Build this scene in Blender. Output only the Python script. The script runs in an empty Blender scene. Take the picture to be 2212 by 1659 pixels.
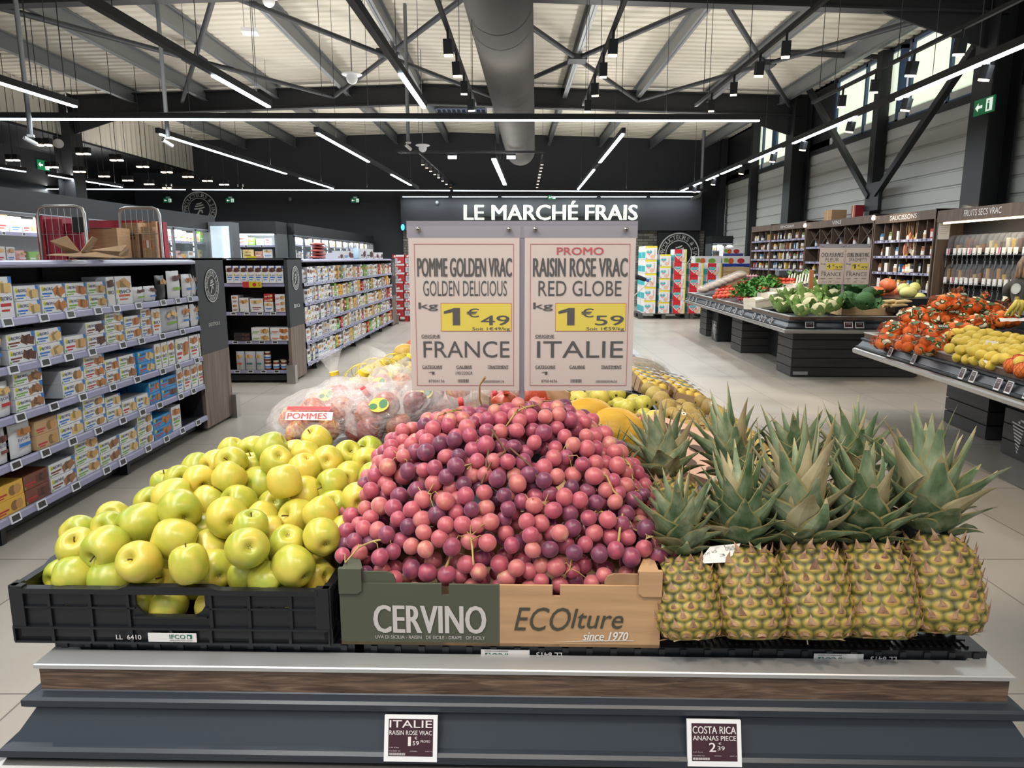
import bpy, math, random
import numpy as np
from mathutils import Vector, Matrix, noise
R = math.radians
PI = math.pi
sc = bpy.context.scene
COL = sc.collection
random.seed(7)

# ------------------------------------------------------------------ camera
F, CX, CY, H, PITCH = 1530.0, 1106.0, 829.5, 1.60, 10.06
cd = bpy.data.cameras.new('camera'); cam = bpy.data.objects.new('camera', cd); COL.objects.link(cam)
cd.sensor_width = 36.0; cd.lens = 36.0 * F / 2212.0; cd.clip_start = 0.05; cd.clip_end = 200
cam.location = (0, 0, H); cam.rotation_euler = (R(90 - PITCH), 0, 0)
sc.camera = cam
sc.view_settings.view_transform = 'Standard'; sc.view_settings.look = 'None'
sc.view_settings.gamma = 1.0; sc.view_settings.use_curve_mapping = False
sc.view_settings.exposure = 0.42
sc.cycles.max_bounces = 6; sc.cycles.diffuse_bounces = 3; sc.cycles.glossy_bounces = 3
sc.cycles.transmission_bounces = 4; sc.cycles.transparent_max_bounces = 16
sc.cycles.caustics_reflective = False; sc.cycles.caustics_refractive = False
sc.cycles.sample_clamp_indirect = 4.0
# ------------------------------------------------------------------ world light added as soft fill, entering by the open near end
w = bpy.data.worlds.new('daylight'); sc.world = w; w.use_nodes = True
bg = w.node_tree.nodes['Background']; bg.inputs[0].default_value = (0.86, 0.93, 1.0, 1); bg.inputs[1].default_value = 0.45


def area(name, loc, target, sx, sy, power, col=(1, 1, 1), spread=PI):
    l = bpy.data.lights.new(name, 'AREA'); l.shape = 'RECTANGLE'; l.size = sx; l.size_y = sy
    l.energy = power; l.color = col; l.spread = spread
    o = bpy.data.objects.new(name, l); COL.objects.link(o); o.location = loc
    d = Vector(target) - Vector(loc)
    o.rotation_euler = d.to_track_quat('-Z', 'Y').to_euler() if abs(d.normalized().z) < .999 else (0, 0, 0)
    return o


def spot(name, loc, target, power, angle, col=(1, .86, .70), blend=.6, size=.06):
    l = bpy.data.lights.new(name, 'SPOT'); l.energy = power; l.color = col
    l.spot_size = R(angle); l.spot_blend = blend; l.shadow_soft_size = size
    o = bpy.data.objects.new(name, l); COL.objects.link(o); o.location = loc
    o.rotation_euler = (Vector(target) - Vector(loc)).to_track_quat('-Z', 'Y').to_euler()
    return o


COOL = (.90, .96, 1.0)
# warm spot lamps added without fixtures to light islands, wall shelves and aisle floor
for k, (sx, sy, tx, ty, pw) in enumerate(((-1.0, .2, -.55, 1.5, 80), (.1, -.1, .0, 1.45, 100), (1.15, .1, .65, 1.45, 125), (-1.1, 2.6, -.45, 2.6, 110), (1.2, 2.6, .6, 2.9, 110),
                                          (0, 4.2, .3, 4.2, 90), (2.9, 4.0, 4.3, 5.6, 210), (3.0, 6.2, 4.4, 7.0, 190), (3.2, 8.6, 4.3, 10.0, 190),
                                          (3.3, 11.2, 4.6, 12.0, 170), (3.4, 13.4, 4.7, 14.5, 150), (2.2, 17.4, 3.4, 19.2, 200), (4.6, 9.6, 6.5, 9.6, 120), (4.8, 12, 6.5, 12, 120), (2.2, 7.6, 2.2, 7.9, 340), (2.0, 4.0, 2.2, 4.4, 280))):
    spot('added_spot_light', (sx, sy, 3.4), (tx, ty, .9), pw * .62, 58)


# ------------------------------------------------------------------ pixel of the photograph -> point in the shop
_cp, _sp = math.cos(R(PITCH)), math.sin(R(PITCH))


def PX(u, v, x=None, y=None, z=None):
    a, b = (u - CX) / F, (CY - v) / F
    d = Vector((a, _cp + b * _sp, -_sp + b * _cp))
    t = x / d.x if x is not None else (y / d.y if y is not None else (z - H) / d.z)
    return Vector((0, 0, H)) + d * t


# ------------------------------------------------------------------ materials
_m = {}


def lin(c):
    return tuple((x / 255 / 12.92 if x / 255 <= .04045 else ((x / 255 + .055) / 1.055) ** 2.4) for x in c)


def M(name, c, rough=.5, metal=0, emit=0, spec=.5, alpha=1):
    if name in _m: return _m[name]
    m = bpy.data.materials.new(name); m.use_nodes = True; b = m.node_tree.nodes['Principled BSDF']
    b.inputs['Base Color'].default_value = (*lin(c), 1); b.inputs['Roughness'].default_value = rough
    b.inputs['Metallic'].default_value = metal; b.inputs['Specular IOR Level'].default_value = spec
    if emit: b.inputs['Emission Color'].default_value = (*lin(c), 1); b.inputs['Emission Strength'].default_value = emit
    if alpha < 1: b.inputs['Alpha'].default_value = alpha
    m.diffuse_color = (*lin(c), 1)
    _m[name] = m
    return m


def C(c, rough=.45):
    return M('paint_%d_%d_%d_%d' % (*c, int(rough * 100)), c, rough)


def nodes(m):
    return m.node_tree.nodes, m.node_tree.links, m.node_tree.nodes['Principled BSDF']


def noise_mat(name, stops, scale=(1, 1, 1), detail=4, rough=.5, bump=0, metal=0, per_object=0, coord='Object', distort=0, spec=.5, bscale=None, namp=1):
    """colour ramp over a noise; per_object shifts the ramp for each thing"""
    m = M(name, stops[0][1], rough, metal, spec=spec); N, L, b = nodes(m)
    tc = N.new('ShaderNodeTexCoord'); mp = N.new('ShaderNodeMapping'); mp.inputs['Scale'].default_value = scale
    L.new(tc.outputs[coord], mp.inputs[0])
    nz = N.new('ShaderNodeTexNoise'); nz.inputs['Scale'].default_value = 1; nz.inputs['Detail'].default_value = detail
    nz.inputs['Distortion'].default_value = distort
    L.new(mp.outputs[0], nz.inputs['Vector'])
    rp = N.new('ShaderNodeValToRGB'); e = rp.color_ramp.elements
    while len(e) < len(stops): e.new(.5)
    for k, (p, c) in enumerate(stops): e[k].position = p; e[k].color = (*lin(c), 1)
    src = nz.outputs[0]
    if namp != 1:
        a0 = N.new('ShaderNodeMath'); a0.operation = 'MULTIPLY_ADD'; a0.inputs[1].default_value = namp; a0.inputs[2].default_value = .5 - namp / 2; L.new(src, a0.inputs[0]); src = a0.outputs[0]
    if per_object:
        oi = N.new('ShaderNodeObjectInfo')
        a1 = N.new('ShaderNodeMath'); a1.operation = 'MULTIPLY_ADD'; a1.inputs[1].default_value = per_object; a1.inputs[2].default_value = -per_object / 2
        L.new(oi.outputs['Random'], a1.inputs[0])
        a2 = N.new('ShaderNodeMath'); a2.operation = 'ADD'; L.new(a1.outputs[0], a2.inputs[0]); L.new(src, a2.inputs[1]); src = a2.outputs[0]
    L.new(src, rp.inputs[0]); L.new(rp.outputs[0], b.inputs['Base Color'])
    if bump:
        bp = N.new('ShaderNodeBump'); bp.inputs['Strength'].default_value = bump; bp.inputs['Distance'].default_value = .01
        s2 = nz.outputs[0]
        if bscale:
            n2 = N.new('ShaderNodeTexNoise'); n2.inputs['Scale'].default_value = bscale; L.new(tc.outputs[coord], n2.inputs['Vector']); s2 = n2.outputs[0]
        L.new(s2, bp.inputs['Height']); L.new(bp.outputs[0], b.inputs['Normal'])
    return m


def film(name, tint, clear=.75, rough=.12, bscale=30, bump=.6, pattern=None):
    """thin crinkled plastic film"""
    m = bpy.data.materials.new(name); m.use_nodes = True; N, L = m.node_tree.nodes, m.node_tree.links
    N.remove(N['Principled BSDF']); out = N['Material Output']
    tr = N.new('ShaderNodeBsdfTransparent'); tr.inputs[0].default_value = (*[.82 + .18 * x for x in lin(tint)], 1)
    gl = N.new('ShaderNodeBsdfPrincipled'); gl.inputs['Base Color'].default_value = (*lin(tint), 1); gl.inputs['Roughness'].default_value = rough
    tc = N.new('ShaderNodeTexCoord'); nz = N.new('ShaderNodeTexNoise'); nz.inputs['Scale'].default_value = bscale; nz.inputs['Detail'].default_value = 3; nz.inputs['Distortion'].default_value = 1.5
    L.new(tc.outputs['Object'], nz.inputs['Vector'])
    bp = N.new('ShaderNodeBump'); bp.inputs['Strength'].default_value = bump; bp.inputs['Distance'].default_value = .02
    L.new(nz.outputs[0], bp.inputs['Height']); L.new(bp.outputs[0], gl.inputs['Normal'])
    mx = N.new('ShaderNodeMixShader'); mx.inputs[0].default_value = 1 - clear
    if pattern:
        n2 = N.new('ShaderNodeTexNoise'); n2.inputs['Scale'].default_value = pattern[1]; n2.inputs['Detail'].default_value = 1
        L.new(tc.outputs['Object'], n2.inputs['Vector'])
        rp = N.new('ShaderNodeValToRGB'); e = rp.color_ramp.elements; e[0].position = .52; e[0].color = (1 - clear,) * 3 + (1,); e[1].position = .56; e[1].color = (.92,) * 3 + (1,)
        L.new(n2.outputs[0], rp.inputs[0]); L.new(rp.outputs[0], mx.inputs[0])
        rc = N.new('ShaderNodeValToRGB'); e = rc.color_ramp.elements
        while len(e) < 4: e.new(.5)
        for k, (p, c) in enumerate(((.54, tint), (.57, pattern[0]), (.63, pattern[0]), (.66, pattern[2]))): e[k].position = p; e[k].color = (*lin(c), 1)
        rc.color_ramp.interpolation = 'CONSTANT'
        L.new(n2.outputs[0], rc.inputs[0]); L.new(rc.outputs[0], gl.inputs['Base Color'])
    L.new(tr.outputs[0], mx.inputs[1]); L.new(gl.outputs[0], mx.inputs[2]); L.new(mx.outputs[0], out.inputs[0])
    _m[name] = m
    return m


# ------------------------------------------------------------------ mesh builder
_txt = {}


def txt(s, bold=0.0):
    k = (s, 0); bold = 0
    if s == '#1':        # a numeral one with a long flag
        q = np.array([(.30, 0), (.52, 0), (.52, .72), (.36, .72), (0, .58), (0, .48), (.30, .56)])
        return q - np.array([.26, .36]), [(0, 1, 6), (1, 2, 6), (2, 3, 6), (3, 4, 6), (4, 5, 6)], np.array([.52, .72])
    if k not in _txt:
        cu = bpy.data.curves.new('lettering', 'FONT'); cu.body = s; cu.offset = bold; cu.resolution_u = 3
        o = bpy.data.objects.new('lettering', cu); me = o.to_mesh()
        v = np.array([q.co[:2] for q in me.vertices]); f = [tuple(p.vertices) for p in me.polygons]
        o.to_mesh_clear(); bpy.data.objects.remove(o); bpy.data.curves.remove(cu)
        lo, hi = v.min(0), v.max(0)
        _txt[k] = (v - (lo + hi) / 2, f, hi - lo)
    return _txt[k]


def frame(o, xa, ya):
    """matrix with origin o, x axis xa, y axis ya (z = their cross product)"""
    xa = Vector(xa).normalized(); za = xa.cross(Vector(ya)).normalized(); ya = za.cross(xa)
    m = Matrix((xa, ya, za)).transposed().to_4x4(); m.translation = Vector(o)
    return m


class MB:
    def __init__(s, M0=None):
        s.v, s.f, s.m, s.sm, s.mats, s.M = [], [], [], [], [], M0 or Matrix()

    def mi(s, mat):
        if mat not in s.mats: s.mats.append(mat)
        return s.mats.index(mat)

    def add(s, vs, fs, mat, smooth=False, Mx=None):
        T = s.M @ Mx if Mx is not None else s.M
        n = len(s.v); s.v += [T @ Vector(p) for p in vs]; k = s.mi(mat)
        for f in fs: s.f.append([i + n for i in f]); s.m.append(k); s.sm.append(smooth)
        return s

    def box(s, x0, x1, y0, y1, z0, z1, mat, Mx=None):
        return s.add([(x0, y0, z0), (x1, y0, z0), (x1, y1, z0), (x0, y1, z0), (x0, y0, z1), (x1, y0, z1), (x1, y1, z1), (x0, y1, z1)],
                     [(3, 2, 1, 0), (4, 5, 6, 7), (0, 1, 5, 4), (1, 2, 6, 5), (2, 3, 7, 6), (3, 0, 4, 7)], mat, False, Mx)

    def cbox(s, c, d, mat, Mx=None):
        return s.box(c[0] - d[0] / 2, c[0] + d[0] / 2, c[1] - d[1] / 2, c[1] + d[1] / 2, c[2] - d[2] / 2, c[2] + d[2] / 2, mat, Mx)

    def quad(s, p, mat, Mx=None):
        return s.add(p, [tuple(range(len(p)))], mat, False, Mx)

    def prism(s, poly, z0, z1, mat, Mx=None, side=None):
        n = len(poly)
        s.add([(*p, z0) for p in poly] + [(*p, z1) for p in poly], [tuple(range(n))[::-1], tuple(range(n, 2 * n))], mat, False, Mx)
        return s.add([(*p, z0) for p in poly] + [(*p, z1) for p in poly], [(i, (i + 1) % n, n + (i + 1) % n, n + i) for i in range(n)], side or mat, False, Mx)

    def tube(s, path, r, mat, n=8, caps=True, Mx=None, smooth=True):
        P = [Vector(p) for p in path]; k = len(P); rs = r if isinstance(r, (list, tuple)) else [r] * k
        vs = []; up = None
        for i, p in enumerate(P):
            d = (P[min(i + 1, k - 1)] - P[max(i - 1, 0)]).normalized()
            if up is None: up = d.orthogonal().normalized()
            a = (up - d * up.dot(d)); a = a.normalized() if a.length > 1e-6 else d.orthogonal().normalized(); up = a; b = d.cross(a)
            vs += [p + (a * math.cos(2 * PI * j / n) + b * math.sin(2 * PI * j / n)) * rs[i] for j in range(n)]
        fs = [(i * n + j, i * n + (j + 1) % n, (i + 1) * n + (j + 1) % n, (i + 1) * n + j) for i in range(k - 1) for j in range(n)]
        s.add(vs, fs, mat, smooth, Mx)
        if caps: s.add(vs[:n], [tuple(range(n))[::-1]], mat, False, Mx); s.add(vs[-n:], [tuple(range(n))], mat, False, Mx)
        return s

    def bar(s, a, b, wx, wz, mat, up=(0, 0, 1)):
        a, b = Vector(a), Vector(b); d = (b - a).normalized(); u = Vector(up)
        x = d.cross(u).normalized(); z = x.cross(d)
        vs = [p + x * sx * wx / 2 + z * sz * wz / 2 for p in (a, b) for sx, sz in ((-1, -1), (1, -1), (1, 1), (-1, 1))]
        return s.add(vs, [(3, 2, 1, 0), (4, 5, 6, 7), (0, 1, 5, 4), (1, 2, 6, 5), (2, 3, 7, 6), (3, 0, 4, 7)], mat)

    def lathe(s, prof, mat, n=16, Mx=None, smooth=True):
        vs = [(r * math.cos(2 * PI * j / n), r * math.sin(2 * PI * j / n), z) for r, z in prof for j in range(n)]
        fs = [(i * n + j, i * n + (j + 1) % n, (i + 1) * n + (j + 1) % n, (i + 1) * n + j) for i in range(len(prof) - 1) for j in range(n)]
        s.add(vs, fs, mat, smooth, Mx)
        if prof[0][0] > 1e-6: s.add(vs[:n], [tuple(range(n))[::-1]], mat, False, Mx)
        if prof[-1][0] > 1e-6: s.add(vs[-n:], [tuple(range(n))], mat, False, Mx)
        return s

    def ball(s, c, r, mat, n=12, k=8, fn=None, Mx=None, rot=None):
        r = (r, r, r) if not isinstance(r, (tuple, list)) else r
        vs = []
        for i in range(k + 1):
            th = PI * i / k
            for j in range(n):
                ph = 2 * PI * j / n
                d = Vector((math.sin(th) * math.cos(ph), math.sin(th) * math.sin(ph), math.cos(th)))
                q = fn(d) if fn else 1
                p = Vector((d.x * r[0] * q, d.y * r[1] * q, d.z * r[2] * q))
                vs.append((rot @ p if rot else p) + Vector(c))
        fs = [(i * n + j, (i + 1) * n + j, (i + 1) * n + (j + 1) % n, i * n + (j + 1) % n) for i in range(k) for j in range(n)]
        return s.add(vs, fs, mat, True, Mx)

    def text(s, t, Mx, w=None, h=None, mat=None, bold=0.0, depth=0.0, dx=0, dy=0):
        """text centred on Mx (x right, y up, z out), fitted into w x h"""
        v, f, d = txt(t, bold)
        kx = w / d[0] if w else h / d[1]; ky = h / d[1] if h else kx
        for q, o in enumerate((-1, -.33, .33, 1) if bold else (0,)):      # heavier strokes: the outline set again a hair to each side
            e = o * min(bold, .03) * .7 * ky; s.add([(p[0] * kx + dx + e, p[1] * ky + dy, depth + q * .00013) for p in v], f, mat, False, Mx)
        return s

    def rect(s, Mx, x0, x1, y0, y1, mat, z=0.0):
        return s.add([(x0, y0, z), (x1, y0, z), (x1, y1, z), (x0, y1, z)], [(0, 1, 2, 3)], mat, False, Mx)

    def disc(s, Mx, x, y, rx, ry, mat, z=0.0, n=20):
        return s.add([(x + rx * math.cos(2 * PI * j / n), y + ry * math.sin(2 * PI * j / n), z) for j in range(n)], [tuple(range(n))], mat, False, Mx)

    def ring(s, Mx, x, y, r0, r1, mat, z=0.0, n=40):
        vs = [(x + r * math.cos(2 * PI * j / n), y + r * math.sin(2 * PI * j / n), z) for r in (r0, r1) for j in range(n)]
        return s.add(vs, [(j, (j + 1) % n, n + (j + 1) % n, n + j)[::-1] for j in range(n)], mat, False, Mx)

    def arc_text(s, t, Mx, r, h, a0, a1, mat, bold=.02, inward=False, z=0.0):
        """letters along a circle from angle a0 to a1 (degrees, clockwise = decreasing)"""
        n = len(t)
        for i, ch in enumerate(t):
            if ch == ' ': continue
            a = R(a0 + (a1 - a0) * (i + .5) / n)
            v, f, d = txt(ch, bold); k = h / .72
            ca, sa = math.cos(a - PI / 2 + (PI if inward else 0)), math.sin(a - PI / 2 + (PI if inward else 0))
            s.add([(r * math.cos(a) + (p[0] * ca - p[1] * sa) * k, r * math.sin(a) + (p[0] * sa + p[1] * ca) * k, z) for p in v], f, mat, False, Mx)
        return s

    def mesh(s, name):
        me = bpy.data.meshes.new(name); me.from_pydata([tuple(p) for p in s.v], [], s.f)
        for m in s.mats: me.materials.append(m)
        me.polygons.foreach_set('material_index', s.m); me.polygons.foreach_set('use_smooth', s.sm)
        me.update()
        return me

    def build(s, name, parent=None, label=None, cat=None, group=None, kind=None):
        return put(name, s.mesh(name), parent, label, cat, group, kind)


def tag(o, label=None, cat=None, group=None, kind=None):
    if label: o['label'] = label
    if cat: o['category'] = cat
    if group: o['group'] = group
    if kind: o['kind'] = kind
    return o


def world_of(o):
    m = o.matrix_basis.copy()
    if o.parent: m = world_of(o.parent) @ o.matrix_parent_inverse @ m
    return m


def put(name, me, parent=None, label=None, cat=None, group=None, kind=None, Mx=None):
    """link a mesh; its vertices are in shop coordinates (or local to Mx)"""
    o = bpy.data.objects.new(name, me); COL.objects.link(o)
    if Mx is not None: o.matrix_basis = Mx
    if parent is not None:
        o.parent = parent; o.matrix_parent_inverse = world_of(parent).inverted()
    return tag(o, label, cat, group, kind)


def thing(name, label, cat, loc=(0, 0, 0), rz=0, group=None, kind=None):
    o = bpy.data.objects.new(name, None); o.empty_display_size = .1; COL.objects.link(o)
    o.location = loc; o.rotation_euler = (0, 0, rz)
    return tag(o, label, cat, group, kind)


def dup(o, Mx, label=None, group=None):
    """a copy of a thing with copies of its parts and sub-parts, set at Mx"""
    def go(a, par):
        c = a.copy(); COL.objects.link(c)
        if par is not None: c.parent = par
        for ch in KIDS.get(a.name, ()): go(ch, c)
        return c
    r = go(o, None); r.matrix_basis = Mx
    if label: r['label'] = label
    if group: r['group'] = group
    return r


KIDS = {}


def kids(o):
    """remember the parts of a prototype so that dup() can copy them quickly"""
    KIDS[o.name] = list(o.children)
    for c in o.children: kids(c)


class Proto:
    """build one thing at the origin; the first use moves it, later uses copy it"""
    def __init__(s, o): s.o, s.used = o, False; kids(o)

    def at(s, Mx, label, group=None):
        if not s.used:
            s.used = True; s.o.matrix_basis = Mx; tag(s.o, label, None, group); return s.o
        return dup(s.o, Mx, label, group)


def TR(x, y, z, rz=0, rx=0, ry=0, s=1):
    return Matrix.Translation((x, y, z)) @ Matrix.Rotation(rz, 4, 'Z') @ Matrix.Rotation(ry, 4, 'Y') @ Matrix.Rotation(rx, 4, 'X') @ Matrix.Diagonal((s, s, s, 1))


ORD = ['first', 'second', 'third', 'fourth', 'fifth', 'sixth', 'seventh', 'eighth', 'ninth', 'tenth', 'eleventh', 'twelfth', 'thirteenth', 'fourteenth', 'fifteenth', 'sixteenth', 'seventeenth',
       'eighteenth', 'nineteenth', 'twentieth'] + ['twenty-' + x for x in ('first', 'second', 'third', 'fourth', 'fifth', 'sixth', 'seventh', 'eighth', 'ninth')] + ['thirtieth'] + ['thirty-' + x for x in ('first', 'second', 'third', 'fourth', 'fifth', 'sixth', 'seventh', 'eighth', 'ninth')] + ['fortieth'] + ['forty-' + x for x in ('first', 'second', 'third', 'fourth', 'fifth', 'sixth', 'seventh', 'eighth', 'ninth')] + ['fiftieth'] + ['fifty-' + x for x in ('first', 'second', 'third', 'fourth', 'fifth', 'sixth', 'seventh', 'eighth', 'ninth')] + ['sixtieth']
COLN = {}

# shared materials
CHAR = M('charcoal_steel', (46, 48, 52), .55)
BLACK = M('black_paint', (24, 25, 28), .55)
DARKBLUE = M('anthracite_lacquer', (41, 48, 57), .38)
STEEL = M('brushed_steel', (176, 172, 168), .32, .9)
ALU = M('aluminium_trim', (196, 196, 196), .35, .6)
GALV = M('galvanised_steel', (128, 132, 134), .42, .6)
WHITE = M('white_plastic', (232, 232, 232), .4)
PAPER = M('white_paper', (226, 222, 218), .7)
INK = M('black_ink', (30, 25, 24), .6)
RED = M('red_ink', (176, 34, 48), .55)
YEL = M('yellow_print', (206, 186, 36), .55)
TAGDARK = M('label_screen', (62, 32, 40), .3)
LILAC = M('shelf_rail_plastic', (150, 148, 176), .35)
GLASS = film('clear_glass', (235, 245, 245), .88, .03, 1, 0)
CARD = noise_mat('brown_cardboard', [(.3, (168, 132, 96)), (.7, (190, 152, 112))], (6, 6, 60), 5, .8)
CRATEB = M('black_crate_plastic', (22, 24, 28), .35)
LED = M('led_strip_glow', (226, 242, 255), .4, emit=7)
LEDW = M('warm_lamp_glow', (255, 226, 186), .4, emit=5)


def wood(name, c0, c1, axis='X', sc_=1.0):
    s = {'X': (1.2, 16, 16), 'Y': (16, 1.2, 16), 'Z': (16, 16, 1.2)}[axis]
    return noise_mat(name, [(.25, c0), (.5, tuple((a + b) // 2 for a, b in zip(c0, c1))), (.75, c1)], tuple(q * sc_ for q in s), 6, .55, .15, distort=1.2)


WOODX = wood('dark_oak_laminate', (56, 41, 33), (136, 110, 90), 'X', 7)
WOODZ = wood('grey_oak_panel', (92, 78, 68), (142, 124, 110), 'Z')
WOODS = wood('brown_oak_shelf', (78, 62, 52), (112, 92, 78), 'Z')
WOODC = wood('pale_poplar_wood', (196, 160, 116), (224, 192, 148), 'X')
# ================================================================== the shop: floor, walls, roof
XL, XR, YB = -10.6, 7.0, 24.4
RIDGE, ZR, SL = -2.0, 5.68, .03


def roof(x): return ZR - SL * abs(x - RIDGE)


# floor of large pale tiles with thin joints
fm = M('floor_tile', (186, 178, 168), .3, spec=.5); N_, L_, b_ = nodes(fm)
tc = N_.new('ShaderNodeTexCoord'); mp = N_.new('ShaderNodeMapping'); mp.inputs['Rotation'].default_value = (0, 0, R(90))
L_.new(tc.outputs['Object'], mp.inputs[0])
bk = N_.new('ShaderNodeTexBrick'); bk.offset = 0.0; bk.inputs['Scale'].default_value = 1; bk.inputs['Mortar Size'].default_value = .004
bk.inputs['Brick Width'].default_value = 1.2; bk.inputs['Row Height'].default_value = .6
bk.inputs['Color1'].default_value = (*lin((178, 168, 156)), 1); bk.inputs['Color2'].default_value = (*lin((170, 161, 150)), 1); bk.inputs['Mortar'].default_value = (*lin((120, 112, 104)), 1)
L_.new(mp.outputs[0], bk.inputs['Vector'])
nz = N_.new('ShaderNodeTexNoise'); nz.inputs['Scale'].default_value = 1.7; nz.inputs['Detail'].default_value = 8; L_.new(tc.outputs['Object'], nz.inputs['Vector'])
mx = N_.new('ShaderNodeMix'); mx.data_type = 'RGBA'; mx.blend_type = 'MULTIPLY'; mx.inputs[0].default_value = .5
rp = N_.new('ShaderNodeValToRGB'); rp.color_ramp.elements[0].position = .3; rp.color_ramp.elements[0].color = (.8, .8, .8, 1); rp.color_ramp.elements[1].position = .7
L_.new(nz.outputs[0], rp.inputs[0]); L_.new(bk.outputs[0], mx.inputs[6]); L_.new(rp.outputs[0], mx.inputs[7]); L_.new(mx.outputs[2], b_.inputs['Base Color'])
rr = N_.new('ShaderNodeMath'); rr.operation = 'MULTIPLY_ADD'; rr.inputs[1].default_value = .25; rr.inputs[2].default_value = .22; L_.new(nz.outputs[0], rr.inputs[0]); L_.new(rr.outputs[0], b_.inputs['Roughness'])
MB().box(XL - 2.2, XR + .2, -3.5, YB + .3, -.1, 0, fm).build('floor', kind='structure')
FMD = M('floor_dark_band', (120, 116, 110), .3)

# roof deck, corrugated across the shop, on purlins
DECK = noise_mat('cream_roof_deck', [(.3, (206, 200, 184)), (.7, (222, 216, 202))], (.4, .4, .4), 2, .5)
d = MB(); ys = []; y = -3.0
while y < YB + .25:
    ys += [(y, 0), (y + .13, 0), (y + .16, .045), (y + .22, .045)]; y += .25
xs = (XL - .1, RIDGE, XR + .1)
d.add([(x, yy, roof(x) + zz) for x in xs for yy, zz in ys], [(i * len(ys) + j, i * len(ys) + j + 1, (i + 1) * len(ys) + j + 1, (i + 1) * len(ys) + j) for i in range(2) for j in range(len(ys) - 1)], DECK)
d.box(XL - .1, XR + .1, -3, YB + .3, 5.80, 5.85, DECK)
d.build('ceiling', kind='structure')

# side wall with pale upper cladding and a dark lower part
CLAD = noise_mat('pale_cladding', [(.3, (196, 190, 176)), (.7, (208, 202, 190))], (.5, .5, .5), 2, .5)
w1 = MB(); n = 120; pts = []
for i in range(n):
    y = 9 + (YB - 9) * i / (n - 1)
    pts.append((XL + (.03 if i % 2 else 0), y))
w1.add([(x, y, 4.45) for x, y in pts] + [(x, y, roof(XL)) for x, y in pts], [(i, n + i, n + i + 1, i + 1) for i in range(n - 1)], CLAD)
w1.box(XL - .2, XL - .02, -3, YB, 4.45, 5.6, BLACK)
w1.box(XL - 2.0, XL + .02, -3, YB, 4.40, 4.45, BLACK)
w1.box(XL - 2.2, XL - 2.0, -3, YB, 0, 4.45, BLACK)
w1.build('wall_left', kind='structure')

# back wall: dark, with a projecting name board over stone cladding
STONE = M('stacked_stone', (128, 122, 112), .85); N_, L_, b_ = nodes(STONE)
tc = N_.new('ShaderNodeTexCoord'); mp = N_.new('ShaderNodeMapping'); mp.inputs['Rotation'].default_value = (R(90), 0, 0); L_.new(tc.outputs['Object'], mp.inputs[0])
bk = N_.new('ShaderNodeTexBrick'); bk.inputs['Scale'].default_value = 1; bk.inputs['Brick Width'].default_value = .34; bk.inputs['Row Height'].default_value = .09; bk.inputs['Mortar Size'].default_value = .008
bk.inputs['Color1'].default_value = (*lin((146, 140, 128)), 1); bk.inputs['Color2'].default_value = (*lin((92, 88, 82)), 1); bk.inputs['Mortar'].default_value = (*lin((50, 48, 46)), 1)
L_.new(mp.outputs[0], bk.inputs['Vector']); L_.new(bk.outputs[0], b_.inputs['Base Color'])
BW = M('back_wall_dark', (38, 40, 46), .7)
wb = MB(); wb.box(XL - 2.2, XR + .2, YB, YB + .2, 0, 5.7, BW)
wb.build('wall_back', kind='structure')
a, c = PX(866, 428, y=24.0), PX(1512, 498, y=24.0)
MB().box(a.x, c.x, 23.9, YB, c.z, PX(866, 422, y=24).z, BW).build('trim_1', kind='structure')
MB().box(a.x, PX(880, 500, y=24.3).x + .9, 24.3, YB + .02, 0, c.z, STONE).build('trim_2', kind='structure')
MB().box(PX(1373, 500, y=24.3).x, PX(1421, 500, y=24.3).x, 24.3, YB + .02, 0, c.z, STONE).build('trim_3', kind='structure')
MB().box(PX(1510, 500, y=24.3).x, PX(1522, 500, y=24.3).x, 24.3, YB + .02, 0, c.z, STONE).build('trim_4', kind='structure')

# window wall: grey ribbed cladding below a band of frosted panes
RIB = noise_mat('grey_ribbed_cladding', [(.3, (176, 178, 174)), (.7, (188, 190, 186))], (.4, .4, .4), 2, .5)
wr = MB(); zs = []; z = 0
while z < 4.02: zs += [(z, 0), (z + .2, 0), (z + .215, .03), (z + .235, .03)]; z += .25
wr.add([(XR + dx, yy, zz) for yy in (2, YB) for zz, dx in zs], [(j, j + 1, len(zs) + j + 1, len(zs) + j) for j in range(len(zs) - 1)], RIB)
wr.box(XR + .06, XR + .3, 2, YB, 0, 4.02, RIB)
for y0, y1 in ((2, 4.2), (9.35, 10.6), (16.3, 17.8), (21.5, YB)): wr.box(XR, XR + .3, y0, y1, 4.0, 5.5, BLACK)
wr.box(XR, XR + .3, 2, YB, 5.36, 5.6, BLACK)
wr.build('wall_right', kind='structure')
PANE = M('frosted_daylight_pane', (226, 236, 214), .3, emit=.66)
PANE2 = M('frosted_pane_pale', (206, 226, 226), .3, emit=.60)
FRB = M('window_frame_blue_grey', (70, 92, 120), .4, .3)
k = 0
for y0, y1 in ((4.4, 6.7), (6.8, 9.2), (10.8, 13.2), (13.5, 16.1), (18.0, 19.6), (19.8, 21.4)):
    k += 1
    th = thing('window_%d' % k, None, None, (XR, (y0 + y1) / 2, 4.0), kind='structure')
    fr = MB()
    for z in (4.02, 5.30): fr.box(XR - .02, XR + .1, y0, y1, z, z + .06, FRB)
    ym = (y0 + y1) / 2
    for y in (y0, ym - .04, y1 - .06): fr.box(XR - .02, XR + .1, y, y + .07, 4.02, 5.36, FRB)
    fr.build('window_frame', th)
    for a0, a1, mt in ((y0 + .07, ym - .04, PANE2 if k < 3 else PANE), (ym + .03, y1 - .06, PANE)):
        MB().box(XR + .03, XR + .045, a0, a1, 4.08, 5.30, mt).build('pane', th)
MB().box(XR - .06, XR + .02, 2, YB, 3.94, 4.04, BLACK).build('trim_5', kind='structure')

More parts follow.
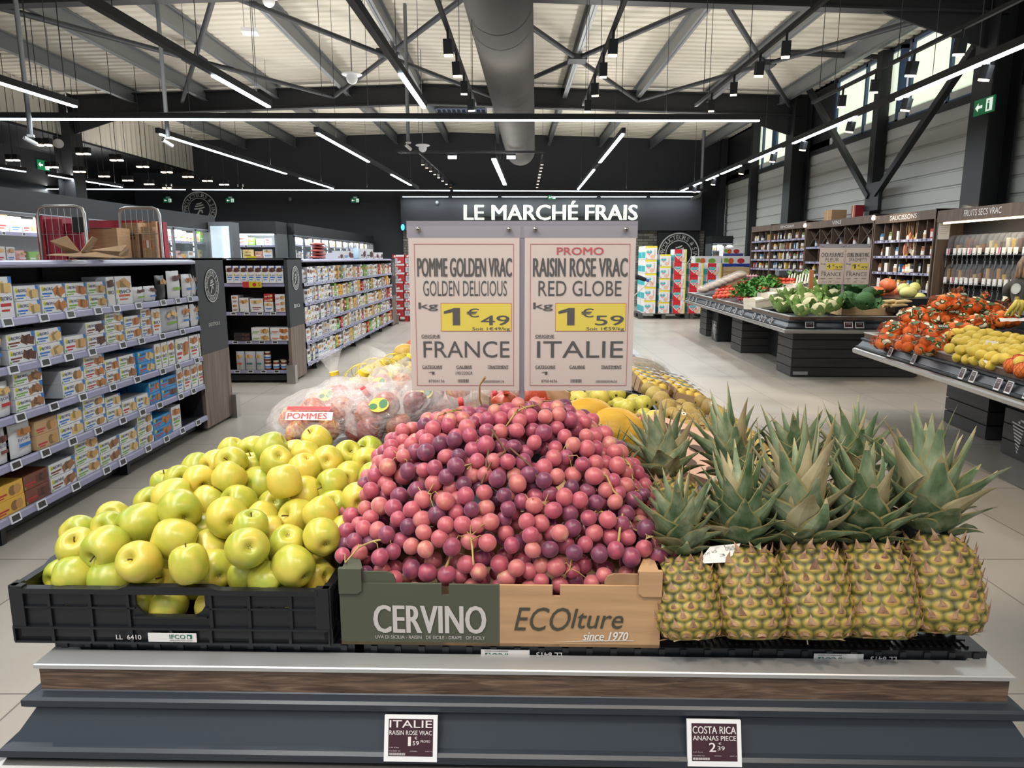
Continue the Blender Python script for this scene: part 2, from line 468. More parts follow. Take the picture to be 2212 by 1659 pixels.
# steel frames across the shop: rafters, columns, purlins and roof bracing
for k, yf in enumerate((10.4, 17.4)):
    b = MB()
    for x0, x1 in ((XL, RIDGE), (RIDGE, XR - .25)):
        for zo, hh, ww in ((-.10, .03, .2), (-.52, .03, .2), (-.31, .42, .03)):
            vs = [(x, yf + sy * ww / 2, roof(x) - .12 + zo + .1 + sz * hh / 2) for x in (x0, x1) for sy, sz in ((-1, -1), (1, -1), (1, 1), (-1, 1))]
            b.add(vs, [(3, 2, 1, 0), (4, 5, 6, 7), (0, 1, 5, 4), (1, 2, 6, 5), (2, 3, 7, 6), (3, 0, 4, 7)], BLACK)
    for xe, sg in ((XR - .25, -1), (XL + .05, 1)):   # haunch at the column
        z = roof(xe) - .5
        b.prism([(xe, z), (xe + sg * 1.7, z - .02), (xe, z - .55)], -.02, .02, BLACK, frame((0, yf, 0), (1, 0, 0), (0, 0, 1)))
    b.build('rafter_beam', label='dark steel rafter across the shop, %s' % ('close above the long cross light line' if k == 0 else 'second one back, nearer the far wall'), cat='beam', group=None, kind='structure')
    for xc, nm in ((XR - .28, 'right'), (XL + .15, 'left')):
        cb = MB(); zb_ = 2.31 if nm == 'right' and k == 0 else 0
        for dx in (-.19, .19): cb.box(xc + dx - .012, xc + dx + .012, yf - .22, yf + .22, zb_, 5.35, BLACK)
        cb.box(xc - .19, xc + .19, yf - .012, yf + .012, zb_, 5.35, BLACK)
        cb.build('column', kind='structure')
for yq, xq in ((13.9, XR - .12), (20.9, XR - .12), (23.7, XR - .2)):
    MB().box(xq - .1, xq + .1, yq - .1, yq + .1, 2.37 if yq < 14 else 0, 5.35, BLACK).build('column', kind='structure')
for k in range(10):
    x = -8.8 + 1.67 * k; b = MB(); zt = roof(x) - .02
    b.box(x - .004, x + .004, -2, YB, zt - .30, zt, GALV); b.box(x - .05, x + .05, -2, YB, zt - .30, zt - .285, GALV); b.box(x - .05, x + .05, -2, YB, zt - .015, zt, GALV)
    b.build('purlin', kind='structure')
for k, (x0, x1) in enumerate(((-7.6, -4.1), (-4.1, -.5), (-.5, 2.9), (2.9, 6.4))):
    b = MB(); xm = (x0 + x1) / 2; zz = roof(xm) - .36
    for s0, s1 in (((x0, 10.6), (x1, 17.2)), ((x1, 10.6), (x0, 17.2))): b.tube([(*s0, roof(s0[0]) - .36), (*s1, roof(s1[0]) - .36)], .045, CHAR, 8)
    b.box(xm - .17, xm + .17, 13.72, 14.08, zz - .05, zz + .05, CHAR)
    b.build('roof_brace', kind='structure')
    b = MB()
    for s0, s1 in (((x0, 3.6), (x1, 10.2)), ((x1, 3.6), (x0, 10.2))): b.tube([(*s0, roof(s0[0]) - .36), (*s1, roof(s1[0]) - .36)], .045, CHAR, 8)
    b.build('roof_brace', kind='structure')
b = MB()
for q in (((1745, 188), (1878, 425)), ((2108, 100), (1892, 420))):
    p0, p1 = (PX(u, v, x=6.62) for u, v in q); b.bar(p0, p1, .1, .1, BLACK, (1, 0, 0))
g = PX(1885, 425, x=6.62); b.cbox(g, (.04, .5, .5), BLACK)
for u, v, u2, v2 in ((1700, 113, 1905, 124),): b.tube([PX(u, v, x=5.2), PX(u2, v2, x=6.9)], .05, CHAR, 8)
b.build('wall_brace', kind='structure')
# main cable tray high across the frame
b = MB(); b.box(-9, 6.2, 9.86, 10.16, 5.02, 5.04, GALV)
for s in (9.86, 10.15): b.box(-9, 6.2, s, s + .01, 5.02, 5.09, GALV)
b.build('cable_tray', label='galvanised cable tray running across the shop under the nearest rafter', cat='cable tray')

# round fabric air duct
DUCT = noise_mat('taupe_duct_fabric', [(.3, (48, 45, 42)), (.7, (58, 54, 50))], (2, 2, 2), 3, .8)
du = thing('air_duct', 'big round taupe air duct running under the roof to the far wall', 'air duct', (.24, 20.5, 4.55))
p0, p1 = Vector((-.42, 1.0, 4.58)), Vector((.24, 20.6, 4.52))
MB().tube([p0 + (p1 - p0) * t for t in (0, .3, .6, .985)], .40, DUCT, 40, False).build('duct_body', du)
dd = (p1 - p0).normalized()
MB().tube([p0 + (p1 - p0) * .985, p0 + (p1 - p0) * .992, p0 + (p1 - p0) * .997, p1], [.40, .37, .28, .05], DUCT, 40).build('end_cap', du)
SEAM = M('duct_seam', (52, 50, 48), .8)
for t in (.24, .40, .43, .60, .78, .97):
    q = p0 + (p1 - p0) * t; MB().tube([q - dd * .01, q + dd * .01], .405, SEAM, 40, False).build('seam_band', du)
for t in (.43, .6, .78):
    for sx in (.2, -.2):
        q = p0 + (p1 - p0) * t; MB().tube([q + Vector((sx, 0, .35)), q + Vector((sx, 0, 1.0))], .008, BLACK, 5).build('hanger', du)

# skylight grille in the far bay
sk = thing('skylight', 'pale blue louvred roof light in the far bay beside the duct', 'skylight', PX(1000, 235, z=5.55))
SKY = M('skylight_glow', (150, 170, 230), .4, emit=.8)
q0, q1 = PX(950, 246, z=5.5), PX(1048, 226, z=5.5)
y0, y1 = sorted((q0.y, q1.y)); x0, x1 = q0.x, q1.x
MB().box(x0, x1, y0, y1, 5.50, 5.52, SKY).build('pane', sk)
b = MB()
for i in range(11): x = x0 + (x1 - x0) * i / 10; b.box(x - .015, x + .015, y0, y1, 5.42, 5.5, GALV)
for y in (y0, (y0 + y1) / 2, y1): b.box(x0, x1, y - .03, y + .03, 5.40, 5.5, CHAR)
b.build('louvre', sk)
# ================================================================== light lines, track spots and other fittings under the roof
ZL = 3.45


def led_line(label, p, q, segs, lamp=22, up=.62, zz=ZL, group=None, hang=True, wd=.05):
    """a slim dark profile from p to q (pixels or points) with lit diffusers over the given stretches"""
    P, Q = [PX(*e, z=zz) if len(e) == 2 else Vector(e) for e in (p, q)]
    d = (Q - P); L = d.length; dn = d / L
    th = thing('light_line', label, 'light', ((P + Q) / 2).to_tuple(), 0, group)
    MB().bar(P + Vector((0, 0, .045)), Q + Vector((0, 0, .045)), wd + .012, .075, BLACK).build('housing', th)
    for s0, s1 in segs:
        a, b = P + d * s0, P + d * s1
        MB().bar(a, b, wd, .022, LED).build('diffuser', th)
        if lamp:
            l = (b - a).length; ry = math.atan2(dn.y, dn.x)
            o = area('light_line_lamp', ((a + b) / 2 - Vector((0, 0, .013))).to_tuple(), ((a + b) / 2 - Vector((0, 0, 1))).to_tuple(), l, wd * .9, lamp * l, COOL); o.rotation_euler = (0, 0, ry)
            if up:
                o = area('added_roof_uplight', ((a + b) / 2 + Vector((0, 0, .085))).to_tuple(), (0, 0, 9), l, wd * .9, lamp * l * up, (1, .97, .92)); o.rotation_euler = (PI, 0, ry)  # upward lamp added to brighten the roof deck
    if not hang:
        for t in (.15, .85):
            c = P + d * t; MB().box(c.x - .01, c.x + .01, c.y, 23.92, c.z + .03, c.z + .06, BLACK).build('bracket', th)
    if hang:
        for t in (.12, .5, .88):
            c = P + d * t; MB().tube([c + Vector((0, 0, .08)), (c.x, c.y, roof(c.x) + .04)], .004, BLACK, 4).build('hanger', th)
    return th


LP = 13
led_line('long light line crossing the whole shop in front of the duct', (-60, 257), (1640, 261), [(0, 1)], LP)
led_line('far light line running the width of the shop above the back wall sign', (30, 408), (1526, 414), [(.02, .24), (.25, .62), (.625, .99)], LP)
led_line('light line from the corner post towards the far wall, two lit stretches', (340, 288), (721, 408), [(.01, .60), (.70, .99)], LP)
led_line('light line beginning below the second rafter, its lower lit part shorter', (682, 286), (903, 409), [(.01, .37), (.61, .88)], LP)
led_line('light line on the fresh market side slanting towards the sign', (1347, 288), (1248, 410), [(.01, .37), (.5, .99)], LP)
led_line('short thick white light line hanging near the end of the duct', (1066, 342), (1091, 400), [(.02, .98)], LP, wd=.09)
led_line('slanting light line whose upper half is a plain dark track, over the aisle', (165, -3), (583, 232), [(.585, .99)], LP)
led_line('slanting light line close to the hanging white disc', (752, -3), (917, 234), [(.56, .99)], LP)
led_line('light line cut by the edge, above the cold cabinets', (-40, 167), (165, 231), [(.05, .99)], LP)
led_line('low light line at the dark side wall behind the post', (-30, 358), (56, 371), [(.02, .98)], LP)
led_line('light line between the dark post and the seal emblem', (102, 378), (266, 405), [(.02, .98)], LP)
led_line('light line along the window wall, lit in short stretches between spots', (2260, 78), (1468, 414), [(.0, .17), (.245, .40), (.44, .56), (.60, .70), (.72, .79), (.83, .88), (.93, .985)], LP)
# lines that continue over the near part of the shop
led_line('light line over the near end of the fruit island', (-1.2, -2.0, ZL), (-1.2, 4.2, ZL), [(0, 1)], LP)
led_line('light line over the near end of the grocery aisle', (-3.6, -2.0, ZL), (-3.6, 4.2, ZL), [(0, 1)], LP)
# name board lights: one slim tube in pieces
for k in range(6):
    a, b = PX(870 + k * 107, 425, y=23.6), PX(870 + k * 107 + 98, 425, y=23.6)
    led_line('slim tube over the glowing sign, %s from the red pallet side' % ORD[k], a.to_tuple(), b.to_tuple(), [(0, 1)], 8, 0, hang=False, wd=.04, group=None)


def spot_proto():
    th = thing('track_spot', 'x', 'spotlight')
    MB().box(-.05, .05, -.05, .05, -.16, 0, BLACK).build('body', th)
    MB().box(-.043, .043, -.043, .043, -.185, -.16, LEDW).build('lens', th)
    MB().tube([(0, 0, 0), (0, 0, .12)], .015, BLACK, 6).build('stem', th)
    return Proto(th)


SP = spot_proto()


def onto(c, P, Q):
    d = (Q - P).xy; t = (c.xy - P.xy).dot(d) / d.dot(d); return P + (Q - P) * t


def track(label, p, q, spots, names, zz=3.6):
    P, Q = PX(*p, z=zz), PX(*q, z=zz)
    th = thing('spot_track', label, 'track', ((P + Q) / 2).to_tuple())
    MB().bar(P, Q, .035, .035, BLACK).build('rail', th)
    for t in (.15, .5, .85):
        c = P + (Q - P) * t; MB().tube([c, (c.x, c.y, roof(c.x) + .04)], .004, BLACK, 4).build('hanger', th)
    for k, s in enumerate(spots):
        c = onto(PX(*s, z=zz - .085), P, Q)
        SP.at(TR(c.x, c.y, zz - .085, random.uniform(-.3, .3), R(12), 0, .78), 'black square spotlight, %s from the near end of %s' % (ORD[k], names), 'track spots on ' + names)


track('spot track between the light line and the duct', (930, -40), (1027, 226), [(968, 84), (988, 133), (1001, 175), (1014, 214)], 'the track beside the duct')
track('spot track just past the duct, leaning towards it', (1366, -40), (1260, 226), [(1324, 84), (1303, 135), (1287, 179), (1273, 216)], 'the track past the duct')
track('spot track over the vegetable island', (1830, -40), (1503, 228), [(1686, 88), (1626, 133), (1580, 177), (1542, 215)], 'the vegetable island track')
track('spot track in front of the high windows', (2260, -30), (1755, 222), [(2054, 82), (1950, 132), (1872, 171), (1804, 205)], 'the window track')
for k, (u, v) in enumerate(((2108, 145), (1918, 216), (1804, 266), (1716, 308), (1645, 335), (1583, 363), (1532, 388), (1492, 405))):
    c = onto(PX(u, v, z=ZL - .06), PX(2260, 78, z=ZL), PX(1468, 414, z=ZL)); SP.at(TR(c.x, c.y, ZL - .04, .4, R(14), 0, .78), 'black spotlight, %s of those set between the lit stretches by the windows' % ORD[k], 'spots on the window light line')
# small far tracks with eight little spots each
for nm, a, b, ra, rb in (('slanting far track', (912, 349), (979, 400), (905, 330), (985, 402)), ('upright far track beside the duct end', (1168, 349), (1160, 400), (1172, 332), (1158, 402))):
    for k in range(8):
        u = a[0] + (b[0] - a[0]) * k / 7; v = a[1] + (b[1] - a[1]) * k / 7; c = onto(PX(u, v, z=3.9), PX(*ra, z=4.03), PX(*rb, z=4.03))
        SP.at(TR(c.x, c.y, 3.95, 0, R(20), 0, .7), 'tiny lit spot, %s down the %s' % (ORD[k], nm), 'small spots on the ' + nm)
for nm, a, b in (('slanting far spot track over the sign', (905, 330), (985, 402)), ('upright far spot track beside the duct end', (1172, 332), (1158, 402))):
    P, Q = PX(*a, z=4.03), PX(*b, z=4.03); th = thing('spot_track', nm, 'track', P.to_tuple()); MB().bar(P, Q, .03, .03, BLACK).build('rail', th)
    MB().tube([P, (P.x, P.y, roof(P.x) + .04)], .005, BLACK, 4).build('hanger', th)
b = MB(); P, Q = PX(860, 328, z=4.05), PX(1176, 328, z=4.05); b.bar(P, Q, .03, .05, BLACK); b.build('conduit_bar', label='thin dark bar crossing in front of the end of the duct', cat='bar')
for k, (u, v) in enumerate(((977, 340), (1104, 340))):
    c = PX(u, v, z=3.95); th = thing('ceiling_lamp', 'small oval lamp %s the duct end' % ('next to the short thick tube before' if k else 'hung left of'), 'light', c.to_tuple())
    MB(TR(*c)).cbox((0, 0, 0), (.2, .1, .06), LED).build('diffuser', th); MB(TR(*c)).cbox((0, 0, .06), (.22, .12, .05), BLACK).build('housing', th)
# paired spots against the dark side
PAIRS = [(95, 312), (180, 331), (252, 345), (28, 345), (308, 359), (360, 371), (406, 381), (448, 390), (484, 398), (516, 406), (172, 370), (225, 380), (276, 389), (322, 397), (361, 405), (112, 360)]
for k, (u, v) in enumerate(PAIRS):
    c = PX(u, v, z=3.5); th = thing('twin_spot', 'x', 'spotlight', c.to_tuple(), 0, 'twin spots before the dark side wall')
    tag(th, 'lit twin spot before the dark wall, %s of the %s row' % (ORD[k if k < 10 else k - 10], 'upper' if k < 10 else 'lower'))
    for s in (-1, 1):
        MB(TR(*c)).cbox((s * .07, 0, .05), (.1, .1, .1), BLACK).build('body', th); MB(TR(*c)).cbox((s * .07, 0, -.01), (.085, .085, .03), LEDW).build('lens', th)
    MB().tube([c + Vector((0, 0, .1)), (c.x, c.y, roof(c.x) + .04)], .006, BLACK, 4).build('hanger', th)


# hanging white cameras, antennas and boxes
def camera_pole(u, v, Y, label):
    p = PX(u, v, y=Y); th = thing('security_camera', label, 'camera', p.to_tuple()); k = .55
    MB().tube([p + Vector((0, 0, .09)), (p.x, p.y, roof(p.x) + .04)], .03, GALV, 8).build('pole', th)
    MB(TR(*p, .4, 0, 0, k)).cbox((0, 0, .13), (.14, .14, .05), WHITE).build('mount', th)
    b = MB(TR(*p, -.6, R(-25), 0, k)); b.tube([(0, -.16, 0), (0, .12, 0)], .05, WHITE, 12); b.build('housing', th)
    MB(TR(*p, -.6, R(-25), 0, k)).tube([(0, -.175, 0), (0, -.16, 0)], .042, BLACK, 12).build('lens', th)


camera_pole(68, 306, 9.6, 'white security camera on a grey pole before the dark wall near the edge')
camera_pole(364, 310, 10.6, 'white security camera on a grey pole above the roll cages')
camera_pole(882, 318, 12.5, 'white security camera on a pole below the light line end')


def dome(u, v, Y, s, label):
    p = PX(u, v, y=Y); th = thing('ceiling_sensor', label, 'sensor', p.to_tuple())
    MB(TR(*p, 0, 0, 0, s)).lathe([(0, .03), (.17, .03), (.2, .01), (.17, -.01), (0, -.01)], WHITE, 24).build('disc', th)
    MB(TR(*p, 0, 0, 0, s)).ball((0, 0, -.06), .11, WHITE, 16, 10).build('dome', th)
    MB().tube([p, (p.x, p.y, roof(p.x) + .04)], .008, GALV, 5).build('rod', th)


dome(760, 162, 9.5, .66, 'white disc with a globe hanging between two light lines')
dome(913, 315, 15, .75, 'smaller white disc sensor hanging before the far wall')
dome(580, -6, 9.0, .66, 'white disc sensor cut by the top edge near a purlin')
p = PX(126, 310, y=13); th = thing('dome_antenna', 'white half dome before the dark wall beside the first camera', 'antenna', p.to_tuple()); MB().tube([p, (p.x, p.y, roof(p.x) + .04)], .006, GALV, 5).build('rod', th); MB(TR(*p)).ball((0, 0, 0), (.085, .085, .08), WHITE, 16, 8).build('dome', th)
p = PX(540, 68, y=9.5); th = thing('wireless_box', 'flat white box hung on wires under the cream roof', 'network box', p.to_tuple())
MB(TR(*p, .2)).cbox((0, 0, 0), (.19, .19, .05), WHITE).build('body', th)
for s in (-.07, .07): MB().tube([p + Vector((s, 0, .02)), (p.x + s, p.y, roof(p.x) + .04)], .003, BLACK, 4).build('wire', th)
# thin hanging cables
for k, (u, Y) in enumerate(((112, 8.8), (70, 9.2), (555, 8.9), (695, 9.3), (1021, 8.7), (1265, 9.0), (1344, 9.1), (1520, 8.8), (1770, 8.6), (2105, 8.2))):
    p = PX(u, 200, y=Y); MB().tube([(p.x, p.y, ZL + .08), (p.x, p.y, roof(p.x) + .04)], .004, BLACK, 4).build('suspension_wire', label='thin wire hanging from the roof, %s from the dark wall' % ORD[k], cat='wire')


# exit signs
EXG = M('exit_green', (20, 110, 66), .4, emit=.25); EXW = M('exit_white', (230, 240, 232), .4, emit=.5)


def exit_sign(u, v, pl, wd, face, label, box=True):
    p = PX(u, v, **pl); Mx = frame(p, *face); th = thing('exit_sign', label, 'exit sign', p.to_tuple())
    h = wd * .5; MB().add([(x, y, z) for z in (-.02, 0) for x, y in ((-wd / 2, -h / 2), (wd / 2, -h / 2), (wd / 2, h / 2), (-wd / 2, h / 2))], [(3, 2, 1, 0), (4, 5, 6, 7), (0, 1, 5, 4), (1, 2, 6, 5), (2, 3, 7, 6), (3, 0, 4, 7)], EXG, False, Mx).build('panel', th)
    b = MB(); b.rect(Mx, -wd * .30, -wd * .06, -h * .09, h * .09, EXW, .004)
    b.add([(-wd * .42, 0, .004), (-wd * .26, h * .28, .004), (-wd * .26, -h * .28, .004)], [(0, 2, 1)], EXW, False, Mx)
    b.rect(Mx, wd * .12, wd * .44, -h * .4, h * .4, EXW, .004); b.disc(Mx, wd * .26, h * .2, wd * .035, wd * .035, EXG, .007); b.rect(Mx, wd * .2, wd * .3, -h * .3, h * .1, EXG, .007); b.build('pictogram', th)
    if box: MB().add([(x, y, z) for z in (-.06, -.02) for x, y in ((-wd * .22, h * .5), (wd * .22, h * .5), (wd * .22, h * .9), (-wd * .22, h * .9))], [(3, 2, 1, 0), (4, 5, 6, 7), (0, 1, 5, 4), (1, 2, 6, 5), (2, 3, 7, 6), (3, 0, 4, 7)], WHITE, False, Mx).build('lamp_box', th)


exit_sign(2125, 229, dict(x=6.45), .42, ((0, -1, 0), (0, 0, 1)), 'green exit sign on the dark column below the high windows', False)
for u, nm in ((362, 'just before the dark seal emblem'), (497, 'just past the dark seal emblem'), (767, 'nearest the glowing sign')):
    exit_sign(u, 433, dict(y=24.3), .28, ((1, 0, 0), (0, 0, 1)), 'small green exit sign on the dark far wall, ' + nm)
exit_sign(1192, 426, dict(y=23.85), .26, ((1, 0, 0), (0, 0, 1)), 'small green exit sign over the glowing sign', False)
exit_sign(94, 357, dict(x=XL - 1.97), .5, ((0, 1, 0), (0, 0, 1)), 'green exit sign on the dark side wall beside the post', False)

# ------------------------------------------------------------------ signs on the back wall
SG = M('sign_glow', (236, 246, 224), .4, emit=2.6); SGC = M('sign_core', (196, 206, 186), .4, emit=.6)
a, c = PX(1003, 475, y=23.75), PX(1377, 440, y=23.75)
Mx = frame(((a.x + c.x) / 2, 23.75, (a.z + c.z) / 2 + .04), (1, 0, 0), (0, 0, 1))
sg = thing('illuminated_sign', 'large glowing white lettering LE MARCHÉ FRAIS on the dark name board', 'sign', Mx.translation.to_tuple())
v, f, dd_ = txt('LE MARCHÉ FRAIS', .05); W_, H_ = c.x - a.x, (c.z - a.z) * 1.17
b = MB(); b.text('LE MARCHÉ FRAIS', Mx, W_, H_, SG, .05, .0); b.text('LE MARCHÉ FRAIS', Mx, W_, H_, SG, .05, .03); b.build('lettering', sg)
b = MB(); b.text('LE MARCHÉ FRAIS', Mx, W_ * .994, H_ * .955, SGC, .006, .035); b.build('inner_line', sg)
MB().box(a.x, c.x, 23.76, 23.9, a.z + .1, a.z + .13, BLACK).build('carrier_rail', sg)

EMB = M('emblem_white', (212, 212, 210), .5)


def emblem(b, Mx, r, mat, back=None, full=True):
    """round seal: rings, lettering around, a chef-like flourish in the middle"""
    if back: b.disc(Mx, 0, 0, r * 1.02, r * 1.02, back, 0, 48)
    b.ring(Mx, 0, 0, r * .94, r, mat, .004, 48); b.ring(Mx, 0, 0, r * .60, r * .64, mat, .004, 48)
    b.arc_text('PRODUCTEURS', Mx, r * .79, r * .22, 190, 52, mat, .03, z=.004)
    b.arc_text('&', Mx, r * .79, r * .2, 45, 30, mat, .03, z=.004)
    b.arc_text('SINCE', Mx, r * .79, r * .22, 24, -36, mat, .03, z=.004)
    b.arc_text('COMMERÇANTS', Mx, r * .79, r * .2, 202, 318, mat, .03, True, z=.004)
    for y, wd in ((.34, .16), (.22, .24), (.07, .30)):
        pts = [(-wd + 2 * wd * t, y + .10 * t * t - .02) for t in (0, .33, .66, 1)]
        b.add([(x * r, y2 * r, .004) for x, y2 in pts] + [(x * r, (y2 - .075) * r, .004) for x, y2 in pts[::-1]], [tuple(range(8))[::-1]], mat, False, Mx)
    b.add([(x * r, y * r, .004) for x, y in ((-.26, -.45), (-.14, -.45), (.02, -.12), (.10, -.10), (.12, -.22), (.2, -.2), (.16, -.02), (-.02, -.03))], [tuple(range(8))], mat, False, Mx)


for u, v, rp, nm, Y in ((431, 452, 36, 'round seal emblem on the dark far wall above the cold cabinets', 24.35), (1466, 548, 43, 'round seal emblem on the black panel behind the diaper pallet', 24.15)):
    p = PX(u, v, y=Y); r = rp / 1530 * 24.6; Mx = frame(p, (1, 0, 0), (0, 0, 1)); th = thing('emblem_sign', nm, 'sign', p.to_tuple())
    if u > 1000: MB().box(PX(1421, 500, y=24.2).x, PX(1510, 500, y=24.2).x, 24.18, 24.32, 0, PX(1421, 498, y=24.2).z, BLACK).build('panel', th)
    b = MB(); emblem(b, Mx, r, EMB); b.build('emblem', th)
# small things on the back wall
p = PX(1395, 485, y=24.3); MB(TR(*p)).ball((0, 0, 0), (.09, .06, .14), WHITE, 12, 8).build('wall_lamp', label='small white wall lamp on the dark board near the sign end', cat='lamp')
p = PX(870, 491, y=23.86); MB(TR(*p)).ball((0, 0, 0), (.06, .05, .10), M('blue_glow', (60, 170, 255), .3, emit=3), 10, 8).build('blue_lamp', label='small glowing blue lamp at the end of the name board', cat='lamp')
for k, (u, v, nm) in enumerate(((627, 430, 'between the two exit signs'), (944, 438, 'on the board before the sign letters'))):
    p = PX(u, v, y=23.88 if k else 24.37); MB(TR(*p)).ball((0, 0, 0), (.07, .07, .08), GALV, 10, 8).build('wall_sensor', label='tiny grey wall sensor ' + nm, cat='sensor')
p = PX(1520, 300, y=22.6); q = PX(1520, 430, y=22.6)
MB().tube([(p.x, p.y, roof(p.x)), (p.x, q.y, q.z + .25), (p.x - .05, q.y, q.z + .1), (p.x - .3, q.y, q.z)], .05, GALV, 8).build('drain_pipe', label='pale pipe with a bend hanging at the far corner by the windows', cat='pipe')
# ================================================================== fruit island in front
DM = TR(.009, 1.18, 0, R(-1.3)); HW, DL = .889, 4.85


def Dp(x, y, z): return DM @ Vector((x, y, z))


def zdeck(x): return 1.0 - .235 * abs(x) / .88


isl = thing('fruit_display_island', 'long fruit island with metal rim, oak band and dark label panels', 'display stand', Dp(0, 2.4, 0).to_tuple(), R(-1.3))


def ringpart(name, prof, mat, parent, M0, hw, L, label=None, extra=None):
    b = MB(M0); vs = []
    for o, z in prof: vs += [(-hw - o, -o, z), (hw + o, -o, z), (hw + o, L + o, z), (-hw - o, L + o, z)]
    b.add(vs, [(i * 4 + j, (i + 1) * 4 + j, (i + 1) * 4 + (j + 1) % 4, i * 4 + (j + 1) % 4) for i in range(len(prof) - 1) for j in range(4)], mat)
    if extra: extra(b)
    return b.build(name, parent, label)


def island_shell(parent, M0, hw, L, z=.863):
    ringpart('metal_rim', [(-.05, z - .03), (-.05, z - .006), (-.047, z), (.002, z), (.004, z - .002), (.004, z - .009), (0, z - .011)], ALU, parent, M0, hw, L)
    ringpart('wood_band', [(-.002, z - .011), (-.002, z - .058)], WOODX, parent, M0, hw, L)
    ringpart('upper_lip', [(-.004, z - .052), (.0, z - .056), (.017, z - .058), (.022, z - .062), (.022, z - .074), (.017, z - .079), (.004, z - .080), (0, z - .084)], DARKBLUE, parent, M0, hw, L)

    def screws(b):
        for x in (-.85, -.42, 0.0, .42, .85):
            m = frame((x * hw / .889, -.018 - .002, z - .114), (1, 0, 0), (0, .5, .86)); b.disc(m, 0, 0, .0045, .0045, BLACK, .002, 10); b.rect(m, -.0032, .0032, -.0006, .0006, CHAR, .003)
    ringpart('label_panel', [(.002, z - .080), (.038, z - .138)], DARKBLUE, parent, M0, hw, L, None, screws)
    ringpart('lower_lip', [(.030, z - .134), (.046, z - .138), (.052, z - .143), (.052, z - .156), (.046, z - .161), (.03, z - .162)], DARKBLUE, parent, M0, hw, L)
    ringpart('bumper_rail', [(.03, z - .162), (.060, z - .166), (.072, z - .174), (.076, z - .188), (.072, z - .215), (.060, z - .222), (.02, z - .225)], STEEL, parent, M0, hw, L)


island_shell(isl, DM, HW, DL)
pb = MB(DM); pb.box(-.62, .62, .25, DL - .25, 0, .66, CHAR)
for q in range(5): pb.box(-.625, .625, .245, DL - .245, .012 + q * .128, .132 + q * .128, CHAR)
pb.build('plinth', isl)
db = MB(DM); db.box(-HW + .03, HW - .03, .03, DL - .03, .64, .80, CHAR)
db.add([(x, y, z) for y in (.5, DL - .04) for x, z in ((-.86, .78), (-.86, zdeck(.86)), (0, 1.0), (.86, zdeck(.86)), (.86, .78))], [(4, 3, 2, 1, 0), (5, 6, 7, 8, 9), (1, 2, 7, 6), (2, 3, 8, 7), (3, 4, 9, 8), (0, 1, 6, 5)], CHAR)
db.build('deck', isl)
CHALK = M('chalk_white_print', (224, 216, 214), .6)


def price_tag(parent, Mx, w, h, lines, name='price_tag'):
    """electronic label: white frame, dark screen with chalk-like lettering"""
    b = MB(); b.prism([(-w / 2, -h / 2), (w / 2, -h / 2), (w / 2, h / 2), (-w / 2, h / 2)], 0, .006, WHITE, Mx); o = b.build(name, parent)
    s = MB(); y1 = h / 2 - h * .07; y0 = -h / 2 + h * .12; s.rect(Mx, -w * .42, w * .42, y0, y1, TAGDARK, .0065)
    for t, cx, cy, tw, th_, bo in lines: s.text(t, Mx, tw * w, th_ * h, CHALK, bo, .0072, cx * w, cy * h)
    s.build('screen', o)
    return o


def small_print(kind):
    L = [('2,39 €/pce' if kind else '1,59 €/kg', -.31, -.19, .18, .022, 0), ('CALIBRE 90', -.3, -.265, .22, .016, 0), ('CATEGORIE 1', .06, -.265, .14, .016, 0), ('LOT 4', .34, -.265, .12, .016, 0), ('IIIIIIIIIIIIIIII', -.25, -.33, .3, .05, .04)]
    return L


yt = -.0375
ft = frame((-.19, yt, .862 - .113), (1, 0, 0), (0, .28, .96))
price_tag(isl, DM @ ft, .0955, .079, [('ITALIE', 0, .325, .80, .16, .012), ('RAISIN ROSE VRAC', 0, .135, .80, .095, .012), ('1', -.02, -.05, .05, .2, .02), ('€', .1, .02, .05, .06, 0), ('59', .1, -.09, .12, .09, .01), ('PROMO', .28, -.05, .18, .055, 0)] + small_print(0))
ft = frame((.352, yt, .862 - .113), (1, 0, 0), (0, .28, .96))
price_tag(isl, DM @ ft, .0955, .079, [('COSTA RICA', 0, .29, .80, .16, .012), ('ANANAS PIECE', 0, .115, .80, .10, .012), ('2', -.04, -.08, .12, .19, .02), ('€', .1, .0, .05, .05, 0), ('39', .12, -.1, .13, .085, .01)] + small_print(1))


